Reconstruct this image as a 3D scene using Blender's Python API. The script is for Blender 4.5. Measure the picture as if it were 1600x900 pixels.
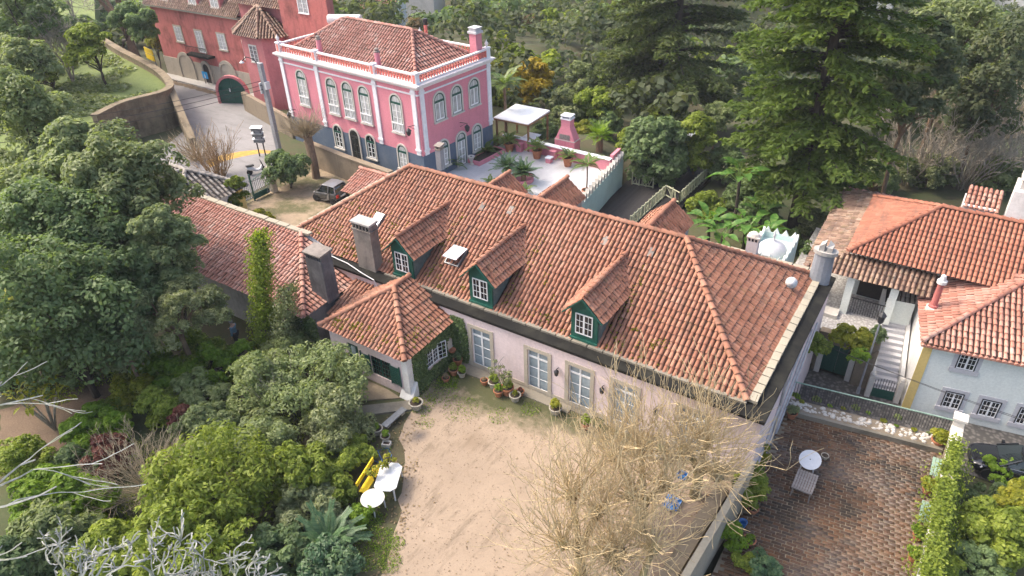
import bpy, bmesh, math, random
import numpy as np
from mathutils import Vector, Matrix
SC = bpy.context.scene
for o_ in list(bpy.data.objects): bpy.data.objects.remove(o_)
COL = SC.collection
R = math.radians
# ------------------------------------------------------------------ camera
CAMP = np.array([0., 0., 24.]); FPX = 1110.0
_y, _p, _r = R(-34.0), R(33.5), R(-1.9)
_f = np.array([math.sin(_y)*math.cos(_p), math.cos(_y)*math.cos(_p), -math.sin(_p)])
_r0 = np.array([math.cos(_y), -math.sin(_y), 0.]); _u0 = np.cross(_r0, _f)
CR = _r0*math.cos(_r)+_u0*math.sin(_r); CU = -_r0*math.sin(_r)+_u0*math.cos(_r); CF = _f
cam = bpy.data.cameras.new('camera'); camo = bpy.data.objects.new('camera', cam); COL.objects.link(camo)
cam.sensor_width = 36; cam.lens = FPX/1600*36; cam.clip_start = .3; cam.clip_end = 900
M_ = Matrix(((CR[0], CU[0], -CF[0], CAMP[0]), (CR[1], CU[1], -CF[1], CAMP[1]), (CR[2], CU[2], -CF[2], CAMP[2]), (0, 0, 0, 1)))
camo.matrix_world = M_; SC.camera = camo
def at(px, py, z=0.):
    d = CF+CR*(px-800)/FPX-CU*(py-450)/FPX
    return Vector(CAMP+d*((z-CAMP[2])/d[2]))
def px2m(P): return float((np.array(P)-CAMP)@CF)/FPX     # metres per photo pixel at P
# ------------------------------------------------------------------ light
SUN_H, SUN_E = R(-103), R(50)
w = bpy.data.worlds.new('World'); SC.world = w; w.use_nodes = True
nt = w.node_tree; sky = nt.nodes.new('ShaderNodeTexSky'); sky.sky_type = 'NISHITA'; sky.sun_disc = False
sky.sun_elevation = SUN_E; sky.sun_rotation = SUN_H; sky.dust_density = 6.0; sky.air_density = 1.0; sky.ozone_density = 1.0
bg = nt.nodes['Background']; bg.inputs[1].default_value = .15; nt.links.new(sky.outputs[0], bg.inputs[0])
sl = bpy.data.lights.new('sun', 'SUN'); sl.energy = .75; sl.angle = R(12.0); sl.color = (1, .93, .82)
so = bpy.data.objects.new('sun', sl); COL.objects.link(so)
sd = Vector((math.sin(SUN_H)*math.cos(SUN_E), math.cos(SUN_H)*math.cos(SUN_E), math.sin(SUN_E)))
so.rotation_euler = sd.to_track_quat('Z', 'Y').to_euler(); so.location = sd*200
SC.view_settings.view_transform = 'Standard'; SC.view_settings.look = 'None'; SC.view_settings.gamma = 1
SC.view_settings.exposure = 1.5
SC.cycles.use_denoising = True
SC.cycles.max_bounces = 6; SC.cycles.diffuse_bounces = 3; SC.cycles.transmission_bounces = 4; SC.cycles.volume_bounces = 0
SC.cycles.transparent_max_bounces = 4
# ------------------------------------------------------------------ materials
MATS = {}
class NT:
    def __init__(s, name):
        s.m = bpy.data.materials.new(name); s.m.use_nodes = True; s.t = s.m.node_tree
        s.b = s.t.nodes['Principled BSDF']; s.out = s.t.nodes['Material Output']; MATS[name] = s.m
    def n(s, typ, **kw):
        x = s.t.nodes.new(typ)
        for k, v in kw.items(): setattr(x, k, v)
        return x
    def l(s, a, b): s.t.links.new(a, b)
    def coord(s, scale=(1, 1, 1), kind='Object'):
        c = s.n('ShaderNodeTexCoord'); m = s.n('ShaderNodeMapping'); m.inputs['Scale'].default_value = scale
        s.l(c.outputs[kind], m.inputs[0]); return m.outputs[0]
    def noise(s, scale, detail=4, rough=.6, vec=None):
        x = s.n('ShaderNodeTexNoise'); x.inputs['Scale'].default_value = scale; x.inputs['Detail'].default_value = detail
        x.inputs['Roughness'].default_value = rough
        s.l(vec if vec is not None else s.coord(), x.inputs['Vector']); return x.outputs['Fac']
    def ramp(s, fac, stops):
        x = s.n('ShaderNodeValToRGB'); e = x.color_ramp.elements
        while len(e) < len(stops): e.new(.5)
        for q, (p, c) in zip(e, stops):
            q.position = p; q.color = (c, c, c, 1) if not hasattr(c, '__len__') else (*c, 1)
        s.l(fac, x.inputs[0]); return x.outputs[0]
    def mix(s, fac, a, b, bt='MIX'):
        x = s.n('ShaderNodeMixRGB', blend_type=bt)
        for i, q in enumerate((fac, a, b)):
            if hasattr(q, 'is_linked') or hasattr(q, 'links'): s.l(q, x.inputs[i])
            elif i == 0: x.inputs[0].default_value = q
            else: x.inputs[i].default_value = (*q, 1)
        return x.outputs[0]
    def math(s, op, a, b=0.):
        x = s.n('ShaderNodeMath', operation=op)
        for i, q in enumerate((a, b)):
            if hasattr(q, 'links'): s.l(q, x.inputs[i])
            else: x.inputs[i].default_value = q
        return x.outputs[0]
    def col(s, c):
        if hasattr(c, 'links'): s.l(c, s.b.inputs['Base Color'])
        else: s.b.inputs['Base Color'].default_value = (*c, 1)
    def rough(s, v):
        if hasattr(v, 'links'): s.l(v, s.b.inputs['Roughness'])
        else: s.b.inputs['Roughness'].default_value = v
    def bump(s, fac, strength=.3, dist=.05):
        x = s.n('ShaderNodeBump'); x.inputs['Strength'].default_value = strength; x.inputs['Distance'].default_value = dist
        s.l(fac, x.inputs['Height']); s.l(x.outputs[0], s.b.inputs['Normal'])
def dark(c, k): return tuple(v*k for v in c)
def simple(name, c, rough=.6, var=.18, scale=6, bump=.0, metal=0., spec=.4):
    t = NT(name); n = t.noise(scale); t.col(t.ramp(n, [(.3, dark(c, 1-var)), (.7, dark(c, 1+var))])); t.rough(rough)
    t.b.inputs['Metallic'].default_value = metal; t.b.inputs['Specular IOR Level'].default_value = spec
    if bump: t.bump(n, bump, .02)
    return t.m
def plaster(name, c, stain, amt=.5, streak=.5, rough=.85):
    t = NT(name); n1 = t.noise(.6, 6, .65); n2 = t.noise(9, 4, .7)
    st = t.noise(1.0, 5, .7, t.coord((3.0, 3.0, .35)))
    base = t.mix(t.ramp(n2, [(.3, 0.), (.75, 1.)]), dark(c, .88), dark(c, 1.08))
    f = t.mix(.5, t.ramp(n1, [(.48, 0.), (.72, amt)]), t.ramp(st, [(.5, 0.), (.72, streak)]), 'ADD')
    t.col(t.mix(f, base, stain)); t.rough(rough); t.b.inputs['Specular IOR Level'].default_value = .2; t.bump(n2, .25, .02); return t.m
def tilemat(name, ramp, moss=.0, lichen=.12, darkc=(.12, .075, .055)):
    t = NT(name); a = t.n('ShaderNodeAttribute', attribute_name='rnd'); oi = t.n('ShaderNodeObjectInfo')
    r = t.math('FRACT', t.math('ADD', a.outputs['Fac'], t.math('MULTIPLY', oi.outputs['Random'], 3.7)))
    geo = t.n('ShaderNodeNewGeometry'); P = geo.outputs['Position']
    n1 = t.noise(.35, 5, .6, P); n2 = t.noise(14, 4, .7, P); n3 = t.noise(1.7, 5, .7, P)
    k = t.mix(.45, r, t.ramp(n1, [(.3, 0.), (.7, 1.)]))
    c = t.ramp(k, ramp)
    c = t.mix(t.ramp(n2, [(.5, 0.), (.8, .4)]), c, darkc)
    c = t.mix(t.ramp(n3, [(.55, 0.), (.72, lichen*2.2)]), c, (.42, .36, .30))
    mp = t.n('ShaderNodeMapping'); mp.inputs['Scale'].default_value = (2.6, .45, .45); t.l(P, mp.inputs[0]); c = t.mix(t.ramp(t.noise(1., 5, .7, mp.outputs[0]), [(.5, 0.), (.7, .6)]), c, darkc)
    if moss:
        n4 = t.noise(2.6, 6, .7, P); c = t.mix(t.ramp(n4, [(.60-moss*.12, 0.), (.72, moss)]), c, (.13, .12, .03))
    t.col(c); t.rough(.72); t.bump(n2, .3, .02); return t.m
def leafmat(name, c1, c2, c3, tr=.35, rough=.45, spec=.35):
    t = NT(name); a = t.n('ShaderNodeAttribute', attribute_name='rnd'); oi = t.n('ShaderNodeObjectInfo')
    n1 = t.noise(.8, 3, .5)
    k = t.math('ADD', t.math('MULTIPLY', a.outputs['Fac'], .65), t.math('MULTIPLY', n1, .35))
    c = t.ramp(k, [(.15, c1), (.5, c2), (.85, c3)])
    hs = t.n('ShaderNodeHueSaturation'); t.l(c, hs.inputs['Color'])
    hs.inputs['Saturation'].default_value = 1.02
    v = t.math('ADD', t.math('MULTIPLY', oi.outputs['Random'], .24), .88); t.l(v, hs.inputs['Value'])
    t.col(hs.outputs[0]); t.rough(rough); t.b.inputs['Specular IOR Level'].default_value = spec
    tl = t.n('ShaderNodeBsdfTranslucent'); g = t.mix(1., hs.outputs[0], (1.25, 1.3, .55), 'MULTIPLY'); t.l(g, tl.inputs[0])
    mx = t.n('ShaderNodeMixShader'); mx.inputs[0].default_value = tr
    t.l(t.b.outputs[0], mx.inputs[1]); t.l(tl.outputs[0], mx.inputs[2]); t.l(mx.outputs[0], t.out.inputs[0]); return t.m
def glass(name, c, rough=.08, spec=.6):
    t = NT(name); n = t.noise(1.3, 3); oi = t.n('ShaderNodeObjectInfo')
    t.col(t.mix(t.math('MULTIPLY', oi.outputs['Random'], .5), t.ramp(n, [(.35, dark(c, .6)), (.65, dark(c, 1.2))]), dark(c, .55)))
    t.rough(rough); t.b.inputs['Specular IOR Level'].default_value = spec; return t.m
# ------------------------------------------------------------------ mesh building
class MB:
    def __init__(s, T=None): s.v = []; s.f = []; s.T = T
    def add(s, vs, fs):
        k = len(s.v)
        s.v += [tuple(s.T @ Vector(q)) for q in vs] if s.T is not None else [tuple(q) for q in vs]
        s.f += [tuple(i+k for i in f) for f in fs]; return s
    def box(s, x0, x1, y0, y1, z0, z1):
        return s.add([(x0, y0, z0), (x1, y0, z0), (x1, y1, z0), (x0, y1, z0), (x0, y0, z1), (x1, y0, z1), (x1, y1, z1), (x0, y1, z1)],
                     [(3, 2, 1, 0), (4, 5, 6, 7), (0, 1, 5, 4), (1, 2, 6, 5), (2, 3, 7, 6), (3, 0, 4, 7)])
    def obox(s, c, sx, sy, sz, rz=0., tilt=None):
        m = Matrix.Translation(Vector(c)) @ Matrix.Rotation(rz, 4, 'Z')
        if tilt: m = m @ Matrix.Rotation(tilt[1], 4, tilt[0])
        vs = [m @ Vector((a*sx/2, b*sy/2, d*sz/2)) for d in (-1, 1) for a, b in ((-1, -1), (1, -1), (1, 1), (-1, 1))]
        return s.add(vs, [(3, 2, 1, 0), (4, 5, 6, 7), (0, 1, 5, 4), (1, 2, 6, 5), (2, 3, 7, 6), (3, 0, 4, 7)])
    def bar(s, a, b, w, h=None, up=(0, 0, 1)):
        a = Vector(a); b = Vector(b); h = h or w; d = (b-a).normalized(); u = Vector(up)
        if abs(d.dot(u)) > .97: u = Vector((1, 0, 0))
        sx = d.cross(u).normalized(); sz = sx.cross(d)
        vs = [q+sx*i*w/2+sz*j*h/2 for q in (a, b) for i, j in ((-1, -1), (1, -1), (1, 1), (-1, 1))]
        return s.add(vs, [(3, 2, 1, 0), (4, 5, 6, 7), (0, 1, 5, 4), (1, 2, 6, 5), (2, 3, 7, 6), (3, 0, 4, 7)])
    def prism(s, poly, z0, z1):
        n = len(poly); z0 = z0 if hasattr(z0, '__len__') else [z0]*n; z1 = z1 if hasattr(z1, '__len__') else [z1]*n
        vs = [(p[0], p[1], a) for p, a in zip(poly, z0)]+[(p[0], p[1], a) for p, a in zip(poly, z1)]
        return s.add(vs, [tuple(range(n))[::-1], tuple(range(n, 2*n))]+[(i, (i+1) % n, (i+1) % n+n, i+n) for i in range(n)])
    def xz(s, poly, y0, y1):
        n = len(poly); vs = [(p[0], y0, p[1]) for p in poly]+[(p[0], y1, p[1]) for p in poly]
        return s.add(vs, [tuple(range(n)), tuple(range(n, 2*n))[::-1]]+[(i, i+n, (i+1) % n+n, (i+1) % n) for i in range(n)])
    def poly(s, pts): return s.add(pts, [tuple(range(len(pts)))])
    def tube(s, pts, rad, n=6, cap=True):
        pts = [Vector(p) for p in pts]; k = len(pts); rad = rad if hasattr(rad, '__len__') else [rad]*k
        vs = []; prev = None
        for i, p in enumerate(pts):
            d = (pts[min(i+1, k-1)]-pts[max(i-1, 0)])
            if d.length < 1e-6: d = Vector((0, 0, 1))
            d.normalize(); r = prev if prev is not None else (Vector((1, 0, 0)) if abs(d.x) < .8 else Vector((0, 1, 0)))
            a = (r-d*r.dot(d)).normalized(); b = d.cross(a); prev = a
            for j in range(n):
                t = 2*math.pi*j/n; vs.append(p+(a*math.cos(t)+b*math.sin(t))*rad[i])
        fs = [(i*n+j, i*n+(j+1) % n, (i+1)*n+(j+1) % n, (i+1)*n+j) for i in range(k-1) for j in range(n)]
        if cap and n > 3: fs += [tuple(range(n))[::-1], tuple(range((k-1)*n, k*n))]
        return s.add(vs, fs)
    def lathe(s, prof, n=16, c=(0, 0, 0), sx=1., sy=1.):
        vs = []; k = len(prof)
        for r, z in prof:
            for j in range(n):
                t = 2*math.pi*j/n; vs.append((c[0]+r*sx*math.cos(t), c[1]+r*sy*math.sin(t), c[2]+z))
        fs = [(i*n+j, i*n+(j+1) % n, (i+1)*n+(j+1) % n, (i+1)*n+j) for i in range(k-1) for j in range(n)]
        if prof[0][0] > 1e-4: fs.append(tuple(range(n))[::-1])
        if prof[-1][0] > 1e-4: fs.append(tuple(range((k-1)*n, k*n)))
        return s.add(vs, fs)
    def mesh(s, name, off=(0, 0, 0), smooth=False):
        me = bpy.data.meshes.new(name); ox, oy, oz = off
        me.from_pydata([(a-ox, b-oy, c-oz) for a, b, c in s.v], [], s.f); me.validate()
        if smooth: me.shade_smooth()
        me.update(); return me
    def build(s, name, m=None, parent=None, off=(0, 0, 0), smooth=False, bevel=0):
        return link(name, s.mesh(name, off, smooth), m, parent, bevel=bevel)
def link(name, me, m=None, parent=None, loc=None, rz=None, bevel=0, M=None):
    o = bpy.data.objects.new(name, me); COL.objects.link(o)
    if m is not None and me is not None and not me.materials: me.materials.append(MATS[m])
    if parent is not None: o.parent = parent
    if loc is not None: o.location = loc
    if rz is not None: o.rotation_euler = (0, 0, rz)
    if M is not None: o.matrix_local = M
    if bevel:
        b = o.modifiers.new('bevel', 'BEVEL'); b.width = bevel; b.segments = 2; b.limit_method = 'ANGLE'
    return o
def tag(o, label=None, cat=None, group=None, kind=None):
    if label: o['label'] = label
    if cat: o['category'] = cat
    if group: o['group'] = group
    if kind: o['kind'] = kind
    return o
def thing(name, label, cat, loc=(0, 0, 0), rz=0., group=None):
    o = bpy.data.objects.new(name, None); COL.objects.link(o); o.location = loc; o.rotation_euler = (0, 0, rz)
    o.empty_display_size = .3
    return tag(o, label, cat, group)
def np_mesh(name, V, F, rnd=None, smooth=False):
    me = bpy.data.meshes.new(name); V = np.asarray(V, np.float32); F = np.asarray(F, np.int32); k = F.shape[1]
    me.vertices.add(len(V)); me.vertices.foreach_set('co', V.ravel())
    me.loops.add(F.size); me.loops.foreach_set('vertex_index', F.ravel())
    me.polygons.add(len(F)); me.polygons.foreach_set('loop_start', np.arange(len(F), dtype=np.int32)*k)
    if rnd is not None:
        a = me.attributes.new('rnd', 'FLOAT', 'FACE'); a.data.foreach_set('value', np.asarray(rnd, np.float32))
    me.update(calc_edges=True)
    if smooth: me.shade_smooth()
    return me
# ------------------------------------------------------------------ pieces: tiles, bricks
def tile_proto(rl=.096, ru=.078, L=.44, n=5, lift=.055):
    V = []
    for y, r, z in ((0., rl, lift), (L, ru, .008)):
        for j in range(n):
            t = math.pi*j/(n-1); V.append((r*math.cos(t), y, z-.02+r*.85*math.sin(t)))
    F = [(j, j+1, n+j+1, n+j) for j in range(n-1)]
    return np.array(V), np.array(F)
TV, TF = tile_proto()
RV, RF = tile_proto(.15, .125, .46, 6, .06)
def pieces(frames, PV, PF, name, m, parent, off, nind=0, rest_name=None, seed=1):
    """frames: list of (origin,U,V,N); the nind nearest the camera become objects, the rest one joined part"""
    if not frames: return
    rng = np.random.default_rng(seed)
    O = np.array([f[0] for f in frames]); U = np.array([f[1] for f in frames]); W = np.array([f[2] for f in frames]); N = np.array([f[3] for f in frames])
    offa = np.array(off); rnd = rng.random(len(O))
    order = np.argsort(np.linalg.norm(O+offa*0-CAMP, axis=1)); ind = order[:nind]; rest = order[nind:]
    if len(ind):
        me = np_mesh(name, PV, PF, np.zeros(len(PF))); me.materials.append(MATS[m])
        for i in ind:
            o = O[i]-offa
            link(name, me, None, parent, M=Matrix(((U[i][0], W[i][0], N[i][0], o[0]), (U[i][1], W[i][1], N[i][1], o[1]), (U[i][2], W[i][2], N[i][2], o[2]), (0, 0, 0, 1))))
    if len(rest):
        k = len(PV)
        V = (O[rest]-offa)[:, None, :]+PV[None, :, 0:1]*U[rest][:, None, :]+PV[None, :, 1:2]*W[rest][:, None, :]+PV[None, :, 2:3]*N[rest][:, None, :]
        F = (np.arange(len(rest))*k)[:, None, None]+PF[None]
        me = np_mesh(rest_name or name, V.reshape(-1, 3), F.reshape(-1, PF.shape[1]), np.repeat(rnd[rest], len(PF)))
        me.materials.append(MATS[m]); o = link(rest_name or name, me, None, parent); o['kind'] = 'stuff'
def slope_frames(pts, sp=.235, step=.37, seed=0, jit=1., skip=None):
    rng = np.random.default_rng(seed); P = [np.array(p, float) for p in pts]
    U = P[1]-P[0]; eL = np.linalg.norm(U); U /= eL; N = np.cross(U, P[2]-P[0]); N /= np.linalg.norm(N)
    if N[2] < 0: N = -N
    V = np.cross(N, U); Q = [((p-P[0])@U, (p-P[0])@V) for p in P]; out = []
    u0 = min(q[0] for q in Q); u1 = max(q[0] for q in Q); nc = max(1, int(round((u1-u0)/sp))); n = len(Q)
    for i in range(nc):
        u = u0+(i+.5)*(u1-u0)/nc; hs = []
        for a in range(n):
            (x0, y0), (x1, y1) = Q[a], Q[(a+1) % n]
            if (x0-u)*(x1-u) <= 0 and abs(x1-x0) > 1e-6: hs.append(y0+(y1-y0)*(u-x0)/(x1-x0))
        if len(hs) < 2: continue
        lo, hi = min(hs), max(hs); v = lo-.06; first = True
        while v < hi-.08:
            o = P[0]+U*(u+rng.normal(0, .008*jit))+V*(v+rng.normal(0, .012*jit))+N*rng.normal(0, .006*jit)
            if not (skip and skip(o)):
                a = rng.normal(0, .018*jit); L = min(1., (hi-v+.05)/.44)
                U2 = U*math.cos(a)+V*math.sin(a); V2 = V*math.cos(a)-U*math.sin(a)
                if V[2] >= -1: out.append((o, U2, V2*L, N))
            v += step
    return out
def ridge_frames(a, b, step=.4, lift=.06, seed=0):
    a = np.array(a, float); b = np.array(b, float); d = b-a; L = np.linalg.norm(d); V = d/L; up = np.array([0, 0, 1.])
    U = np.cross(V, up); U /= np.linalg.norm(U); N = np.cross(U, V); rng = np.random.default_rng(seed); k = max(1, int(L/step)); out = []
    for i in range(k): out.append((a+V*(i*L/k)+N*(lift+rng.normal(0, .008)), U, V, N))
    return out
def tiled(parent, off, faces, ridges, m, nind=0, seed=1, deck='tile_bed', sp=.235, skip=None, nridge=150, step=.37, jit=1.):
    fr = []; mb = MB()
    for i, p in enumerate(faces):
        fr += slope_frames(p, sp=sp, seed=seed+i, skip=skip, step=step, jit=jit)
        mb.poly([(q[0], q[1], q[2]) for q in p])
    mb.build('roof_bed', deck, parent, off)
    pieces(fr, TV, TF, 'roof_tile', m, parent, off, nind, 'roof_tiles', seed)
    rf = []
    for i, (a, b) in enumerate(ridges): rf += ridge_frames(a, b, seed=seed+40+i)
    pieces(rf, RV, RF, 'ridge_tile', m, parent, off, nridge, 'ridge_tiles', seed+7)
def brickbox(w, l, h, b=.012):
    V = [(-w/2, 0, 0), (w/2, 0, 0), (w/2, l, 0), (-w/2, l, 0), (-w/2+b, b, h), (w/2-b, b, h), (w/2-b, l-b, h), (-w/2+b, l-b, h)]
    F = [(0, 1, 5, 4), (1, 2, 6, 5), (2, 3, 7, 6), (3, 0, 4, 7), (4, 5, 6, 7)]
    return np.array(V, float), np.array(F)
def stones_along(a, b, parent, off, m, name='coping_stone', L=.55, wd=.4, h=.16, seed=0, z=0.):
    """a row of separate coping stones from a to b"""
    rng = random.Random(seed); a = Vector(a); b = Vector(b); d = b-a; n = max(1, int(d.length/L)); u = d/n; ang = math.atan2(d.y, d.x)
    me = None
    for i in range(n):
        if me is None or i % 4 == 0:
            mb = MB(); l = u.length-.05
            mb.prism([(-l/2, -wd/2), (l/2, -wd/2*rng.uniform(.9, 1)), (l/2, wd/2), (-l/2*rng.uniform(.92, 1), wd/2)], 0, [h*rng.uniform(.8, 1.1) for _ in range(4)])
            me = mb.mesh(name); me.materials.append(MATS[m])
        p = a+u*(i+.5)-Vector(off); p.z += rng.uniform(-.015, .015)
        o = link(name, me, None, parent, loc=p, rz=ang+rng.uniform(-.02, .02))
# ------------------------------------------------------------------ windows (local frame: x right, z up, outside = -y, origin bottom centre)
_wc = {}
def cached(key, fn):
    if key not in _wc: _wc[key] = fn()
    return _wc[key]
def path_arch(w, h, n=10):
    hs = h-w/2
    return [(-w/2, 0), (-w/2, hs)]+[(-w/2*math.cos(math.pi*i/n), hs+w/2*math.sin(math.pi*i/n)) for i in range(1, n)]+[(w/2, hs), (w/2, 0)]
def ring_mesh(inner, outer, y0, y1):
    n = len(inner); mb = MB(); vs = []
    for p, q in zip(inner, outer): vs += [(p[0], y0, p[1]), (q[0], y0, q[1]), (p[0], y1, p[1]), (q[0], y1, q[1])]
    fs = []
    for i in range(n-1):
        a = i*4; b = a+4
        fs += [(a, a+1, b+1, b), (a+1, a+3, b+3, b+1), (a+2, a, b, b+2)]
    fs += [(0, 2, 3, 1), ((n-1)*4, (n-1)*4+1, (n-1)*4+3, (n-1)*4+2)]
    return mb.add(vs, fs)
def arch_window(parent, loc, rz, w, h, surround='stone', frame='dark_green', pane='pane_pale', sash='white_paint', st=.14, name='window', sill=True, balcony=None, proud=.07, leaf='white_paint', bars=2):
    inn = path_arch(w, h); out = path_arch(w+2*st, h+st)
    o = link(name, cached(('as', w, h, st, proud, surround), lambda: ring_mesh(inn, out, -proud, .02).mesh('window_surround')), surround, parent, loc, rz)
    hs = h-w/2
    i2 = path_arch(w-.2, h-.1)
    link('frame', cached(('af', w, h, frame), lambda: ring_mesh(i2, inn, -.035, .0).box(-w/2, w/2, -.04, 0, hs-.16, hs+.02).mesh('frame')), frame, o)
    link('glass', cached(('ag', w, h, pane), lambda: MB().poly([(p[0], -.012, p[1]) for p in inn]).mesh('glass')), pane, o)
    def sm():
        mb = MB(); ww = w-.2
        mb.box(-ww/2, -ww/2+.06, -.034, -.013, .05, hs-.13).box(ww/2-.06, ww/2, -.034, -.013, .05, hs-.13)
        mb.box(-.05, .05, -.036, -.013, .05, hs-.13).box(-ww/2, ww/2, -.032, -.013, .05, .16).box(-ww/2, ww/2, -.033, -.013, hs-.19, hs-.13)
        for q in range(1, bars+1):
            zz = .16+(hs-.35)*q/(bars+1); mb.box(-ww/2+.061, -.051, -.03, -.013, zz-.015, zz+.015).box(.051, ww/2-.061, -.03, -.013, zz-.015, zz+.015)
        mb.box(-.015, .015, -.03, -.013, hs+.03, h-.1)
        return mb.mesh('sash')
    link('sash', cached(('ash', w, h, sash, bars), sm), sash, o)
    if sill: link('sill', cached(('sl', w, surround), lambda: MB().box(-w/2-st-.04, w/2+st+.04, -.16, .0, -.12, 0).mesh('sill')), surround, o)
    if balcony:
        def bm():
            mb = MB(); W = w+.1
            mb.box(-W/2, W/2, -.13, -.07, .72, .80).box(-W/2, W/2, -.13, -.07, .04, .11)
            for q in range(7): x = -W/2+.05+q*(W-.1)/6; mb.box(x-.025, x+.025, -.118, -.082, .11, .72)
            return mb.mesh('balustrade')
        link('balustrade', cached(('ab', w), bm), balcony, o)
    return o
def rect_window(parent, loc, rz, w, h, cols=2, rows=3, leaves=2, surround=None, frame='white_paint', pane='pane_dark', st=.12, proud=.05, sill=True, name='window', each=False, edge=None, depth=0., transom=0.):
    """depth>0 sets the sash back into an opening of the wall"""
    inn = [(-w/2, 0), (-w/2, h), (w/2, h), (w/2, 0)]
    d = depth
    def fm():
        mb = MB(); a = .042; lw = (w)/leaves; top = h-transom
        for L in range(leaves):
            x0 = -w/2+L*lw; x1 = x0+lw
            mb.box(x0, x0+a, d-.05, d, 0, h).box(x1-a, x1, d-.05, d, 0, h).box(x0+a, x1-a, d-.05, d, 0, a+(.12 if h > 2 else 0)).box(x0+a, x1-a, d-.05, d, h-a, h)
            if transom: mb.box(x0+a, x1-a, d-.055, d, top-.05, top+.05)
            zz0 = a+(.12 if h > 2 else 0); zz1 = (top-.05) if transom else h-a
            for q in range(1, cols): xx = x0+a+(lw-2*a)*q/cols; mb.box(xx-.008, xx+.008, d-.045, d, zz0, zz1)
            for q in range(1, rows): zz = zz0+(zz1-zz0)*q/rows; mb.box(x0+a, x1-a, d-.044, d, zz-.009, zz+.009)
        return mb.mesh('frame')
    key = (w, h, cols, rows, leaves, d, transom)
    o = link(name, cached(('rf', key, frame), fm), frame, parent, loc, rz)
    if each:
        lw = w/leaves; top = h-transom; a = .05
        for L in range(leaves):
            x0 = -w/2+L*lw+a; x1 = x0+lw-2*a; z0 = a+.12; z1 = top-.05
            cells = [(x0, x1, z0+(z1-z0)*q/rows, z0+(z1-z0)*(q+1)/rows) for q in range(rows)]
            if transom: cells.append((x0, x1, top+.05, h-a))
            for (p, q, r_, s_) in cells:
                link('pane', cached(('pn', round(q-p, 3), round(s_-r_, 3), pane), lambda: MB().box(-(q-p)/2, (q-p)/2, -.004, .004, 0, s_-r_).mesh('pane')), pane, o, ((p+q)/2, d-.02, r_))
    else:
        link('glass', cached(('rg', w, h, d, pane), lambda: MB().poly([(p[0], d-.02, p[1]) for p in inn]).mesh('glass')), pane, o)
    if surround:
        outp = [(-w/2-st, -st if sill else 0), (-w/2-st, h+st), (w/2+st, h+st), (w/2+st, -st if sill else 0)]
        def sm():
            mb = ring_mesh(inn, outp, -proud, .01)
            if sill: mb.box(-w/2-st-.03, w/2+st+.03, -proud-.06, .0, -st-.01, -.004)
            return mb.mesh('surround')
        link('surround', cached(('rs', w, h, st, proud, surround, sill), sm), surround, o)
    if edge:
        e = .05; o2 = [(-w/2-e, -e), (-w/2-e, h+e), (w/2+e, h+e), (w/2+e, -e)]
        link('outer_frame', cached(('re', w, h, edge), lambda: ring_mesh(inn, o2, -.062, .01).box(-w/2-e, w/2+e, -.062, .01, -e, 0).mesh('outer_frame')), edge, o)
    return o
def wall_open(mb, a, b, z0, z1, ops, depth=.16):
    """wall face from a to b (outside to the right of a->b seen from above is -normal); ops: (u0,u1,v0,v1)"""
    a = Vector((a[0], a[1], 0)); b = Vector((b[0], b[1], 0)); d = (b-a); L = d.length; d.normalize(); nin = Vector((-d.y, d.x, 0))
    us = sorted({0., L} | {q for o in ops for q in o[:2]}); vs = sorted({z0, z1} | {q for o in ops for q in o[2:]})
    P = lambda u, v, k=0.: tuple(a+d*u+nin*k+Vector((0, 0, v)))
    for i in range(len(us)-1):
        for j in range(len(vs)-1):
            cu, cv = (us[i]+us[i+1])/2, (vs[j]+vs[j+1])/2
            if any(o[0] < cu < o[1] and o[2] < cv < o[3] for o in ops): continue
            mb.poly([P(us[i], vs[j]), P(us[i+1], vs[j]), P(us[i+1], vs[j+1]), P(us[i], vs[j+1])])
    for u0, u1, v0, v1 in ops:
        mb.poly([P(u0, v0), P(u0, v0, depth), P(u0, v1, depth), P(u0, v1)]).poly([P(u1, v0), P(u1, v1), P(u1, v1, depth), P(u1, v0, depth)])
        mb.poly([P(u0, v1), P(u0, v1, depth), P(u1, v1, depth), P(u1, v1)]).poly([P(u0, v0), P(u1, v0), P(u1, v0, depth), P(u0, v0, depth)])
    return mb
# ------------------------------------------------------------------ material set
TERRA = [(.0, (.20, .078, .044)), (.3, (.29, .118, .066)), (.6, (.355, .155, .092)), (.9, (.42, .205, .13)), (1., (.38, .24, .165))]
tilemat('tile_main', TERRA, moss=.45, lichen=.07)
tilemat('tile_clean', [(.0, (.27, .095, .055)), (.5, (.36, .135, .078)), (1., (.42, .18, .11))], moss=.0, lichen=.05)
tilemat('tile_pale', [(.0, (.32, .12, .08)), (.4, (.44, .19, .13)), (.8, (.52, .28, .21)), (1., (.60, .42, .34))], moss=.0, lichen=.25)
tilemat('tile_old', [(.0, (.10, .07, .05)), (.4, (.22, .13, .09)), (.8, (.34, .22, .15)), (1., (.40, .30, .22))], moss=.6, lichen=.35)
tilemat('tile_grey', [(.0, (.14, .12, .10)), (.4, (.28, .25, .21)), (.8, (.42, .38, .33)), (1., (.50, .45, .38))], moss=.3, lichen=.4)
tilemat('tile_pink_house', [(.0, (.22, .09, .07)), (.4, (.36, .15, .11)), (.8, (.46, .24, .19)), (1., (.60, .45, .40))], moss=.0, lichen=.25)
simple('tile_bed', (.05, .024, .016), .9, .35, 8)
simple('tile_bed_grey', (.055, .045, .038), .9, .35, 8)
plaster('wall_main', (.72, .60, .59), (.44, .35, .33), .4, .45)
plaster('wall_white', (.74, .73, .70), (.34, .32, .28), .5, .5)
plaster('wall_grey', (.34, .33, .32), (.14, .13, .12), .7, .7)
plaster('wall_pink', (.70, .26, .31), (.46, .18, .21), .35, .45)
plaster('wall_red', (.50, .165, .145), (.12, .055, .05), .75, .9)
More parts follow.
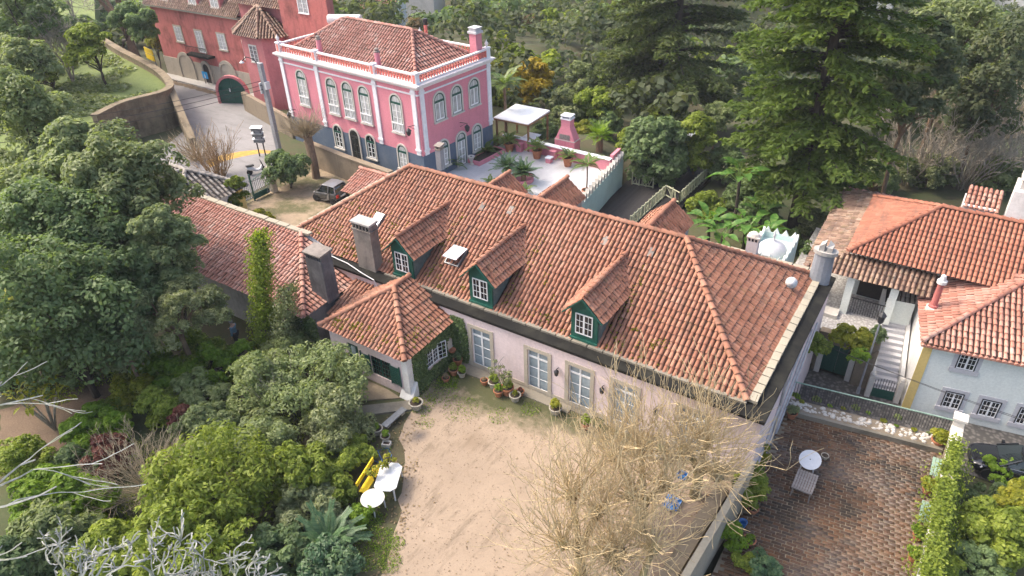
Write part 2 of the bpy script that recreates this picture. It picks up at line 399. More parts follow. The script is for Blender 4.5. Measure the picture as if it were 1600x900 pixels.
plaster('wall_red_light', (.56, .21, .21), (.24, .09, .09), .5, .6)
plaster('wall_plinth', (.10, .135, .19), (.20, .22, .25), .4, .3)
plaster('wall_mint', (.76, .79, .73), (.58, .63, .60), .35, .35)
plaster('wall_teal', (.52, .64, .60), (.34, .40, .38), .4, .5)
plaster('band_yellow', (.70, .52, .19), (.45, .36, .20), .3, .3)
plaster('stone', (.45, .40, .32), (.22, .20, .17), .5, .4)
plaster('stone_light', (.60, .56, .50), (.32, .30, .26), .5, .3)
plaster('stone_pale_grey', (.55, .54, .55), (.42, .41, .42), .4, .3)
plaster('coping', (.24, .215, .17), (.07, .065, .05), .8, .0)
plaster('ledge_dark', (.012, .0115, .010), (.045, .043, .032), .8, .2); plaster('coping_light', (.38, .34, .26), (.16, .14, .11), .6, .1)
plaster('chimney_dirty', (.27, .235, .205), (.07, .06, .055), .8, .7)
plaster('chimney_grey', (.27, .285, .31), (.10, .10, .11), .6, .6)
plaster('chimney_dark', (.10, .095, .10), (.28, .27, .27), .5, .7)
plaster('ret_wall', (.24, .19, .125), (.055, .045, .028), .9, .8)
plaster('rubble', (.26, .21, .15), (.10, .08, .055), .8, .5)
plaster('concrete', (.42, .40, .37), (.22, .2, .18), .5, .2)
plaster('mortar', (.25, .205, .145), (.06, .045, .03), .95, .0)
simple('white_paint', (.80, .80, .79), .45, .05, 8)
simple('trim_white', (.78, .78, .80), .6, .08, 4)
simple('rail_white', (.75, .70, .68), .6, .12, 5)
simple('coral', (.70, .21, .17), .7, .2, 8)
simple('dark_green', (.015, .075, .055), .4, .2, 8)
simple('dormer_green', (.012, .085, .06), .5, .25, 5)
simple('dormer_cheek', (.10, .135, .13), .7, .3, 5)
simple('iron', (.03, .03, .032), .5, .2, 8)
simple('iron_grey', (.20, .21, .22), .45, .2, 8, metal=.3)
simple('pole_grey', (.30, .30, .31), .6, .18, 5)
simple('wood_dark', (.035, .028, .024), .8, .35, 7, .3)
simple('wood_grey', (.24, .21, .19), .8, .3, 9, .3)
simple('wood_brown', (.26, .14, .07), .7, .25, 7, .2)
simple('white_plastic', (.62, .62, .62), .35, .06, 6)
simple('cream_plastic', (.52, .50, .45), .4, .12, 4)
simple('yellow_paint', (.80, .55, .01), .45, .15, 6)
simple('bench_green', (.25, .36, .28), .55, .2, 5)
simple('terracotta', (.38, .15, .075), .75, .25, 7)
simple('pot_stone', (.36, .33, .27), .85, .35, 8, .3)
simple('blue_plastic', (.04, .17, .42), .35, .25, 8)
simple('soil', (.055, .038, .026), .95, .4, 7, .5)
simple('canvas_white', (.85, .84, .82), .6, .06, 3)
simple('lattice', (.42, .42, .28), .75, .25, 8)
simple('zinc', (.46, .47, .48), .4, .2, 4, metal=.5)
simple('sky_blue_paint', (.02, .33, .68), .5, .1, 5)
simple('steel_tank', (.72, .70, .68), .35, .1, 4)
simple('rubber', (.015, .015, .016), .7, .2, 8)
simple('alloy', (.45, .46, .47), .3, .1, 8, metal=.8)
simple('car_grey', (.10, .098, .095), .22, .05, 2, metal=.3, spec=.6)
simple('car_silver', (.24, .24, .25), .35, .05, 2, metal=.55, spec=.6)
simple('car_black', (.012, .013, .016), .12, .05, 2, metal=.1, spec=.8)
simple('lamp_red', (.45, .02, .015), .25, .1, 4)
simple('lamp_clear', (.65, .67, .70), .15, .1, 4)
simple('plate_white', (.75, .75, .72), .4, .05, 4)
simple('moss', (.10, .13, .02), .9, .4, 9)
simple('skin', (.42, .24, .17), .6, .08, 6)
simple('cloth_blue', (.11, .19, .26), .85, .2, 8)
simple('cloth_dark', (.03, .03, .04), .85, .2, 8)
simple('hair_grey', (.22, .20, .19), .8, .3, 14)
glass('pane_dark', (.022, .026, .03)); glass('pane_pale', (.55, .56, .54), .25, .5); glass('pane_blue', (.32, .39, .43), .12, .6); glass('pane_sky', (.30, .34, .36), .04, .9)
glass('car_glass', (.02, .028, .03), .05, .9)
simple('glass_white', (.80, .82, .84), .15, .04, 3, spec=.7)
def barkmat(name, c, lich=None, f=.5):
    t = NT(name); n = t.noise(7, 5, .7, t.coord((1, 1, .4))); n2 = t.noise(2.2, 4, .6)
    cc = t.ramp(n, [(.3, dark(c, .55)), (.7, dark(c, 1.2))])
    if lich: cc = t.mix(t.ramp(n2, [(.45, 0.), (.65, f)]), cc, lich)
    t.col(cc); t.rough(.9); t.bump(n, .5, .03)
barkmat('bark_dark', (.05, .037, .026)); barkmat('bark_brown', (.20, .13, .08)); barkmat('bark_plane', (.30, .24, .13), (.34, .30, .12), .6)
barkmat('bark_twig', (.56, .44, .25)); barkmat('bark_white', (.40, .40, .36), (.27, .29, .18), .7); barkmat('bark_pale', (.36, .31, .24)); barkmat('bark_dry', (.42, .34, .22)); barkmat('bark_reed', (.34, .22, .11))
# foliage: base reflectances stay between .03 and .2
leafmat('leaf_deep', (0.08, 0.122, 0.052), (0.148, 0.212, 0.088), (0.26, 0.34, 0.15), .45, .5, .25)
leafmat('leaf_grey', (0.118, 0.156, 0.066), (0.215, 0.262, 0.118), (0.37, 0.415, 0.205), .45, .5, .25)
leafmat('leaf_mid', (0.1, 0.142, 0.02), (0.208, 0.268, 0.042), (0.38, 0.43, 0.08), .45, .5, .25)
leafmat('leaf_yellow', (0.139, 0.167, 0.014), (0.251, 0.266, 0.029), (0.417, 0.386, 0.055), .4, .5, .25)
leafmat('leaf_lime', (0.100, 0.176, 0.014), (0.172, 0.279, 0.027), (0.292, 0.389, 0.052), .4, .5, .25)
leafmat('leaf_olive', (0.117, 0.143, 0.066), (0.211, 0.244, 0.116), (0.423, 0.444, 0.242), .45, .45, .3)
leafmat('leaf_conifer', (0.055, 0.082, 0.026), (0.095, 0.125, 0.042), (0.16, 0.185, 0.066), .45, .6, .2)
leafmat('leaf_conifer_light', (.058, .098, .022), (.100, .148, .032), (.165, .215, .052), .45, .6, .2)
leafmat('leaf_palm', (0.074, 0.127, 0.037), (0.134, 0.210, 0.060), (0.284, 0.316, 0.090), .35, .4)
leafmat('leaf_cycad', (0.041, 0.089, 0.037), (0.079, 0.151, 0.064), (0.173, 0.245, 0.115), .25, .4)
leafmat('leaf_banana', (0.048, 0.133, 0.022), (0.097, 0.218, 0.044), (0.206, 0.303, 0.085), .4, .45)
leafmat('leaf_gold', (0.200, 0.150, 0.012), (0.360, 0.260, 0.020), (0.500, 0.380, 0.050), .4, .5)
leafmat('leaf_red', (0.100, 0.025, 0.020), (0.170, 0.055, 0.040), (0.240, 0.110, 0.070), .3, .5)
leafmat('leaf_far', (0.069, 0.096, 0.053), (0.110, 0.138, 0.071), (0.179, 0.193, 0.104), .45, .6, .2)
leafmat('leaf_dry', (0.160, 0.110, 0.060), (0.260, 0.190, 0.110), (0.360, 0.280, 0.170), .3, .7)
leafmat('leaf_pale', (0.116, 0.162, 0.053), (0.219, 0.266, 0.104), (0.358, 0.393, 0.196), .45, .5)
# ------------------------------------------------------------------ terrain
def sm(a, b, x):
    t = np.clip((x-a)/(b-a), 0, 1); return t*t*(3-2*t)
def gz(x, y):
    x = np.asarray(x, float); y = np.asarray(y, float)
    s = -.559*x+.829*y
    h = np.zeros(np.broadcast(x, y).shape)
    h = np.minimum(h, -3.06*sm(-3.75, -3.5, x)*sm(-8, 0, y)*(1-sm(46, 60, y)))
    kk = np.clip(y-51, 0, 60)*1.2; xe = -21.9-.111*np.clip(y-40.6, 0, 11); h = np.minimum(h, -2.3*sm(xe-.3-kk, xe, x)*sm(35.6, 36.0, y))
    s0 = 60+32*sm(30, 52, -x)
    h = h-.20*np.clip(s-s0, 0, 55)+.36*np.clip(s-140, 0, 400)
    h = h+.8*np.sin(x*.11+1)*np.sin(y*.09)*sm(0, 30, s-s0)
    return h
def ground_hit(px, py):
    d = CF+CR*(px-800)/FPX-CU*(py-450)/FPX; d = d/np.linalg.norm(d); t_ = 15.
    while t_ < 400:
        p = CAMP+d*t_
        if p[2] <= gz(p[0], p[1]): break
        t_ += .25
    return Vector(p)
xs = np.unique(np.concatenate([np.arange(-230, -90, 6.), np.arange(-90, 12, .8), np.arange(12, 150, 6.), np.arange(-24, -20.8, .2), [-3.75, -3.5]]))
ys = np.unique(np.concatenate([np.arange(-40, 0, 5.), np.arange(0, 62, .8), np.arange(62, 250, 4.), [35.6, 36.0]]))
X, Y = np.meshgrid(xs, ys); Z = gz(X, Y); nx, ny = len(xs), len(ys)
V = np.stack([X, Y, Z], -1).reshape(-1, 3); i, j = np.meshgrid(np.arange(nx-1), np.arange(ny-1)); k = (j*nx+i).ravel()
t = NT('ground_soil'); n1 = t.noise(.35, 6, .65); n2 = t.noise(5, 5, .7)
cc = t.mix(t.ramp(n1, [(.42, 0.), (.6, 1.)]), (.075, .06, .032), (.045, .065, .02)); cc = t.mix(t.ramp(n2, [(.3, 0.), (.75, .7)]), cc, (.09, .09, .035))
t.col(cc); t.rough(.95); t.bump(n2, .6, .06)
g = link('terrain', np_mesh('terrain', V, np.stack([k, k+1, k+nx+1, k+nx], 1), smooth=True), 'ground_soil'); tag(g, kind='structure')
def sheet(name, pts, z, m, kind='structure', thick=0.):
    mb = MB()
    if thick: mb.prism([(p[0], p[1]) for p in pts], z-thick, z)
    else: mb.poly([(p[0], p[1], z) for p in pts])
    o = mb.build(name, m); tag(o, kind=kind); return o
def rough_edge(pts, step=.5, amp=.25, seed=0):
    rng = random.Random(seed); out = []
    for a, b in zip(pts, pts[1:]+pts[:1]):
        a = Vector(a[:2]); b = Vector(b[:2]); n = max(1, int((b-a).length/step))
        for q in range(n):
            p = a.lerp(b, q/n); out.append((p.x+rng.uniform(-amp, amp), p.y+rng.uniform(-amp, amp)))
    return out
# courtyard of trodden earth
t = NT('courtyard_earth'); P = t.coord(); n1 = t.noise(.25, 6, .6, P); n2 = t.noise(2.5, 6, .7, P); n3 = t.noise(22, 3, .7, P)
trk = t.noise(.9, 5, .7, t.coord((1.6, .35, 1)))
cc = t.mix(t.ramp(n1, [(.35, 0.), (.65, 1.)]), (.27, .205, .145), (.34, .26, .185))
cc = t.mix(t.ramp(n2, [(.5, 0.), (.75, .55)]), cc, (.22, .165, .11)); cc = t.mix(t.ramp(trk, [(.53, 0.), (.66, .65)]), cc, (.15, .112, .075))
cc = t.mix(t.ramp(n3, [(.52, 0.), (.75, .5)]), cc, (.17, .13, .09))
sx_ = t.n('ShaderNodeSeparateXYZ'); t.l(P, sx_.inputs[0])
msk = t.math('ADD', t.math('MULTIPLY', t.math('SUBTRACT', t.math('SUBTRACT', sx_.outputs[1], t.math('MULTIPLY', t.math('MAXIMUM', t.math('ADD', sx_.outputs[0], 15.5), 0.), .22)), 19.5), .62), t.math('MULTIPLY', t.math('SUBTRACT', t.noise(.9, 5, .7, P), .5), 3.))
cc = t.mix(t.ramp(msk, [(.0, 0.), (.9, .95)]), cc, (.06, .066, .022))
def spot(t, P, x, y, r, amt):
    v = t.n('ShaderNodeVectorMath', operation='DISTANCE'); t.l(P, v.inputs[0]); v.inputs[1].default_value = (x, y, .012)
    dn = t.math('ADD', v.outputs['Value'], t.math('MULTIPLY', t.noise(1.6, 4, .7, P), r)); return t.ramp(t.math('DIVIDE', dn, r*2), [(.3, amt), (.75, 0.)])
q = at(655, 682, 0); cc = t.mix(spot(t, P, q.x, q.y, .55, .8), cc, (.06, .055, .06)); q = at(740, 690, 0); cc = t.mix(spot(t, P, q.x, q.y, .8, .6), cc, (.2, .145, .095))
t.col(cc); t.rough(.95); t.bump(n2, .5, .05)
cy = [(-19.0, 22.7), (-19.0, 19.6), (-18.2, 17.2), (-16.4, 15.2), (-14.9, 13.2), (-13.9, 11.0), (-13.0, 8), (-10, 5), (-3.9, 5), (-3.9, 22.7)]
sheet('courtyard', rough_edge(cy, .45, .14, 3), .012, 'courtyard_earth')
# forecourt by the gate, road, painted band
t = NT('yard_earth'); n1 = t.noise(.5, 6, .7); n2 = t.noise(5, 5, .7)
cc = t.mix(t.ramp(n1, [(.42, 0.), (.58, 1.)]), (.33, .25, .165), (.085, .085, .03)); cc = t.mix(t.ramp(n2, [(.4, 0.), (.8, .6)]), cc, (.24, .18, .12)); t.col(cc); t.rough(.95); t.bump(n2, .5, .05)
sheet('forecourt', rough_edge([(-44.3, 26.5), (-33, 25.5), (-32, 36), (-44.5, 37)], .6, .15, 5), .010, 'yard_earth')
t = NT('asphalt'); n1 = t.noise(.22, 6, .65); n2 = t.noise(40, 3, .6); n3 = t.noise(1.0, 5, .7, t.coord((.4, 1.5, 1)))
cc = t.mix(t.ramp(n1, [(.35, 0.), (.65, 1.)]), (.17, .165, .16), (.24, .23, .225)); cc = t.mix(t.ramp(n3, [(.48, 0.), (.7, .6)]), cc, (.10, .097, .094)); cc = t.mix(t.ramp(n2, [(.3, 0.), (.8, .3)]), cc, (.30, .29, .285))
t.col(cc); t.rough(.75); t.bump(n2, .2, .01)
road = [(-45.2, 27.5), (-45.4, 33), (-50, 38.2), (-57.5, 43.5), (-66.5, 46.2), (-90, 46.6), (-120, 52), (-120, 42), (-90, 40), (-72, 41.5), (-62, 37), (-58, 30), (-55, 26)]
sheet('road', road, .014, 'asphalt')
simple('road_yellow', (.46, .27, .05), .7, .3, 2); simple('wet_leaves', (.12, .085, .05), .9, .5, 3, .4)
mb = MB(); pts = [at(322, 252), at(345, 243), at(375, 237), at(405, 234), at(425, 236)]; pin = [at(328, 262), at(350, 252), at(378, 245), at(405, 240), at(425, 240)]
for a, b, c, d in zip(pts, pts[1:], pin[1:], pin): mb.poly([(p.x, p.y, .019) for p in (a, d, c, b)])
tag(mb.build('road_marking', 'road_yellow'), kind='structure')
sheet('pavement', [(-60, 45.4), (-66.5, 46.2), (-80, 46.5), (-80, 47.7), (-64, 47.7), (-60, 47)], .13, 'concrete', thick=.2)
sheet('leaf_litter', rough_edge([(-60.5, 44.4), (-66.5, 45.3), (-79, 45.7), (-79, 46.4), (-66.5, 46.1), (-60.5, 45.2)], .5, .12, 9), .022, 'wet_leaves')
# garden path
t = NT('path_earth'); n1 = t.noise(.9, 5, .7); n2 = t.noise(12, 4, .7); t.col(t.mix(t.ramp(n2, [(.35, 0.), (.8, .8)]), t.ramp(n1, [(.3, (.085, .055, .038)), (.7, (.15, .10, .065))]), (.22, .16, .10))); t.rough(.95); t.bump(n2, .5, .04)
gp = [at(*p) for p in ((0, 640), (90, 610), (135, 575), (160, 575), (178, 615), (140, 660), (95, 700), (60, 720), (0, 700))]
sheet('garden_path', rough_edge([(p.x, p.y) for p in gp], .5, .15, 7), .010, 'path_earth')
# lane, lower court
t = NT('cobble'); v = t.n('ShaderNodeTexVoronoi'); v.inputs['Scale'].default_value = 7; t.l(t.coord(), v.inputs[0]); n1 = t.noise(.6, 5, .7)
cc = t.mix(t.ramp(v.outputs['Distance'], [(.25, 0.), (.6, 1.)]), (.52, .50, .48), (.30, .285, .27)); cc = t.mix(t.ramp(n1, [(.45, 0.), (.7, .5)]), cc, (.36, .33, .29)); t.col(cc); t.rough(.85); t.bump(v.outputs['Distance'], -.4, .02)
sheet('cobbled_court', [(-6.5, 36.1), (-.3, 36.1), (-.75, 39.2), (.6, 39.4), (.6, 48), (-6.5, 48)], -.5, 'cobble', thick=2.8)
t = NT('lane_stone'); v = t.n('ShaderNodeTexVoronoi'); v.inputs['Scale'].default_value = 5; t.l(t.coord(), v.inputs[0]); t.col(t.mix(t.ramp(v.outputs['Distance'], [(.25, 0.), (.6, 1.)]), (.16, .145, .13), (.07, .065, .058))); t.rough(.85); t.bump(v.outputs['Distance'], -.4, .02)
sheet('lane', [(-3.4, 31.2), (14, 31.6), (14, 36), (1, 36.2), (-3.4, 36.2)], -3.0, 'lane_stone')
# white terrace behind the house
t = NT('terrace_white'); bk = t.n('ShaderNodeTexBrick'); bk.inputs['Scale'].default_value = 2.2; bk.offset = 0.; bk.inputs['Mortar Size'].default_value = .012; bk.inputs['Brick Width'].default_value = .5; bk.inputs['Row Height'].default_value = .5
bk.inputs['Color1'].default_value = (.56, .555, .55, 1); bk.inputs['Color2'].default_value = (.52, .51, .51, 1); bk.inputs['Mortar'].default_value = (.38, .37, .37, 1); t.l(t.coord(), bk.inputs[0])
n1 = t.noise(.7, 6, .7); t.col(t.mix(t.ramp(n1, [(.42, 0.), (.68, .5)]), bk.outputs[0], (.36, .35, .355))); t.rough(.55)
sheet('white_terrace', [(-35.8, 36.3), (-21.45, 36.3), (-22.7, 50.2), (-33.4, 50.2), (-34.4, 39.2)], .016, 'terrace_white')
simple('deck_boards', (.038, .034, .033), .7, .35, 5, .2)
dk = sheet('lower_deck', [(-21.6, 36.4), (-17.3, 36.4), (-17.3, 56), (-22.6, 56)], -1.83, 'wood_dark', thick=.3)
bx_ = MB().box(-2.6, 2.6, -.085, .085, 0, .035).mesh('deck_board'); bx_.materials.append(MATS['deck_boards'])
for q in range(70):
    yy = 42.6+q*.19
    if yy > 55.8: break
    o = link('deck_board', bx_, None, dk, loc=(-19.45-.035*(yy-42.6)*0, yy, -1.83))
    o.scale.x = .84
# raised lawn top left
wl = [at(*p, 3.0) for p in ((150, 60), (185, 82), (215, 98), (245, 115), (262, 130), (268, 143), (255, 152), (225, 160), (190, 170), (150, 190))]
WL = [(p.x, p.y) for p in wl]
t = NT('lawn'); n1 = t.noise(.8, 5, .7); n2 = t.noise(9, 4, .7); t.col(t.mix(t.ramp(n2, [(.3, 0.), (.75, .8)]), t.ramp(n1, [(.3, (.06, .10, .015)), (.7, (.14, .18, .035))]), (.20, .24, .07))); t.rough(.9); t.bump(n2, .7, .08)
sheet('raised_lawn', WL+[(-62, 20), (-75, 12), (-140, 20), (-140, 75)], 2.85, 'lawn', thick=2.9)
# ================================================================== main house
MH = thing('main_house', 'long single-storey pale pink villa with orange tiled hip roof and three green dormers', 'house', (-18, 29, 0)); MO = (-18, 29, 0)
XL, XR, YF, YB = -32.4, -3.4, 22.8, 35.2
doors = [(-17.38, 1.15), (-14.02, 1.15), (-11.72, 1.15), (-9.4, 1.15), (-6.2, 1.15)]
DH = 2.5
mb = MB()
wall_open(mb, (XL, YF), (XR, YF), 0, 3.3, [(x-XL-wd/2, x-XL+wd/2, .04, .04+DH) for x, wd in doors])
wall_open(mb, (XR, YF), (XR, YB), -3, 3.3, []); wall_open(mb, (XR, YB), (XL, YB), -2.4, 3.3, []); wall_open(mb, (XL, YB), (XL, YF), 0, 3.3, [])
mb.build('wall', 'wall_main', MH, MO)
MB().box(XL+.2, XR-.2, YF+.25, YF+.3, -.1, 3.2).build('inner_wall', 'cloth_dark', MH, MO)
mb = MB().box(XL, XR+.02, YF-.035, YF-.005, -.1, .28); mb.build('plinth', 'stone', MH, MO)
for i_, (x, wd) in enumerate(doors):
    d = rect_window(MH, (x-MO[0], YF-MO[1], .04), 0, wd, DH, 1, 3, 2, 'stone', 'white_paint', 'pane_blue', st=.2, proud=.045, sill=False, name='french_door', each=True, depth=.12, transom=.45)
    MB().box(x-wd/2-.25, x+wd/2+.25, YF-.32, YF-.05, -.05, .05).build('door_step', 'coping', MH, MO)
# parapet ledges
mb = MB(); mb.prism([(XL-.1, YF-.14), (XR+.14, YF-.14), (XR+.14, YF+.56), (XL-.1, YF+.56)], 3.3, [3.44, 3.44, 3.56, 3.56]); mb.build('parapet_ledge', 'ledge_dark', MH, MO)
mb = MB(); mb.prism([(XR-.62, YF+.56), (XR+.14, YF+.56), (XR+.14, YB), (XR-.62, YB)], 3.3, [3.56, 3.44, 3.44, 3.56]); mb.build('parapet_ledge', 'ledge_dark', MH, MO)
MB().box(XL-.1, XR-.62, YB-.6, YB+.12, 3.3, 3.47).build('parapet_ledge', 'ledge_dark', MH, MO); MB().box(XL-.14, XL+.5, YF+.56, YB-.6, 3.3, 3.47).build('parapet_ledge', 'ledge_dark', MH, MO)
stones_along((-24, YF+.5, 3.53), (XR-.8, YF+.5, 3.53), MH, MO, 'coping', L=.8, wd=.22, h=.1, seed=3)
stones_along((XR-.62, YF+.6, 3.54), (XR-.62, YB-.6, 3.54), MH, MO, 'coping_light', L=.62, wd=.36, h=.16, seed=4)
stones_along((XL+.3, YB-.05, 3.47), (XR-.4, YB-.05, 3.47), MH, MO, 'coping_light', L=.85, wd=.32, h=.15, seed=5)
stones_along((XL+.2, YF+.6, 3.47), (XL+.2, YB-.3, 3.47), MH, MO, 'coping_light', L=.7, wd=.34, h=.15, seed=6)
x0, x1, y0, y1, ze, zr = XL+.45, XR-.85, YF+.6, YB-.55, 3.56, 7.05
ym = (y0+y1)/2; rl, rr = -26.5, -9.5
DX = [-22.75, -17.7, -11.9]
def skipd(o):   # no tiles under the dormers
    for x in DX:
        if abs(o[0]-x) < .66 and 23.2 < o[1] < 26.2: return True
    for x in (-22.8, -19.3, -12.5):
        if abs(o[0]-x) < 1. and o[1] > 32.2: return True
    return False
KF = (zr-ze)/(ym-y0)
zroof = lambda y: ze+(y-y0)*KF
tiled(MH, MO, [[(x0, y0, ze), (x1, y0, ze), (rr, ym, zr), (rl, ym, zr)], [(x1, y0, ze), (x1, y1, ze), (rr, ym, zr)], [(x1, y1, ze), (x0, y1, ze), (rl, ym, zr), (rr, ym, zr)], [(x0, y1, ze), (x0, y0, ze), (rl, ym, zr)]],
      [((rl, ym, zr), (rr, ym, zr)), ((x1, y0, ze), (rr, ym, zr)), ((x1, y1, ze), (rr, ym, zr)), ((x0, y0, ze), (rl, ym, zr)), ((x0, y1, ze), (rl, ym, zr))], 'tile_main', 300, 11, skip=skipd)
def gable_roof(parent, off, x, hw, zr_, ze_, ya, yb0, yb1, m, seed, nind=0):
    """ridge along y: from ya (front, hanging over) back to yb1 at the ridge and yb0 at the eaves"""
    fl = [(x-hw, yb0, ze_), (x-hw, ya, ze_), (x, ya, zr_), (x, yb1, zr_)]; fr_ = [(x+hw, ya, ze_), (x+hw, yb0, ze_), (x, yb1, zr_), (x, ya, zr_)]
    return [fl, fr_], ((x, ya, zr_), (x, yb1, zr_))
for i_, x in enumerate(DX):
    D = bpy.data.objects.new('dormer', None); COL.objects.link(D); D.parent = MH; D.location = (x-MO[0], 23.45-MO[1], 3.7); DO = (x, 23.45, 3.7)
    mb = MB().xz([(x-.68, 3.6), (x+.68, 3.6), (x+.68, 5.42), (x, 6.05), (x-.68, 5.42)], 23.45, 23.55); mb.build('front', 'dormer_green', D, DO)
    mb = MB()
    for sx in (-1, 1): mb.box(x+sx*.68-.03, x+sx*.68+.03, 23.55, 26.6, 3.5, 5.40)
    mb.build('cheek', 'dormer_cheek', D, DO)
    mb = MB()
    for sx in (-1, 1): mb.bar((x+sx*1.02, 23.2, 5.12), (x, 23.2, 6.12), .05, .16, up=(0, 1, 0))
    mb.build('barge_board', 'dormer_green', D, DO)
    MB().box(x-.72, x+.72, 23.36, 23.45, 3.62, 3.74).build('sill', 'dormer_green', D, DO)
    rect_window(D, (0, -.01, .32), 0, .88, 1.12, 2, 3, 2, None, 'white_paint', 'pane_dark', name='window')
    fs, rg = gable_roof(D, DO, x, 1.02, 6.18, 5.16, 23.18, y0+(5.16-ze)/KF, y0+(6.18-ze)/KF, 'tile_main', 50+i_)
    tiled(D, DO, fs, [rg], 'tile_main', 0, 60+i_, sp=.215)
    mb = MB()
    for f in fs: mb.poly([(a, b, c-.06) for a, b, c in f][::-1])
    mb.build('soffit', 'wood_grey', D, DO)
for i_, (x, ye) in enumerate(((-22.8, 34.0), (-19.3, 35.1), (-12.5, 35.3))):
    hw = 1.3; zr2, ze2 = 5.55, 4.55
    D = bpy.data.objects.new('rear_dormer', None); COL.objects.link(D); D.parent = MH; D.location = (x-MO[0], ye-.2-MO[1], 3.5); DO = (x, ye-.2, 3.5)
    fs, rg = gable_roof(D, DO, x, hw, zr2, ze2, ye, ym+(zr-ze2)/KF, ym+(zr-zr2)/KF, 'tile_main', 0)
    tiled(D, DO, fs, [rg], 'tile_main', 0, 80+i_)
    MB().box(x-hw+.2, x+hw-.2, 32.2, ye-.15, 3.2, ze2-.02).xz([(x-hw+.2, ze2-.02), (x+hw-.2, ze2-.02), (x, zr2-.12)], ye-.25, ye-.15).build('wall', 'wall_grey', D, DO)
# roof lights, vents
def rooflight(x, y, w_, h_, open_=0., m='glass_white'):
    a = math.atan(KF); T = Matrix.Translation((x, y, zroof(y)+.12)) @ Matrix.Rotation(a, 4, 'X')
    mb = MB(T); mb.box(-w_/2-.06, w_/2+.06, -h_/2-.06, -h_/2, -.1, .06).box(-w_/2-.06, w_/2+.06, h_/2, h_/2+.06, -.1, .06).box(-w_/2-.06, -w_/2, -h_/2, h_/2, -.1, .06).box(w_/2, w_/2+.06, -h_/2, h_/2, -.1, .06)
    f = mb.build('roof_light', 'iron_grey', MH, MO)
    T2 = T @ Matrix.Translation((0, h_/2, .05)) @ Matrix.Rotation(-open_, 4, 'X')
    mb = MB(T2); mb.box(-w_/2-.03, w_/2+.03, -h_, .04, 0, .05); mb.build('pane', m, f, MO)
    if open_: MB(T).box(-w_/2, w_/2, -h_/2, h_/2, -.09, -.07).build('shaft', 'cloth_dark', f, MO)
rooflight(-20.45, 25.15, .8, 1.0, .42, 'glass_white'); rooflight(-26.4, 25.7, .5, .7, 0, 'pane_sky')
for (x, y) in ((-10.75, 27.95), (-13.2, 27.9), (-18.9, 28.1), (-20.6, 27.9)):
    T = Matrix.Translation((x, y, zroof(y)+.1)) @ Matrix.Rotation(math.atan(KF), 4, 'X'); MB(T).box(-.13, .13, -.25, .25, -.08, .0).build('glass_tile', 'chimney_dirty', MH, MO)
# chimneys (parts)
def chimney(x, y, z, sx, sy, h, m, cap, louv=5, name='chimney', capm=None):
    c = MB().prism([(x-sx/2, y-sy/2), (x+sx/2, y-sy/2), (x+sx/2, y+sy/2), (x-sx/2, y+sy/2)], z, z+h*.84).build(name, m, MH, MO)
    mb = MB(); z1 = z+h*.84; mb.box(x-sx/2-.04, x+sx/2+.04, y-sy/2-.04, y+sy/2+.04, z1, z1+.07)
    for q in range(louv):
        xx = x-sx/2+.04+q*(sx-.08)/(louv-1); mb.box(xx-.035, xx+.035, y-sy/2, y+sy/2, z1+.07, z+h-.08)
    mb.build('louvre', m, c, MO); MB().box(x-sx/2+.05, x+sx/2-.05, y-.05, y+.05, z1+.07, z+h-.08).build('flue', 'cloth_dark', c, MO)
    MB().prism([(x-sx/2-.06, y-sy/2-.06), (x+sx/2+.06, y-sy/2-.06), (x+sx/2+.06, y+sy/2+.06), (x-sx/2-.06, y+sy/2+.06)], z+h-.08, [z+h+.02]*2+[z+h+.06]*2).build('cap', capm or m, c, MO)
    return c
chimney(-25.15, 23.45, 3.4, 1.25, .62, 3.0, 'chimney_dirty', 1, 6, capm='concrete')
def pot_chimney(x, y, z, r, h, m, top):
    c = MB().lathe([(r, 0), (r*.92, h*.72)], 14, (x, y, z), 1.25, .85).build('chimney', m, MH, MO, smooth=False)
    MB().lathe([(r*1.12, h*.72), (r*1.15, h*.80), (r*.9, h*.80)], 14, (x, y, z), 1.25, .85).build('cap', top, c, MO)
    mb = MB()
    for q in (-1, 1): mb.prism([(x+q*r*.15, y-r*.6), (x+q*r*.75, y-r*.6), (x+q*r*.75, y+r*.6), (x+q*r*.15, y+r*.6)], z+h*.8, [z+h*(.98 if q < 0 else .9)]+[z+h*.9, z+h*.9]+[z+h*.98])
    mb.build('cowl', top, c, MO)
pot_chimney(-3.95, 34.3, 3.4, .42, 2.5, 'chimney_grey', 'concrete')
c = MB().box(-8.05, -7.45, 35.0, 35.4, 3.45, 4.4).build('chimney', 'stone_pale_grey', MH, MO)
mb = MB()
for q in range(4): mb.box(-8.05+q*.18, -7.99+q*.18, 35.0, 35.4, 4.4, 4.62)
mb.box(-8.1, -7.4, 34.95, 35.45, 4.62, 4.7).lathe([(.33, 0), (.27, .14), (.12, .24), (0, .27)], 10, (-7.75, 35.2, 4.7), 1.05, .75); mb.build('cap', 'stone_light', c, MO)
MB().box(-8.0, -7.5, 35.05, 35.35, 4.38, 4.6).build('flue', 'cloth_dark', c, MO)
q = at(689, 262, 3.5)
c = MB().box(q.x-.22, q.x+.22, q.y-.22, q.y+.22, 3.4, 4.9).build('chimney', 'chimney_grey', MH, MO)
MB().box(q.x-.27, q.x+.27, q.y-.27, q.y+.27, 4.9, 4.97).box(q.x-.2, q.x-.1, q.y-.2, q.y+.2, 4.97, 5.15).box(q.x+.1, q.x+.2, q.y-.2, q.y+.2, 4.97, 5.15).prism([(q.x-.28, q.y-.28), (q.x+.28, q.y-.28), (q.x+.28, q.y+.28), (q.x-.28, q.y+.28)], 5.15, [5.2]*2+[5.3]*2).build('cap', 'chimney_dirty', c, MO)
q = at(1237, 442, 4.3); T = Matrix.Translation(q) @ Matrix.Rotation(R(55), 4, 'X')   # white dish on the roof
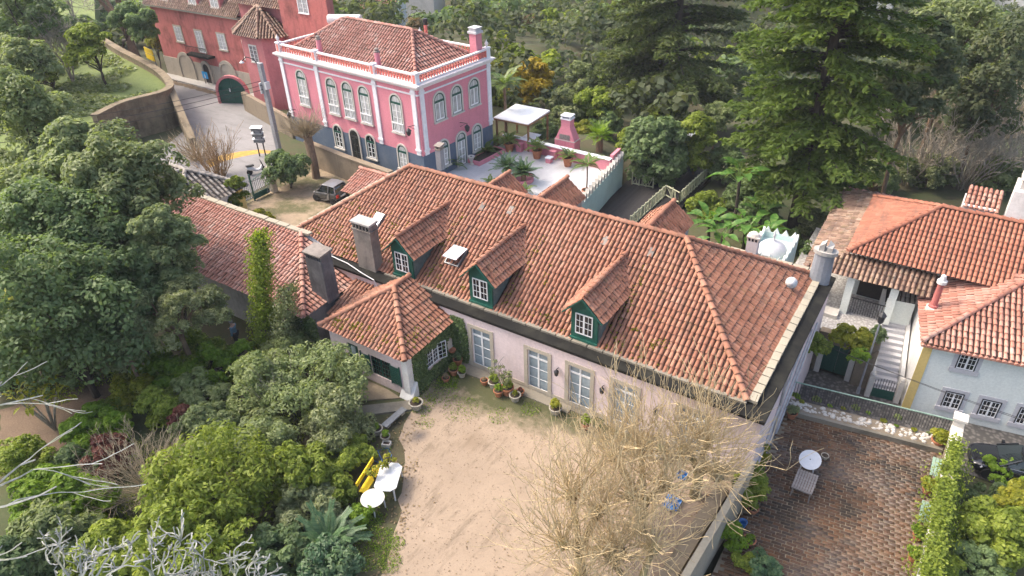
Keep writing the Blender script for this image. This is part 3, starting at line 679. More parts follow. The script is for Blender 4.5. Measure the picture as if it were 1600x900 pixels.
MB(T).lathe([(.02, 0), (.16, .02), (.28, .09), (.29, .1)], 18).build('satellite_dish', 'white_plastic', MH, MO, smooth=True); MB().tube([q-Vector((0, 0, .0)), q-Vector((-.15, 0, .45))], .03).build('dish_arm', 'iron_grey', MH, MO)
# wall lanterns, cable, drain pipe
for (x, z) in ((-12.86, 1.87), (-10.45, 1.87), (-7.8, 1.87)):
    l = MB().lathe([(.0, 0), (.10, .12), (.13, .32), (.02, .46), (.0, .5)], 6, (x, YF-.2, z-.2)).build('wall_lantern', 'iron', MH, MO)
    MB().bar((x, YF, z+.22), (x, YF-.2, z+.26), .03).build('bracket', 'iron', l, MO)
MB().tube([(-30.5, 23.2, 3.75), (-28, 23.1, 3.62), (-26.4, 22.95, 3.62), (-25.2, 22.75, 3.5), (-24.2, 22.6, 3.45), (-24.05, 22.62, 3.1), (-24.3, 22.66, 2.7)], .03, 5).build('cable', 'white_plastic', MH, MO)
for (a, b, yy0) in ((0, 0, 0),):
    mb = MB()
    for k_, (ya, yb, za) in enumerate(((23.1, 29.2, 2.9), (25.0, 31.5, 2.4), (27, 33, 1.9))):
        mb.tube([(XR+.05, ya, za-3.6), (XR+.05, yb, za)], .05, 6)
    mb.tube([(XR+.06, 26.5, 3.2), (XR+.06, 26.5, -1.2)], .055, 6)
    mb.build('drain_pipe', 'zinc', MH, MO)
# moss cushions on the tiles
def moss_tufts(parent, off, spots, seed=0):
    rng = np.random.default_rng(seed); Vs = []; Fs = []; n = 0; rn = []
    for (x, y, z, r, k_) in spots:
        for _ in range(k_):
            a = rng.uniform(0, 6.28); d = r*math.sqrt(rng.random()); px_, py_ = x+d*math.cos(a), y+d*math.sin(a)*.7; pz = z(px_, py_) if callable(z) else z
            s_ = rng.uniform(.018, .042)
            for _k in range(3):
                t_ = rng.uniform(0, 6.28); dx, dy = math.cos(t_)*s_, math.sin(t_)*s_
                Vs += [(px_-dx, py_-dy, pz-.02), (px_+dx, py_+dy, pz-.02), (px_+dx*.4-dy*.5, py_+dy*.4+dx*.5, pz+s_*1.1), (px_-dx*.4-dy*.5, py_-dy*.4+dx*.5, pz+s_*1.1)]
                Fs.append((n, n+1, n+2, n+3)); n += 4; rn.append(rng.random())
    o = link('moss', np_mesh('moss', np.array(Vs)-np.array(off), np.array(Fs), rn), 'leaf_yellow', parent); o['kind'] = 'stuff'
rng = random.Random(5); sp_ = []
zt = lambda x, y: zroof(y)+.10
for x in DX: sp_ += [(x+1.15+rng.uniform(-.1, .25), 23.9+q*.33, zt, .22, rng.randint(4, 14)) for q in range(11)]
sp_ += [(rng.uniform(-31, -8), y0+abs(rng.gauss(0, .9)), zt, rng.uniform(.1, .3), rng.randint(2, 10)) for _ in range(130)] + [(rng.uniform(-31, -23.5), rng.uniform(24, 26.5), zt, .3, rng.randint(2, 9)) for _ in range(60)]
sp_ = [q for q in sp_ if q[0]-x0 > (q[1]-y0)*.97+.3]
moss_tufts(MH, MO, sp_, 4)
# ================================================================== left wing
LW = thing('side_wing', 'low wing with orange tiled hip roof and ivy pillar, joined to left end of villa', 'building', (-32, 21, 0)); LO = (-32, 21, 0)
wx0, wx1, wy0, wy1, we, wt = -42.5, -25.9, 18.9, 23.25, 2.6, 4.3
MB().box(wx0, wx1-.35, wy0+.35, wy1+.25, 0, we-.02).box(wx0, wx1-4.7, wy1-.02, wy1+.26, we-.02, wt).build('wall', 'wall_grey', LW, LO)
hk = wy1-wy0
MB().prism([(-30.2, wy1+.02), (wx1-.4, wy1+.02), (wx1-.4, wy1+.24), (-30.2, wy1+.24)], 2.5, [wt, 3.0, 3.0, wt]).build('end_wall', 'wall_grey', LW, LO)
tiled(LW, LO, [[(wx0, wy0, we), (wx1, wy0, we), (wx1-hk, wy1, wt), (wx0, wy1, wt)], [(wx1, wy0, we), (wx1, wy1, we), (wx1-hk, wy1, wt)]], [((wx1, wy0, we), (wx1-hk, wy1, wt))], 'tile_pale', 120, 21, sp=.25)
stones_along((wx0, wy1+.13, wt+.02), (-29.6, wy1+.13, wt+.02), LW, LO, 'coping_light', L=.9, wd=.36, h=.12, seed=8)
c = MB().prism([(-26.85, 20.55), (-25.7, 20.55), (-25.7, 21.35), (-26.85, 21.35)], 2.6, 5.15).build('chimney', 'chimney_dark', LW, LO)
mb = MB()
for q in range(8): mb.box(-26.83+q*.155, -26.76+q*.155, 20.58, 21.32, 5.15, 5.45)
mb.build('louvre', 'chimney_dark', c, LO); MB().box(-26.75, -25.8, 20.8, 21.1, 5.1, 5.44).build('flue', 'cloth_dark', c, LO)
MB().prism([(-26.93, 20.48), (-25.62, 20.48), (-25.62, 21.42), (-26.93, 21.42)], 5.45, [5.52, 5.52, 5.62, 5.62]).build('cap', 'chimney_dirty', c, LO)
# ================================================================== garden outbuilding
OB = thing('garden_outbuilding', 'small pale pink outbuilding with pyramid tiled roof and ivy on its right wall', 'building', (-22, 21, 0)); OO = (-22, 21, 0)
ex0, ex1, ey0, oe, oz = -24.75, -19.05, 18.9, 2.55, 4.25
mb = MB(); wall_open(mb, (-24.4, 19.15), (-19.2, 19.15), 0, oe, [(1.2, 1.95, .03, 1.95), (2.75, 4.05, .55, 1.75)]); wall_open(mb, (-19.2, 19.15), (-19.2, 22.8), 0, oe, [(1.42, 2.56, .8, 1.85)]); wall_open(mb, (-24.4, 22.8), (-24.4, 19.15), 0, oe, [])
mb.build('wall', 'wall_main', OB, OO)
MB().prism([(-19.5, 19.08), (-19.13, 19.08), (-19.13, 19.45), (-19.5, 19.45)], 0, oe).prism([(-19.75, 18.9), (-18.95, 18.9), (-18.95, 19.5), (-19.75, 19.5)], 0, [.02, .02, .9, .9]).build('corner_pier', 'wall_white', OB, OO)
rect_window(OB, (-21-OO[0]+0, 19.15-OO[1], .55), 0, 1.3, 1.2, 3, 4, 2, None, 'dark_green', 'pane_dark', name='window', depth=.1)
for sx in (-1, 1):
    mb = MB()
    for q in range(9): mb.box(-21+sx*.98-.28, -21+sx*.98+.28, 19.09, 19.14, .58+q*.125, .66+q*.125)
    mb.box(-21+sx*.98-.32, -21+sx*.98-.27, 19.08, 19.145, .52, 1.78).box(-21+sx*.98+.27, -21+sx*.98+.32, 19.08, 19.145, .52, 1.78)
    mb.build('shutter', 'dark_green', OB, OO)
d = MB().box(-23.18, -22.47, 19.2, 19.26, .03, 1.95).build('door', 'dark_green', OB, OO); MB().box(-22.98, -22.67, 19.18, 19.2, 1.15, 1.8).build('pane', 'pane_blue', d, OO); MB().box(-22.57, -22.52, 19.15, 19.2, .95, 1.05).build('handle', 'alloy', d, OO)
rect_window(OB, (-19.2-OO[0], 21.14-OO[1]+0, .8), R(90), 1.14, 1.05, 3, 4, 2, None, 'white_paint', 'pane_dark', name='window', depth=.08)
rect_window(OB, (-19.15-OO[0], 21.14-OO[1]+.62, .8), R(65), .5, 1.05, 2, 4, 1, None, 'white_paint', 'pane_dark', name='open_casement', sill=False)
xm = (ex0+ex1)/2; hw = (ex1-ex0)/2; yp = ey0+hw
tiled(OB, OO, [[(ex0, ey0, oe), (ex1, ey0, oe), (xm, yp, oz)], [(ex1, ey0, oe), (ex1, 22.95, oe), (xm, 23.0, oz), (xm, yp, oz)], [(ex0, 22.95, oe), (ex0, ey0, oe), (xm, yp, oz), (xm, 23., oz)]],
      [((ex0, ey0, oe), (xm, yp, oz)), ((ex1, ey0, oe), (xm, yp, oz)), ((xm, 23, oz), (xm, yp, oz))], 'tile_main', 300, 31, sp=.24)
MB().poly([(ex0+.05, ey0+.05, oe-.05), (ex0+.05, 22.7, oe-.05), (ex1-.05, 22.7, oe-.05), (ex1-.05, ey0+.05, oe-.05)]).build('soffit', 'wood_grey', OB, OO)
zo = lambda x, y: oe+(min(y-ey0, ex1-x, x-ex0))*(oz-oe)/hw+.09
moss_tufts(OB, OO, [(rng.uniform(ex0+.5, ex1-.4), ey0+rng.uniform(.15, .7), zo, .2, rng.randint(4, 16)) for _ in range(26)]+[(ex1-rng.uniform(.15, .7), rng.uniform(19.6, 22.6), zo, .2, rng.randint(3, 12)) for _ in range(16)], 9)
MB().lathe([(.0, 0), (.16, .05), (.2, .18), (.19, .2), (.0, .12)], 10, (-19.02, 22.42, .75)).build('wall_basin', 'terracotta', OB, OO)
MB().xz([(-.2, 0), (-.2, .4), (-.1, .6), (.1, .6), (.2, .4), (.2, 0)], 0, .05).build('wall_niche', 'stone_light', OB).matrix_local = Matrix.Translation((-19.14-OO[0], 22.42-OO[1], .95)) @ Matrix.Rotation(R(90), 4, 'Z')
# low lean-to between wing and outbuilding
LT = thing('lean_to_roof', 'narrow tiled lean-to roof squeezed between wing and outbuilding', 'building', (-25.3, 22, 0)); TO = (-25.3, 22, 0)
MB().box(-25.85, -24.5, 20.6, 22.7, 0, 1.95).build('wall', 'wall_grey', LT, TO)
tiled(LT, TO, [[(-25.85, 20.4, 2.0), (-24.45, 20.4, 2.0), (-24.45, 22.8, 2.9), (-25.85, 22.8, 2.9)]], [], 'tile_main', 0, 35)
# ================================================================== old shed left of the gate
SH = thing('gate_lodge', 'old lodge with striped grey tiled roof and tiny dormer beside gate', 'building', (-45.5, 26, 0)); SO = (-45.5, 26, 0)
MB().box(-49.3, -42.3, 23.4, 28.2, 0, 2.5).build('wall', 'wall_white', SH, SO)
tiled(SH, SO, [[(-49.8, 23.0, 2.4), (-41.9, 23.0, 2.4), (-44.6, 25.8, 4.1), (-47.2, 25.8, 4.1)], [(-41.9, 23.0, 2.4), (-41.9, 28.6, 2.4), (-44.6, 25.8, 4.1)], [(-41.9, 28.6, 2.4), (-49.8, 28.6, 2.4), (-47.2, 25.8, 4.1), (-44.6, 25.8, 4.1)], [(-49.8, 28.6, 2.4), (-49.8, 23.0, 2.4), (-47.2, 25.8, 4.1)]],
      [((-47.2, 25.8, 4.1), (-44.6, 25.8, 4.1)), ((-41.9, 23, 2.4), (-44.6, 25.8, 4.1)), ((-41.9, 28.6, 2.4), (-44.6, 25.8, 4.1))], 'tile_grey', 0, 41, deck='tile_bed_grey', sp=.34)
D = bpy.data.objects.new('dormer', None); COL.objects.link(D); D.parent = SH; D.location = (-44.9-SO[0], 24.0-SO[1], 3.0); DO = (-44.9, 24.0, 3.0)
MB().xz([(-45.5, 2.8), (-44.3, 2.8), (-44.3, 3.55), (-44.9, 3.95), (-45.5, 3.55)], 23.95, 24.9).build('front', 'wall_white', D, DO)
rect_window(D, (0, -.06, .05), 0, .8, .5, 2, 2, 2, None, 'white_paint', 'pane_dark')
fs, rg = gable_roof(D, DO, -44.9, .8, 4.05, 3.5, 23.75, 24.85, 25.7, 'tile_grey', 3); tiled(D, DO, fs, [rg], 'tile_grey', 0, 44, deck='tile_bed_grey', sp=.3)
MB().box(-42.28, -42.2, 24.2, 26.2, .1, 2.1).build('garage_door', 'wall_white', SH, SO); MB().box(-42.29, -42.1, 27.6, 28.2, 0, 2.4).build('corner_pillar', 'band_yellow', SH, SO)
# small tiled shelter behind left end of villa
q0, q1, q2, q3 = at(545, 262, 2.5), at(606, 268, 2.5), at(592, 302, 2.1), at(545, 290, 2.1)
PS = thing('tiled_shelter', 'small tiled lean-to shelter behind villa near parked grey car', 'building', (q3.x, q3.y, 0)); PO = (q3.x, q3.y, 0)
tiled(PS, PO, [[(-36.1, 31.9, 2.0), (-33.0, 31.9, 2.0), (-33.2, 34.3, 2.75), (-36.3, 34.3, 2.75)]], [((-36.3, 34.3, 2.75), (-33.2, 34.3, 2.75))], 'tile_pale', 0, 47)
MB().box(-36.1, -33.1, 34.15, 34.4, 0, 2.7).box(-33.2, -33.0, 32.2, 34.2, 0, 1.95).build('wall', 'wall_grey', PS, PO)
# ================================================================== pink house
PHR = R(-5); PH = thing('pink_house', 'tall pink two-storey house with white pilasters, roof balustrade and arched windows', 'house', (-34.3, 39.2, 0), PHR)
PW, PD = 16.4, 8.4
def shell(mb, z0, z1, e=0.): return mb.box(-PW-e, e, -e, PD+e, z0, z1)
shell(MB(), 2.28, 7.6).build('wall', 'wall_pink', PH); shell(MB(), -2.5, 2.28, .02).build('plinth', 'wall_plinth', PH)
for (x0_, x1_) in ((-PW, -PW+.42), (-11.75, -11.33), (-4.83, -4.41), (-.62, -.2)):
    p = MB().box(x0_, x1_, -.09, 0, 2.3, 7.5).build('pilaster', 'trim_white', PH); MB().box(x0_-.07, x1_+.07, -.14, -.005, 2.62, 2.78).box(x0_-.05, x1_+.05, -.13, -.003, 7.2, 7.32).build('moulding', 'trim_white', p)
for (y0_, y1_) in ((.2, .62), (PD-.42, PD)):
    p = MB().box(0, .09, y0_, y1_, 2.3, 7.5).build('pilaster', 'trim_white', PH); MB().box(.004, .14, y0_-.07, y1_+.07, 2.62, 2.78).box(.002, .13, y0_-.05, y1_+.05, 7.2, 7.32).build('moulding', 'trim_white', p)
mb = shell(MB(), 7.5, 7.62, .12); shell(mb, 7.62, 7.74, .24); shell(mb, 7.74, 7.86, .36); mb.build('cornice', 'rail_white', PH); shell(MB(), 7.02, 7.14, .05).build('string_course', 'trim_white', PH)
B0, B1 = 7.87, 8.62
def balu(a, b):
    a = Vector(a); b = Vector(b); d = (b-a).normalized(); L = (b-a).length
    r = MB(); r.bar(a+Vector((0, 0, B1-.06)), b+Vector((0, 0, B1-.06)), .24, .12); r.bar(a+Vector((0, 0, B0+.05)), b+Vector((0, 0, B0+.05)), .2, .1); o = r.build('balustrade_rail', 'rail_white', PH)
    mb = MB(); n = int(L/.3)
    for q in range(n):
        p = a+d*((q+.5)*L/n); mb.lathe([(.05, 0), (.085, .14), (.045, .28), (.04, .34), (.085, .42), (.05, .52)], 5, (p.x, p.y, B0+.1)); mb.bar(p+Vector((0, 0, B0+.36))-d*L/n/2, p+Vector((0, 0, B0+.36))+d*L/n/2, .05, .05)
    w_ = mb.build('balusters', 'coral', PH, smooth=False); w_['kind'] = 'stuff'
posts = [(-PW+.1, .12), (-11.54, .12), (-4.62, .12), (-.12, .12), (-.12, PD-.12), (-PW+.1, PD-.12), (-7.5, PD-.12)]
for a, b in ((0, 1), (1, 2), (2, 3), (3, 4), (4, 6), (6, 5), (5, 0)): balu((posts[a][0], posts[a][1], 0), (posts[b][0], posts[b][1], 0))
for i_, (x, y) in enumerate(posts):
    p = MB().box(x-.2, x+.2, y-.2, y+.2, B0, B1+.03).box(x-.24, x+.24, y-.24, y+.24, B1+.03, B1+.11).build('balustrade_post', 'trim_white', PH)
    if i_ in (0, 4, 5, 6): MB().lathe([(.1, 0), (.06, .08), (.16, .26), (.12, .38), (.03, .46), (.05, .54), (0, .6)], 10, (x, y, B1+.11)).build('finial', 'rail_white', p, smooth=True)
    MB().box(x-.13, x+.13, y-.215, y-.2, B0+.08, B1-.05).build('panel', 'coral', p)
ri, rz_ = .75, 10.35
rx0, rx1, ry0, ry1 = -PW+ri, -ri, ri, PD-ri; rm = PD/2; rd = (ry1-ry0)/2; rzb = 8.0
tiled_pts = [[(rx0, ry0, rzb), (rx1, ry0, rzb), (rx1-rd, rm, rz_), (rx0+rd, rm, rz_)], [(rx1, ry0, rzb), (rx1, ry1, rzb), (rx1-rd, rm, rz_)], [(rx1, ry1, rzb), (rx0, ry1, rzb), (rx0+rd, rm, rz_), (rx1-rd, rm, rz_)], [(rx0, ry1, rzb), (rx0, ry0, rzb), (rx0+rd, rm, rz_)]]
tiled(PH, (0, 0, 0), tiled_pts, [((rx0+rd, rm, rz_), (rx1-rd, rm, rz_)), ((rx1, ry0, rzb), (rx1-rd, rm, rz_)), ((rx1, ry1, rzb), (rx1-rd, rm, rz_)), ((rx0, ry0, rzb), (rx0+rd, rm, rz_))], 'tile_pink_house', 0, 51, nridge=120, sp=.3, step=.42)
for x in (-13.85, -9.95, -8.0, -6.02, -2.42): arch_window(PH, (x, 0, 3.72), 0, 1.15, 3.0, 'stone_light', balcony='white_paint', st=.12, bars=3, name='balcony_window')
for y in (2.2, 4.2, 6.3): arch_window(PH, (0, y, 4.55), R(90), 1.15, 2.15, 'stone_light', st=.14, bars=0)
arch_window(PH, (-10.05, -.02, .7), 0, 1.0, 2.0, 'stone_light', st=.13, pane='pane_dark'); arch_window(PH, (-6.0, -.02, .7), 0, 1.0, 2.0, 'stone_light', st=.13, pane='pane_dark'); arch_window(PH, (-2.3, -.02, .7), 0, 1.0, 2.0, 'stone_light', st=.13)
dd = arch_window(PH, (-7.95, -.02, .05), 0, 1.05, 2.7, 'stone_light', st=.14, pane='pane_dark', sash='iron', frame='iron', sill=False, name='front_door')
arch_window(PH, (.02, 4.35, .03), R(90), 1.05, 2.8, 'stone_light', st=.14, sill=False, name='terrace_door'); arch_window(PH, (.02, 6.35, .7), R(90), 1.05, 2.15, 'stone_light', st=.14); arch_window(PH, (.02, 2.25, .7), R(90), 1.05, 2.15, 'stone_light', st=.14)
for x in (-11.54, -4.62):
    c = MB().lathe([(.24, 0), (.2, 1.45)], 12, (x-.1, .75, 7.95)).build('chimney_pipe', 'wall_pink', PH); MB().lathe([(.25, 0), (.25, .08), (.16, .1), (.18, .25), (.05, .34), (0, .34)], 10, (x-.1, .75, 9.4)).build('cap', 'chimney_dirty', c)
c = MB().box(-1.0, -.3, PD-1.15, PD-.45, 7.9, 9.9).build('chimney', 'wall_pink', PH); MB().box(-1.1, -.2, PD-1.25, PD-.35, 9.9, 10.05).box(-1.0, -.3, PD-1.15, PD-.45, 10.05, 10.3).box(-1.06, -.24, PD-1.21, PD-.39, 10.3, 10.36).build('cap', 'stone_pale_grey', c)
c = MB().lathe([(.14, 0), (.14, 1.4)], 8, (-5.6, PD-1.3, 8.6)).build('flue_pipe', 'coral', PH); MB().lathe([(.14, 0), (.22, .3), (.2, .5)], 8, (-5.6, PD-1.3, 10.0)).build('cap', 'iron', c)
T = Matrix.Translation((-13.9, 5.6, 9.75)) @ Matrix.Rotation(R(28), 4, 'Z') @ Matrix.Rotation(R(90), 4, 'Y'); MB(T).lathe([(.0, -1.5), (.38, -1.5), (.42, -1.4), (.42, 1.4), (.38, 1.5), (0, 1.5)], 16).build('water_tank', 'steel_tank', PH)
MB(T).lathe([(0, -1.53), (.33, -1.53), (.33, -1.5)], 14).build('tank_end', 'iron', PH); MB().box(-14.4, -14.2, 5.3, 5.9, 8.4, 9.5).box(-13.6, -13.4, 5.3, 5.9, 8.6, 9.5).build('tank_stand', 'iron_grey', PH)
for (x, y, z, rz) in ((-.55, -.0, 4.6, 0), (0, 4.4, 3.55, R(90)), (-15.6, 0, 2.9, 0)):   # lanterns on brackets
    T = Matrix.Translation((x, y, z)) @ Matrix.Rotation(rz, 4, 'Z'); l = MB(T).lathe([(.05, -.42), (.16, -.3), (.22, 0.), (.06, .18), (0, .24)], 6, (0, -.75, -.1)).build('bracket_lantern', 'iron', PH); MB(T).bar((0, 0, .12), (0, -.8, .2), .04).bar((0, 0, -.25), (0, -.6, .15), .025).build('bracket', 'iron', l)
# ================================================================== red house
RD = thing('red_house', 'weathered red house with stained walls, stone arches and bay tower above the road', 'house', (-72, 47.7, 0)); RO = (-72, 47.7, 0)
MB().box(-79.6, -64.0, 47.7, 57, 0, 8.05).build('wall', 'wall_red', RD, RO); MB().box(-79.7, -64.1, 47.64, 47.7, 0, 2.2).build('plinth', 'stone', RD, RO)
bay = [(-63.6, 47.7), (-62.9, 46.3), (-61.6, 45.3), (-58.6, 45.3), (-57.3, 46.2), (-57.0, 47.7)]
bw = MB().prism(bay, 0, 7.3).build('bay_wall', 'wall_red_light', RD, RO)
bt = (-60.2, 47.0, 9.6); eav = [(-64.2, 47.7, 7.15), (-63.4, 45.9, 7.15), (-61.8, 44.75, 7.15), (-58.4, 44.75, 7.15), (-56.8, 45.8, 7.15), (-56.4, 47.7, 7.15)]
tiled(RD, RO, [[a, b, bt] for a, b in zip(eav, eav[1:])], [(a, bt) for a in eav[1:5]], 'tile_old', 0, 61, nridge=40, sp=.3)
MB().box(-64.0, -56.6, 47.7, 52, 0, 12.5).build('gable_wall', 'wall_red_light', RD, RO); MB().prism([(-57.0, 46.9), (-50.6, 46.9), (-52.5, 49.5), (-57.0, 49.5)], 0, 12.5).build('front_wall', 'wall_red', RD, RO)
tiled(RD, RO, [[(-80.1, 47.2, 7.95), (-64.1, 47.2, 7.95), (-64.1, 49.6, 10.4), (-80.1, 49.6, 10.4)], [(-64.6, 47.0, 9.5), (-57.0, 47.0, 9.5), (-57.0, 49, 11.5), (-64.6, 49, 11.5)]], [], 'tile_old', 0, 63, sp=.3)
MB().box(-80.0, -64.1, 47.25, 47.7, 7.75, 7.92).build('eaves', 'stone', RD, RO)
for x in (-71.6, -67.9, -76.6):
    MB().box(x-.85, x+.85, 47.75, 49.4, 8.2, 10.4).build('dormer_wall', 'wall_red_light', RD, RO); rect_window(RD, (x-RO[0], 47.75-RO[1], 8.55), 0, 1.1, 1.5, 2, 3, 2, 'stone_light', 'white_paint', 'pane_pale')
for x, w_, h_, z in ((-75.5, 1.15, 1.6, 4.25), (-68.1, 1.15, 1.6, 4.25)): rect_window(RD, (x-RO[0], -.0, z), 0, w_, h_, 3, 4, 2, 'stone', 'white_paint', 'pane_pale', st=.16)
rect_window(RD, (-71.9-RO[0], 0, 3.45), 0, 1.05, 2.3, 2, 5, 2, 'stone', 'white_paint', 'pane_pale', st=.18, sill=False, name='balcony_door')
b = MB().prism([(-73.8, 46.85), (-70.2, 46.85), (-70.0, 47.7), (-74.0, 47.7)], 3.12, 3.34).build('balcony', 'ledge_dark', RD, RO); mb = MB()
for q in range(15): mb.box(-73.75+q*.25, -73.72+q*.25, 46.88, 46.91, 3.34, 4.2)
mb.box(-73.8, -70.2, 46.87, 46.92, 4.2, 4.25).build('railing', 'iron', b, RO)
for x, z in ((-75.6, 0), (-68.3, 0)):
    inn = path_arch(2.3, 2.75); out = path_arch(2.9, 3.1); o = ring_mesh(inn, out, -.1, .02).build('stone_arch', 'stone', RD); o.location = (x-RO[0], -.07, z); MB().poly([(p[0], -.03, p[1]) for p in inn]).build('infill', 'stone', o)
inn = path_arch(1.05, 2.25); o = ring_mesh(inn, path_arch(1.65, 2.6), -.12, .02).build('door_arch', 'stone', RD); o.location = (-72.0-RO[0], -.07, 0); MB().poly([(p[0], -.02, p[1]) for p in inn]).build('door', 'wood_dark', o)
for x, y, rz in ((-62.25, 45.8, R(-37)), (-60.1, 45.3, 0)): rect_window(RD, (x-RO[0], y-RO[1], 4.6), rz, 1.0, 1.6, 3, 4, 2, 'stone_light', 'white_paint', 'pane_dark', st=.08)
rect_window(RD, (-53.7-RO[0], 46.9-RO[1], 9.5), 0, 1.25, 1.3, 3, 3, 2, 'white_paint', 'white_paint', 'pane_pale', st=.06); rect_window(RD, (-59.3-RO[0], 47.7-RO[1], 9.9), 0, 1.2, 1.2, 2, 2, 2, 'white_paint', 'white_paint', 'pane_pale', st=.06)
FP = thing('blue_poster_board', 'small bright blue board with white figure hanging in red house doorway', 'sign', (-71.95, 47.2, .75)); MB().box(-.45, .45, -.03, .03, 0, .75).build('panel', 'sky_blue_paint', FP); MB().box(-.06, .06, -.036, -.031, .1, .45).lathe([(.09, -.0), (.0, .0)], 10, (0, -.035, .52)).build('figure', 'white_paint', FP); MB().box(-.3, -.26, 0, .04, -.75, 0).box(.26, .3, 0, .04, -.75, 0).build('stand', 'iron', FP)
# green carriage gate below the tower
gq = at(372, 160, 0); inn = path_arch(3.1, 2.7)
GG = thing('green_carriage_gate', 'green arched double carriage gate below red tower beside road', 'gate', (-64.0, 44.6, 0), R(24)); MB().poly([(p[0], 0, p[1]) for p in inn]).build('leaf', 'dark_green', GG); MB().box(-.03, .03, -.06, -.01, 0, 2.6).box(-1.5, 1.5, -.05, -.01, 1.3, 1.4).build('rail', 'dark_green', GG); MB().box(-.28, -.18, -.09, -.02, 1.25, 1.6).build('handle', 'white_paint', GG); ring_mesh(inn, path_arch(3.6, 2.95), -.15, .15).build('frame', 'wall_red_light', GG)
# red garden wall between gate and pink house
GW = tag(MB().prism([(-61.3, 43.6), (-51.0, 40.6), (-50.9, 41.0), (-61.2, 44.0)], 0, 1.9).build('garden_wall', 'rubble'), 'old brown garden wall between green gate and pink house', 'wall')
# ================================================================== retaining wall round the raised lawn
RWT = thing('retaining_wall', 'curved mossy retaining wall holding up the bright lawn above the road', 'wall', (WL[5][0], WL[5][1], 0)); RO2 = (WL[5][0], WL[5][1], 0)
def strip_wall(pts, th, z0, z1, name, m, parent=None, off=(0, 0, 0)):
    mb = MB(); P = [Vector((p[0], p[1])) for p in pts]; L = []; Rr = []
    for i in range(len(P)):
        d = (P[min(i+1, len(P)-1)]-P[max(i-1, 0)]).normalized(); n = Vector((-d.y, d.x)); L.append(P[i]+n*th/2); Rr.append(P[i]-n*th/2)
    zz0 = z0 if hasattr(z0, '__len__') else [z0]*len(P); zz1 = z1 if hasattr(z1, '__len__') else [z1]*len(P); vs = []
    for i in range(len(P)): vs += [(L[i].x, L[i].y, zz0[i]), (Rr[i].x, Rr[i].y, zz0[i]), (Rr[i].x, Rr[i].y, zz1[i]), (L[i].x, L[i].y, zz1[i])]
    fs = [(0, 3, 2, 1), tuple(4*(len(P)-1)+q for q in (0, 1, 2, 3))]
    for i in range(len(P)-1):
        a = 4*i; b = a+4; fs += [(a, b, b+3, a+3), (a+3, b+3, b+2, a+2), (a+2, b+2, b+1, a+1)]
    mb.add(vs, fs); return mb.build(name, m, parent, off)
def smooth_path(P, n=4):
    out = []; P = [Vector(p[:2]) for p in P]
    for i in range(len(P)-1):
        p0, p1, p2, p3 = P[max(i-1, 0)], P[i], P[i+1], P[min(i+2, len(P)-1)]
        for q in range(n):
            t_ = q/n; out.append(.5*((2*p1)+(p2-p0)*t_+(2*p0-5*p1+4*p2-p3)*t_*t_+(3*p1-p0-3*p2+p3)*t_**3))
    return out+[P[-1]]
SW = smooth_path(WL, 5); strip_wall(SW, .5, -.1, 3.45, 'wall', 'ret_wall', RWT, RO2); strip_wall(SW, .72, 3.45, 3.62, 'wall_cap', 'ret_wall', RWT, RO2)
b0 = Vector(WL[5]); b1 = at(303, 226, .3); strip_wall([b0, b0.lerp(Vector((b1.x, b1.y)), .5), (b1.x, b1.y)], .6, -.1, [3.5, 2.2, .9], 'buttress', 'ret_wall', RWT, RO2)
# yard boundary wall below pink house
yw = [(at(478, 221, 2).x, at(478, 221, 2).y), (at(540, 245, 2).x, at(540, 245, 2).y), (-35.0, 36.1)]
YW = thing('yard_wall', 'brown ivy-stained stone wall between parked grey car and pink house', 'wall', (yw[1][0], yw[1][1], 0)); strip_wall(yw, .35, 0, 2.0, 'wall', 'rubble', YW, (yw[1][0], yw[1][1], 0)); strip_wall(yw, .5, 2.0, 2.1, 'coping', 'rubble', YW, (yw[1][0], yw[1][1], 0))
# ================================================================== terrace behind the house
TP = thing('terrace_parapet', 'low pink parapet with white coping at far side of white terrace', 'wall', (-28, 48.6, 0)); TPO = (-28, 48.6, 0)
par = [(-33.3, 48.9), (-29.9, 48.75), (-26.0, 48.6), (-22.75, 48.5)]
strip_wall(par, .3, 0, .95, 'wall', 'wall_pink', TP, TPO); strip_wall([(p[0], p[1]) for p in par], .5, .95, 1.02, 'coping', 'trim_white', TP, TPO)
strip_wall([(-22.8, 48.7), (-22.9, 50.3)], .28, 0, 1.25, 'end_wall', 'wall_pink', TP, TPO)
for x in (-31.3, -27.95): MB().box(x-.25, x+.25, 48.1, 48.5, 0, .7).box(x-.3, x+.3, 48.05, 48.52, .7, .76).build('pier', 'wall_pink', TP, TPO)
CW = thing('crenellated_wall', 'pale green crenellated wall dropping from white terrace to dark deck', 'wall', (-22, 45, -2)); CWO = (-22, 45, -2)
cw = [(-21.5, 36.4), (-21.55, 40.6), (-22.62, 50.3)]; strip_wall(cw, .3, -2.4, .45, 'wall', 'wall_teal', CW, CWO)
a, b = Vector((-21.45, 39.6)), Vector((-22.6, 50.2)); me = MB().xz([(-.2, 0), (.2, 0), (.2, .3), (.1, .42), (0, .62), (-.1, .42), (-.2, .3)], -.15, .15).mesh('merlon'); me.materials.append(MATS['stone_light'])
for q in range(18): p = a.lerp(b, q/17); link('merlon', me, None, CW, loc=(p.x-CWO[0], p.y-CWO[1], .45-CWO[2]), rz=math.atan2(b.y-a.y, b.x-a.x))
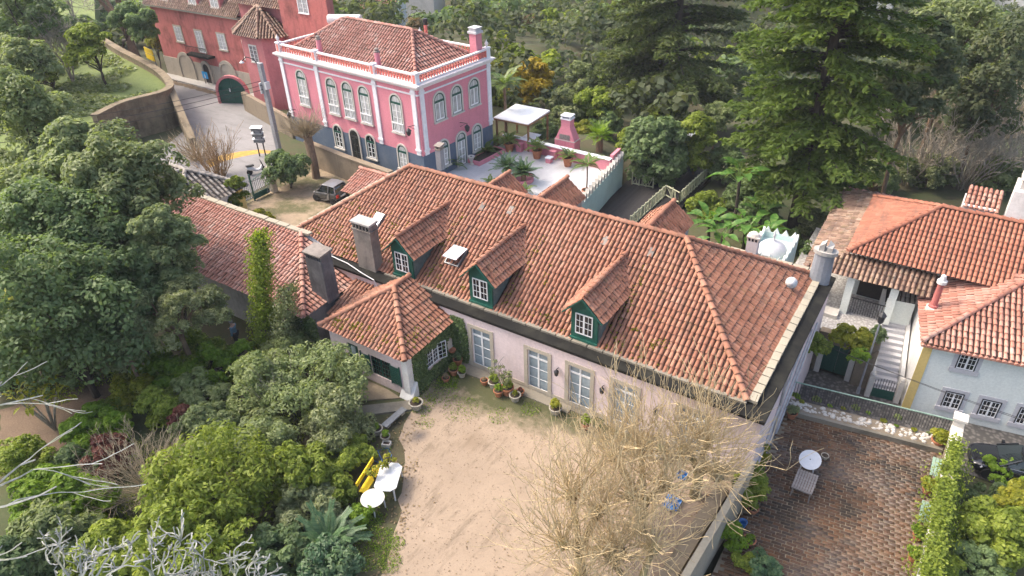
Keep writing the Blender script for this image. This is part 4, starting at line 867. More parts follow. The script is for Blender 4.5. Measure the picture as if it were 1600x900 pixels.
# sun canopy
cx, cy_ = -32.2, 49.9
CN = thing('sun_canopy', 'bright white flat canopy on wooden posts beside palm behind pink house', 'canopy', (cx, cy_+.3, 0)); MB().prism([(-1.75, -1.85), (1.75, -1.85), (1.75, 1.75), (-1.75, 1.75)], [2.5]*4, [2.56, 2.56, 2.66, 2.66]).build('roof', 'canvas_white', CN); MB().box(-1.8, 1.8, -1.9, -1.8, 2.38, 2.5).box(1.72, 1.8, -1.8, 1.75, 2.38, 2.49).box(-1.8, -1.72, -1.8, 1.75, 2.38, 2.49).build('fascia', 'wood_brown', CN)
for x in (-1.6, 1.6):
    for y in (-1.6, 1.6): MB().box(x-.07, x+.07, y-.07, y+.07, -1, 2.42).build('post', 'wood_brown', CN)
SS = tag(sheet('garden_table', [(cx+.3, cy_-.2), (cx+1.5, cy_-.2), (cx+1.5, cy_+1), (cx+.3, cy_+1)], .75, 'canvas_white', None, .06), 'white table standing in the shade under white canopy', 'table')
BQ = thing('brick_barbecue', 'pink garden barbecue with tapering chimney hood behind terrace parapet', 'barbecue', (-27.7, 50.2, 0))
MB().box(-.95, .95, -.5, .5, -.2, 1.15).build('base', 'wall_pink', BQ); MB().prism([(-.95, -.5), (.95, -.5), (.95, .5), (-.95, .5)], 1.15, 1.22).build('shelf', 'stone_light', BQ)
mb = MB(); mb.add([(-.9, -.48, 1.22), (.9, -.48, 1.22), (.9, .48, 1.22), (-.9, .48, 1.22), (-.42, -.36, 2.35), (.42, -.36, 2.35), (.42, .36, 2.35), (-.42, .36, 2.35)], [(0, 1, 5, 4), (1, 2, 6, 5), (2, 3, 7, 6), (3, 0, 4, 7)]); mb.box(-.42, .42, -.36, .36, 2.35, 2.95); mb.build('hood', 'wall_pink', BQ); MB().box(-.48, .48, -.42, .42, 2.95, 3.05).box(-.4, -.3, -.36, .36, 3.05, 3.22).box(.3, .4, -.36, .36, 3.05, 3.22).box(-.48, .48, -.42, .42, 3.22, 3.3).build('cap', 'trim_white', BQ); MB().box(-.5, .5, -.492, -.47, 1.26, 1.7).build('opening', 'wood_grey', BQ)
PB = thing('planter_bed', 'long pink raised planter full of dark soil against pink house', 'planter', (-33.0, 45.8, 0), PHR); MB().box(-.65, .65, -1.75, -1.62, 0, .35).box(-.65, .65, 1.62, 1.75, 0, .35).box(.52, .65, -1.62, 1.62, 0, .35).box(-.65, -.52, -1.62, 1.62, 0, .35).build('kerb', 'wall_pink', PB); MB().box(-.55, .55, -1.65, 1.65, 0, .27).build('soil', 'soil', PB)
RP = thing('round_planter', 'low round pink planter ring around two cycads on terrace', 'planter', (-28.0, 43.4, 0)); MB().lathe([(.95, 0), (.95, .32), (.8, .32), (.8, .2), (0, .2)], 24).build('ring', 'wall_pink', RP)
TU = thing('bollard_seat', 'small pink square block with white cap in front of terrace parapet', 'seat', (-27.9, 47.5, 0)); MB().box(-.22, .22, -.22, .22, 0, .42).build('block', 'wall_pink', TU); MB().box(-.27, .27, -.27, .27, .42, .5).build('cap', 'trim_white', TU)
# rustic railing of deck
def rustic(name, label, pts, z, seed):
    rng = random.Random(seed); o = thing(name, label, 'railing', (pts[0][0], pts[0][1], z)); off = (pts[0][0], pts[0][1], z); rails = MB(); tw = MB()
    for a, b in zip(pts, pts[1:]):
        a = Vector((*a, z)); b = Vector((*b, z)); n = max(1, int((b-a).length/.6)); d = (b-a)/n
        rails.tube([a+Vector((0, 0, .92)), b+Vector((0, 0, .92))], .055, 6); rails.tube([a+Vector((0, 0, .1)), b+Vector((0, 0, .1))], .055, 6)
        for q in range(n+1): p = a+d*q; MB().tube([p, p+Vector((0, 0, 1.05))], .06, 6).build('post', 'lattice', o, off)
        for q in range(n):
            p = a+d*q
            for k_ in range(3): u, v = rng.random(), rng.random(); tw.tube([p+d*u+Vector((0, 0, .1)), p+d*(u+v)/2+Vector((0, 0, .5+rng.uniform(-.1, .1))), p+d*v+Vector((0, 0, .92))], .032, 4)
    rails.build('rail', 'lattice', o, off); tw.build('branch_infill', 'lattice', o, off)['kind'] = 'stuff'
rustic('rustic_railing', 'pale zigzag branchwork railing along near edge of dark deck', [(-18.6, 43.6), (-18.45, 49.9), (-17.0, 49.2), (-16.8, 55.2)], -1.8, 1)
rustic('rustic_railing', 'short pale branchwork railing under round dark green tree', [(-21.7, 50.6), (-19.9, 50.75)], -1.8, 2)
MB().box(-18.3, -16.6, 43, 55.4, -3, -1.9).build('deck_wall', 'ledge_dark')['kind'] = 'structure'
# domed turret
TT = thing('domed_turret', 'small mint turret with white dome ringed by crenellated parapet behind villa', 'turret', (-7.4, 38.3, -2.3)); TTO = (-7.4, 38.3, -2.3)
tx0, tx1, ty0, ty1 = -8.35, -6.25, 36.7, 40.1
MB().box(tx0, tx1, ty0, ty1, -2.4, 2.2).build('wall', 'wall_teal', TT, TTO)
mb = MB()
for (x0_, x1_, y0_, y1_) in ((tx0, tx1, ty0, ty0+.12), (tx0, tx1, ty1-.12, ty1), (tx0, tx0+.12, ty0+.12, ty1-.12), (tx1-.12, tx1, ty0+.12, ty1-.12)): mb.box(x0_, x1_, y0_, y1_, 2.2, 2.55)
mb.build('parapet', 'wall_teal', TT, TTO)
me = MB().xz([(-.2, 0), (.2, 0), (0, .36)], -.06, .06).mesh('merlon'); me.materials.append(MATS['wall_mint'])
for q in range(4):
    for y in (ty0+.06, ty1-.06): link('merlon', me, None, TT, loc=(tx0+.25+q*.53-TTO[0], y-TTO[1], 2.55-TTO[2]))
for q in range(5):
    for x in (tx0+.06, tx1-.06): link('merlon', me, None, TT, loc=(x-TTO[0], ty0+.4+q*.7-TTO[1], 2.55-TTO[2]), rz=R(90))
MB().lathe([(.88*math.cos(q*math.pi/16), .78*math.sin(q*math.pi/16)) for q in range(8)]+[(.06, .86), (.05, 1.05), (.1, 1.12), (.05, 1.22), (.02, 1.45), (0, 1.5)], 22, (-7.3, 38.3, 2.2)).build('dome', 'stone_pale_grey', TT, TTO, smooth=True)
# ================================================================== brown-roofed porch house
BH = thing('porch_house', 'low house with brown-orange hip roof and mossy tiled porch above cobbled court', 'house', (0, 43, -.5)); BO = (0, 43, -.5)
MB().box(-2.9, 14, 40.6, 46.6, -.6, 3.0).build('wall', 'wall_mint', BH, BO)
tiled(BH, BO, [[(-3.4, 39.1, 3.0), (14, 39.1, 3.0), (10, 43.1, 5.0), (.35, 43.1, 5.0)], [(-3.4, 47.1, 3.0), (-3.4, 39.1, 3.0), (.35, 43.1, 5.0)], [(14, 47.1, 3.0), (-3.4, 47.1, 3.0), (.35, 43.1, 5.0), (10, 43.1, 5.0)]], [((-3.4, 39.1, 3.0), (.35, 43.1, 5.0)), ((-3.4, 47.1, 3.), (.35, 43.1, 5.)), ((.35, 43.1, 5.0), (9, 43.1, 5.0))], 'tile_clean', 0, 71, jit=.3)
mb = MB()
tiled(BH, BO, [[(-5.3, 38.0, 2.05), (1.2, 38.0, 2.05), (1.2, 39.4, 2.75), (-3.4, 39.4, 2.75)], [(-5.6, 49.3, 2.1), (-5.3, 38.0, 2.05), (-3.4, 39.4, 2.75), (-3.4, 48.2, 2.75)]], [], 'tile_old', 0, 75, sp=.26)
tiled(BH, BO, [[(14, 49.4, 2.1), (-5.4, 49.4, 2.1), (-3.4, 47.3, 2.9), (14, 47.3, 2.9)]], [((-5.2, 49.2, 2.2), (3, 49.2, 2.25))], 'tile_pale', 0, 76)
for x, y in ((-2.75, 38.4), (-.5, 38.5), (-4.9, 38.4)): MB().box(x-.2, x+.2, y-.2, y+.2, -.5, 2.0).build('porch_post', 'wall_mint', BH, BO)
MB().box(-2.45, -.6, 40.5, 40.62, -.4, 1.7).build('porch_opening', 'wood_dark', BH, BO); mb = MB()
for q in range(14): mb.box(-2.4+q*.13, -2.37+q*.13, 38.5, 38.53, -.45, .5)
mb.box(-2.5, -.65, 38.49, 38.54, .5, .55).build('porch_railing', 'iron', BH, BO); MB().box(-4.6, -2.9, 37.4, 38.2, -.5, -.28).build('step', 'stone_light', BH, BO)
MB().box(1.3, 3.0, 43.6, 45.2, 4.3, 5.2).build('roof_hatch', 'wall_white', BH, BO); tiled(BH, BO, [[(1.35, 43.5, 5.1), (3.1, 43.5, 5.1), (3.1, 45.2, 5.7), (1.35, 45.2, 5.7)]], [], 'tile_pale', 0, 78)
c = MB().prism([(3.4, 43.6), (4.6, 43.6), (4.6, 44.6), (3.4, 44.6)], 4.3, [6.5, 6.5, 6.9, 6.9]).build('chimney', 'wall_white', BH, BO); MB().box(3.6, 4.4, 43.8, 44.4, 6.6, 7.1).prism([(3.5, 43.7), (4.5, 43.7), (4.5, 44.5), (3.5, 44.5)], 7.1, [7.15]*2+[7.4]*2).build('cap', 'stone_light', c, BO)
# ================================================================== mint house at right
RHR = R(9.4); RH = thing('mint_house', 'pale mint house with yellow corner band and pale tiled hip roof at right edge', 'house', (1.38, 34.4, -3.0), RHR)
RX, RY = 11., 9.1
MB().box(.25, RX, .3, RY, -.1, 4.62).build('wall', 'wall_mint', RH); MB().box(.2, .245, .3, RY, -.1, 4.6).build('side_wall', 'wall_white', RH); MB().box(.2, .62, .25, .297, -.1, 4.6).box(.62, RX, .26, .297, 4.18, 4.6).build('corner_band', 'band_yellow', RH)
e_ = 4.6; hp = 4.55; zr3 = e_+hp*.44
tiled(RH, (0, 0, 0), [[(0, 0, e_), (RX, 0, e_), (RX-hp, hp, zr3), (hp, hp, zr3)], [(0, RY, e_), (0, 0, e_), (hp, hp, zr3)], [(RX, RY, e_), (0, RY, e_), (hp, hp, zr3), (RX-hp, hp, zr3)]], [((0, 0, e_), (hp, hp, zr3)), ((0, RY, e_), (hp, hp, zr3))], 'tile_pale', 200, 81, sp=.25, nridge=40)
me = MB().xz([(-.12, 0), (.12, 0), (.1, .09), (0, .14), (-.1, .09)], -.25, .05).mesh('eave_tile'); me.materials.append(MATS['tile_pale'])
for q in range(36): link('eave_tile', me, None, RH, loc=(.1+q*.25, .06, e_-.16))
for x, z in ((2.25, 3.3), (2.3, .72), (3.95, .72)): rect_window(RH, (x, .297, z), 0, .76, 1.0, 2, 3, 2, 'stone_pale_grey', 'white_paint', 'pane_dark', st=.24, proud=.03, edge='iron')
rect_window(RH, (5.6, .297, .72), 0, .76, 1.0, 2, 3, 2, 'stone_pale_grey', 'white_paint', 'pane_dark', st=.24, proud=.03, edge='iron')
c = MB().lathe([(.26, 0), (.24, .4), (.17, .42), (.15, 1.75)], 12, (.55, 3.0, e_+.05)).build('chimney', 'wall_red', RH); MB().lathe([(.24, 0), (.24, .16), (.16, .2), (.12, .45), (0, .55)], 12, (.55, 3., e_+1.8)).build('cap', 'wall_white', c); MB().lathe([(.36, 0), (.33, .32), (.2, .34)], 12, (.55, 3.0, e_)).build('foot', 'stone_light', c)
# stairs up between stone wall and mint house
ST = thing('outdoor_stairs', 'narrow grey stone stair with white side walls climbing beside mint house', 'stairs', (.5, 35, -3)); STO = (.5, 35, -3)
sa = R(9.4); T = Matrix.Translation((.55, 35.1, -3)) @ Matrix.Rotation(sa, 4, 'Z'); me_ = MB().box(-.6, .6, 0, .32, 0, .2).mesh('step'); me_.materials.append(MATS['stone_pale_grey'])
for q in range(12): link('step', me_, None, ST, loc=(T @ Vector((0, .2+q*.3, q*.21)))-Vector(STO), rz=sa)
MB(T).box(-.6, .6, .5, 5.2, -.1, .0).prism([(-.6, 3.8), (.6, 3.8), (.6, 6.2), (-.6, 6.2)], 0, 2.5).build('landing', 'concrete', ST, STO)
for sx in (-1, 1): MB(T).prism([(sx*.72-.1, .2), (sx*.72+.1, .2), (sx*.72+.1, 5.5), (sx*.72-.1, 5.5)], -.1, [.9, .9, 3.5, 3.5]).build('side_wall', 'wall_white', ST, STO)
tiled(ST, STO, [[(-.55, 38.6, 1.0), (.75, 38.8, 1.0), (.6, 40.2, 1.55), (-.7, 40.0, 1.55)]], [], 'tile_grey', 0, 84, deck='tile_bed_grey'); MB(T).box(-.7, .7, 3.6, 3.75, 2.5, 4.0).build('end_wall', 'wall_mint', ST, STO)
SG = thing('stair_gate', 'green and black iron gate with arched bars at foot of stairs', 'gate', (.5, 34.9, -3), sa); MB().box(-.55, .55, -.02, .02, .05, .62).build('panel', 'dark_green', SG); mb = MB()
for q in range(9): x = -.52+q*.13; mb.box(x-.012, x+.012, -.012, .012, .6, 1.15+.22*math.cos(x*2.6))
mb.build('bars', 'iron', SG)['kind'] = 'stuff'
for sx in (-1, 1): MB().box(sx*.72-.13, sx*.72+.13, -.13, .13, 0, 1.45).lathe([(.12, 0), (.15, .1), (.1, .24), (0, .28)], 10, (sx*.72, 0, 1.45)).build('gate_post', 'stone_light', SG)
# rubble wall with green garage doors
SWL = thing('rubble_wall', 'old ochre rubble wall with dark green double doors under hedge', 'wall', (-2, 35.7, -3)); SWO = (-2, 35.7, -3)
mb = MB(); wall_open(mb, (-3.38, 35.55), (-.35, 35.75), -3.1, -.35, [(.42, 1.95, -3.0, -1.0)], .3); mb.build('wall', 'rubble', SWL, SWO); MB().prism([(-3.38, 35.56), (-.33, 35.76), (-.33, 36.05), (-3.38, 36.05)], -.42, -.3).build('wall_top', 'rubble', SWL, SWO)
for q in range(2): MB().box(-2.94+q*.765, -2.2+q*.765, 35.83, 35.88, -3.0, -1.02).build('door', 'dark_green', SWL, SWO)
for x in (-3.05, -1.4): MB().box(x-.14, x+.14, 35.42, 35.6 if x < -2 else 35.66, -3, -.75).build('jamb', 'stone_light', SWL, SWO)
MB().prism([(-1.2, 35.3), (-.3, 35.3), (-.3, 35.75), (-1.25, 35.7)], -3.1, [-1.5, -.7, -.6, -1.3]).build('buttress', 'rubble', SWL, SWO); MB().box(-1.15, -.82, 35.62, 35.66, -1.9, -1.65).build('letter_box', 'white_plastic', SWL, SWO); MB().box(-1.07, -.92, 35.61, 35.625, -1.8, -1.74).build('letter_slot', 'iron', SWL, SWO)
me = {}
rng = random.Random(8)
for q in range(60):   # irregular stones standing out of the wall face
    x = rng.uniform(-1.2, -.45); z = rng.uniform(-2.9, -.5); s_ = rng.uniform(.12, .28)
    kk_ = q % 5
    if kk_ not in me:
        m_ = MB(); m_.prism([(-.5, -.1), (.45, -.12), (.5, .1), (-.45, .1)], -.3, [.3, .25, .3, .34]); me[kk_] = m_.mesh('stone'); me[kk_].materials.append(MATS['rubble'])
    if x < -1.35 or True:
        o = link('stone', me[kk_], None, SWL, loc=(x-SWO[0], 35.75-SWO[1]-.02, z-SWO[2])); o.scale = (s_, .5, s_*.8)
# street lamp
lp = at(1340, 614, -3.0); LP = thing('street_lamp', 'grey street lamp post with dark lantern rising beside hedge over rubble wall', 'street lamp', (lp.x, lp.y, -3)); MB().tube([(0, 0, 0), (0, 0, .4), (0, 0, .42), (0, 0, 4.9)], [.1, .09, .055, .04], 8).build('post', 'pole_grey', LP); MB().lathe([(.05, 0), (.14, .1), (.19, .5), (.22, .52), (.1, .66), (.03, .72), (0, .78)], 8, (0, 0, 4.75)).build('lantern', 'iron', LP); MB().lathe([(.1, .14), (.155, .47)], 8, (0, 0, 4.76)).build('glass', 'lamp_clear', LP)
# ================================================================== brick terrace
tA, tB, tC, tD = (-3.3, 12.), (3.2, 12.), (3.55, 30.4), (-3.3, 29.4)
t = NT('terrace_brick'); a_ = t.n('ShaderNodeAttribute', attribute_name='rnd'); oi = t.n('ShaderNodeObjectInfo'); r_ = t.math('FRACT', t.math('ADD', a_.outputs['Fac'], t.math('MULTIPLY', oi.outputs['Random'], 5.3)))
geo = t.n('ShaderNodeNewGeometry'); P = geo.outputs['Position']; n1 = t.noise(.45, 6, .65, P); n2 = t.noise(16, 4, .7, P); n3 = t.noise(.35, 4, .6, P)
cc = t.ramp(t.mix(.62, r_, t.ramp(n1, [(.34, 0.), (.66, 1.)])), [(.2, (.032, .021, .013)), (.4, (.07, .036, .018)), (.6, (.125, .056, .022)), (.85, (.17, .098, .05))]); cc = t.mix(t.ramp(t.noise(.9, 6, .7, P), [(.5, 0.), (.66, .75)]), cc, (.04, .028, .022)); cc = t.mix(t.ramp(n3, [(.5, 0.), (.66, .5)]), cc, (.12, .095, .078)); cc = t.mix(t.ramp(n2, [(.6, 0.), (.8, .35)]), cc, (.40, .33, .22))
t.col(cc); t.rough(t.ramp(n3, [(.42, .85), (.6, .45)])); t.bump(n2, .3, .01)
BT = sheet('brick_terrace', [tA, tB, tC, tD], -1.25, 'mortar', thick=2.0)
BV, BF = brickbox(.40, .135, .03); fr = []; rng = random.Random(3); row = 0; yy = 13.0
rA = R(8.6); dU = Vector((math.cos(rA), math.sin(rA), 0)); dV = Vector((-math.sin(rA), math.cos(rA), 0))
BB_ = []
row = -16
while row < 140:
    o0 = Vector((-3.2, 13.0, 0))+dV*(row*.162); u = (row % 2)*.21-.6+rng.uniform(-.05, .05)
    while u < 11.5:
        p = o0+dU*(u+rng.uniform(-.012, .012))+dV*rng.uniform(-.006, .006); u += .425
        lim = 29.35+(p.x+3.3)*.146-.12
        if -3.16 < p.x < 3.16+(p.y-12)*.016 and 13 < p.y < lim-.15:
            tl = Vector((rng.gauss(0, .012), rng.gauss(0, .012), 1)).normalized(); fr.append((np.array((p.x, p.y, -1.25+rng.uniform(-.012, .004))), np.array(dU), np.array(dV), np.array(tl)))
    row += 1
pieces(fr, BV, BF, 'brick', 'terrace_brick', BT, (0, 0, 0), 300, 'bricks', 5)
# walls round the terrace
DW = thing('dividing_wall', 'weathered white-topped wall sloping between courtyard and brick terrace', 'wall', (-3.5, 19, -1)); DWO = (-3.5, 19, -1)
strip_wall([(-3.42, 22.75), (-3.62, 20), (-3.95, 14.5), (-4.1, 10)], .28, -1.4, [1.15, .75, .75, .75], 'wall', 'coping_light', DW, DWO); strip_wall([(-4.15, 21.5), (-4.3, 19), (-4.6, 14.5), (-4.75, 10)], .6, -.1, .28, 'ledge', 'mortar', DW, DWO)
TB = thing('terrace_back_wall', 'low stone planting ledge with pebbles along far side of brick terrace', 'wall', (0, 30.3, -1.3)); TBO = (0, 30.3, -1.3)
strip_wall([(-3.35, 29.55), (0, 30.05), (3.55, 30.6)], .9, -3.1, -1.0, 'ledge', 'rubble', TB, TBO); strip_wall([(-3.35, 29.03), (0, 29.53), (3.5, 30.08)], .16, -1.3, -.96, 'kerb', 'coping', TB, TBO)
RL = thing('iron_railing', 'thin railing with pale green top rail above planting ledge', 'railing', (0, 30.5, -.75)); RLO = (0, 30.5, -.75)
ra, rb = Vector((-3.35, 29.95, .15)), Vector((3.7, 31.0, .15)); MB().bar(ra, rb, .05, .045).build('top_rail', 'bench_green', RL, RLO); me = MB().box(-.012, .012, -.012, .012, 0, .9).mesh('baluster'); me.materials.append(MATS['iron'])
for q in range(58): p = ra.lerp(rb, (q+.5)/58); link('baluster', me, None, RL, loc=(p.x-RLO[0], p.y-RLO[1], -.0))
TR = thing('terrace_side_wall', 'pale flat-topped wall covered with ivy at right side of brick terrace', 'wall', (3.7, 24, -1.3)); TRO = (3.7, 24, -1.3)
strip_wall([(3.78, 31.1), (3.72, 27), (3.6, 22), (3.45, 12)], .42, -3.2, -.15, 'wall', 'rubble', TR, TRO); strip_wall([(3.78, 31.1), (3.72, 27), (3.6, 22), (3.45, 12)], .5, -.15, -.06, 'coping', 'stone_light', TR, TRO); MB().box(3.55, 4.0, 30.85, 31.3, -3, .3).box(3.48, 4.07, 30.78, 31.37, .3, .42).build('end_pier', 'stone_light', TR, TRO)
# courtyard walls/steps near outbuilding
MB().prism([(-19.0, 19.0), (-18.55, 18.5), (-20.7, 16.6), (-21.2, 17.1)], -.1, .10).build('paving_kerb', 'coping')['kind'] = 'structure'
sheet('flagstone_path', [(-24.5, 18.0), (-21.3, 17.6), (-19.6, 18.85), (-20.5, 18.98), (-24.5, 18.98)], .06, 'rubble', thick=.1)
mb = MB().prism([(-18.95, 22.72), (-18.95, 22.0), (-15.6, 22.15), (-12, 22.2), (-12, 22.72)], -.05, .07); mb.build('wall_footing', 'coping')['kind'] = 'structure'
# background houses
def far_house(name, label, px, py, z, w_, d_, h_, rz, wall, roof, seed, nwin):
    p = ground_hit(px, py); o = thing(name, label, 'house', (p.x, p.y, p.z), rz); MB().box(-w_/2, w_/2, -d_/2, d_/2, -3, h_).build('wall', wall, o); e = .4; r_ = d_*.28
    tiled(o, (0, 0, 0), [[(-w_/2-e, -d_/2-e, h_), (w_/2+e, -d_/2-e, h_), (w_/2+e, 0, h_+r_), (-w_/2-e, 0, h_+r_)], [(w_/2+e, d_/2+e, h_), (-w_/2-e, d_/2+e, h_), (-w_/2-e, 0, h_+r_), (w_/2+e, 0, h_+r_)]], [], roof, 0, seed, nridge=0, sp=.4, step=.6)
    MB().xz([(-w_/2, h_), (w_/2, h_), (w_/2, h_+.01)], -.01, .01)
    mb = MB().poly([(w_/2-.01, -d_/2, h_), (w_/2-.01, d_/2, h_), (w_/2-.01, 0, h_+r_-.05)]).poly([(-w_/2+.01, -d_/2, h_), (-w_/2+.01, d_/2, h_), (-w_/2+.01, 0, h_+r_-.05)]); mb.build('gable', wall, o)
    for q in range(nwin): rect_window(o, (-w_/2+(q+.5)*w_/nwin, -d_/2, h_-2.2), 0, .9, 1.3, 2, 2, 2, None, 'white_paint', 'pane_dark')
    MB().box(w_*.2, w_*.2+.7, .5, 1.2, h_, h_+r_+1).build('chimney', wall, o); return o
far_house('hillside_house', 'stained white hillside house with flat red roof behind pink house', 565, 58, -6.5, 15, 8, 5, R(22), 'wall_white', 'tile_clean', 91, 4)
far_house('hillside_house', 'pale beige hillside building half hidden at top edge behind pink house', 655, 30, -6, 9, 7, 6, R(20), 'stone_light', 'tile_pale', 93, 0)
far_house('distant_house', 'distant white house with blue shadows at top right corner', 1585, 22, 2, 16, 8, 6, R(-4), 'wall_white', 'tile_pale', 94, 5)
far_house('distant_house', 'distant house with pink roof between conifer tops', 1345, 22, 0, 11, 7, 5, R(4), 'wall_white', 'tile_pale', 95, 3)
GS = thing('grey_roof_shed', 'small shed with pale grey sheet roof behind round dark green tree', 'shed', (-20.9, 56.5, -2.3)); MB().box(-1.5, 1.5, -1.5, 1.5, -1, 2.6).build('wall', 'wood_dark', GS); MB().prism([(-1.8, -1.8), (1.8, -1.8), (1.8, 1.8), (-1.8, 1.8)], [2.6, 2.6, 3.2, 3.2], [2.68, 2.68, 3.28, 3.28]).build('roof', 'zinc', GS)
# utility pole, mail boxes, gate
pp = at(438, 243, 0); UP = thing('utility_pole', 'leaning grey concrete utility pole with white box beside road gate', 'utility pole', (pp.x, pp.y, 0)); MB().prism([(-.2, -.16), (.2, -.16), (.2, .16), (-.2, .16)], 0, 8.0).build('pole', 'pole_grey', UP)
MB().box(-.35, -.22, -.3, .1, 5.5, 6.4).box(.2, .42, -.2, .2, 5.9, 6.5).build('junction_box', 'white_plastic', UP); MB().tube([(-.1, 0, 7.6), (-.4, -.2, 8.3), (-.9, -.5, 8.5), (-1.25, -.7, 8.2)], .04, 6).build('lamp_arm', 'iron', UP); MB().lathe([(.05, .2), (.2, .05), (.17, 0)], 8, (-1.3, -.72, 8.0)).build('lamp_head', 'white_plastic', UP)
SB = thing('mail_boxes', 'stack of three pale tilted mail boxes on dark posts beside utility pole', 'mail box', (pp.x-1.2, pp.y-.9, 0), R(25))
for x in (-.28, .28): MB().box(x-.04, x+.04, -.04, .04, 0, 2.6).build('post', 'iron', SB)
for q in range(3): b_ = MB().box(-.45, .45, -.16, .16, 1.3+q*.5, 1.62+q*.5).build('box', 'iron_grey', SB); MB().prism([(-.52, -.24), (.52, -.24), (.52, .2), (-.52, .2)], [1.58+q*.5, 1.58+q*.5, 1.7+q*.5, 1.7+q*.5], [1.62+q*.5, 1.62+q*.5, 1.74+q*.5, 1.74+q*.5]).build('lid', 'zinc', b_)
def wire(name, label, a, b, sag, r=.012, group='overhead wires at the road gate'):
    pts = []; a = Vector(a); b = Vector(b)
    for q in range(13): t_ = q/12; p = a.lerp(b, t_); p.z -= sag*4*t_*(1-t_); pts.append(p)
    o = MB().tube(pts, r, 4).build(name, 'rubber'); tag(o, label, 'wire', group)
top = Vector((pp.x, pp.y, 6.6))
for q in range(3): wire('overhead_wire', ('top', 'middle', 'lowest')[q]+' of three thin wires slanting from utility pole towards left trees', top+Vector((0, 0, -.35*q)), (-62+q*.6, 22-q*1.0, 5.4-q*.3), .5, .022)
for q in range(2): wire('roadside_wire', ('lower', 'upper')[q]+' of two black wires crossing in front of mint house', (-3.3, 33.3-q*.4, .5+q*.3), (14, 31.0-q*.3, 1.3+q*.35), .4, .014, 'wires before mint house')
GT = thing('road_gate', 'pale grey metal bar gate standing half open at forecourt entrance', 'gate', (-44.2, 29.3, 0)); MB().box(-.09, .09, -.09, .09, 0, 1.9).build('post', 'dark_green', GT); mb = MB()
for rz_2, k_ in ((R(62), 0),):
    d = Vector((math.cos(R(82)), math.sin(R(82)), 0))
    me = MB().box(-.02, .02, -.02, .02, .12, 1.75).mesh('bar'); me.materials.append(MATS['pole_grey'])
    for q in range(17): link('bar', me, None, GT, loc=d*(.12+q*.15))
    MB().bar(d*.1+Vector((0, 0, .25)), d*2.6+Vector((0, 0, .25)), .05, .06).bar(d*.1+Vector((0, 0, 1.45)), d*2.6+Vector((0, 0, 1.6)), .05, .06).build('rail', 'pole_grey', GT)
    MB().box(d.x*2.8-.2, d.x*2.8+.2, d.y*2.8-.2, d.y*2.8+.2, 0, 2.0).box(d.x*2.8-.25, d.x*2.8+.25, d.y*2.8-.25, d.y*2.8+.25, 2.0, 2.12).build('stone_post', 'stone', GT)
G2 = thing('green_gate_frame', 'dark green metal gate leaf with black mesh next to grey bar gate', 'gate', (-43.9, 30.2, 0)); MB().box(-.05, .05, -.05, .05, 0, 2.2).build('post', 'dark_green', G2); MB().box(-.02, .02, .06, 1.5, .1, .55).bar((0, .05, 1.6), (0, 1.5, 2.0), .04).build('leaf', 'dark_green', G2)
yp_ = at(228, 96, 3.6); YS = thing('yellow_sign', 'yellow double-panel sign behind curved retaining wall', 'sign', (yp_.x-1, yp_.y+1.2, 0), R(-12)); MB().box(-1.05, 1.05, -.05, .05, 4.0, 4.55).build('panel', 'yellow_paint', YS); MB().box(-1.05, 1.05, -.05, .05, 3.35, 3.9).build('panel', 'yellow_paint', YS)
for x in (-.8, .8): MB().box(x-.04, x+.04, .06, .14, 0, 4.5).build('post', 'iron_grey', YS)
# ================================================================== vegetation
def unit(v): return v/np.maximum(np.linalg.norm(v, axis=-1, keepdims=True), 1e-9)
def cards(pos, nrm, L, W, rng, tang=None, fold=.18):
    n = len(pos); t_ = rng.normal(size=(n, 3)) if tang is None else tang
    t_ = unit(t_-nrm*(t_*nrm).sum(1, keepdims=True)); b = np.cross(nrm, t_)
    L = np.asarray(L).reshape(-1, 1) if np.ndim(L) else L; W = np.asarray(W).reshape(-1, 1) if np.ndim(W) else W
    V = np.stack([pos-t_*L*.5, pos+b*W*.5+nrm*L*fold*.5, pos+t_*L*.5, pos-b*W*.5+nrm*L*fold*.5], 1).reshape(-1, 3)
    F = np.arange(n*4).reshape(n, 4); return V, F
def mk_clumps(rx, ry, rz, n, cr, rng, low=-.35):
    d = unit(rng.normal(size=(n*3, 3))); d = d[d[:, 2] > low][:n]; f = rng.uniform(.62, .86, (len(d), 1))
    c = d*f*np.array([rx, ry, rz]); r = cr*min(rx, rz)*rng.uniform(.7, 1.25, len(d)); c[:, 2] *= np.where(c[:, 2] < 0, .8, 1)
    return c, r
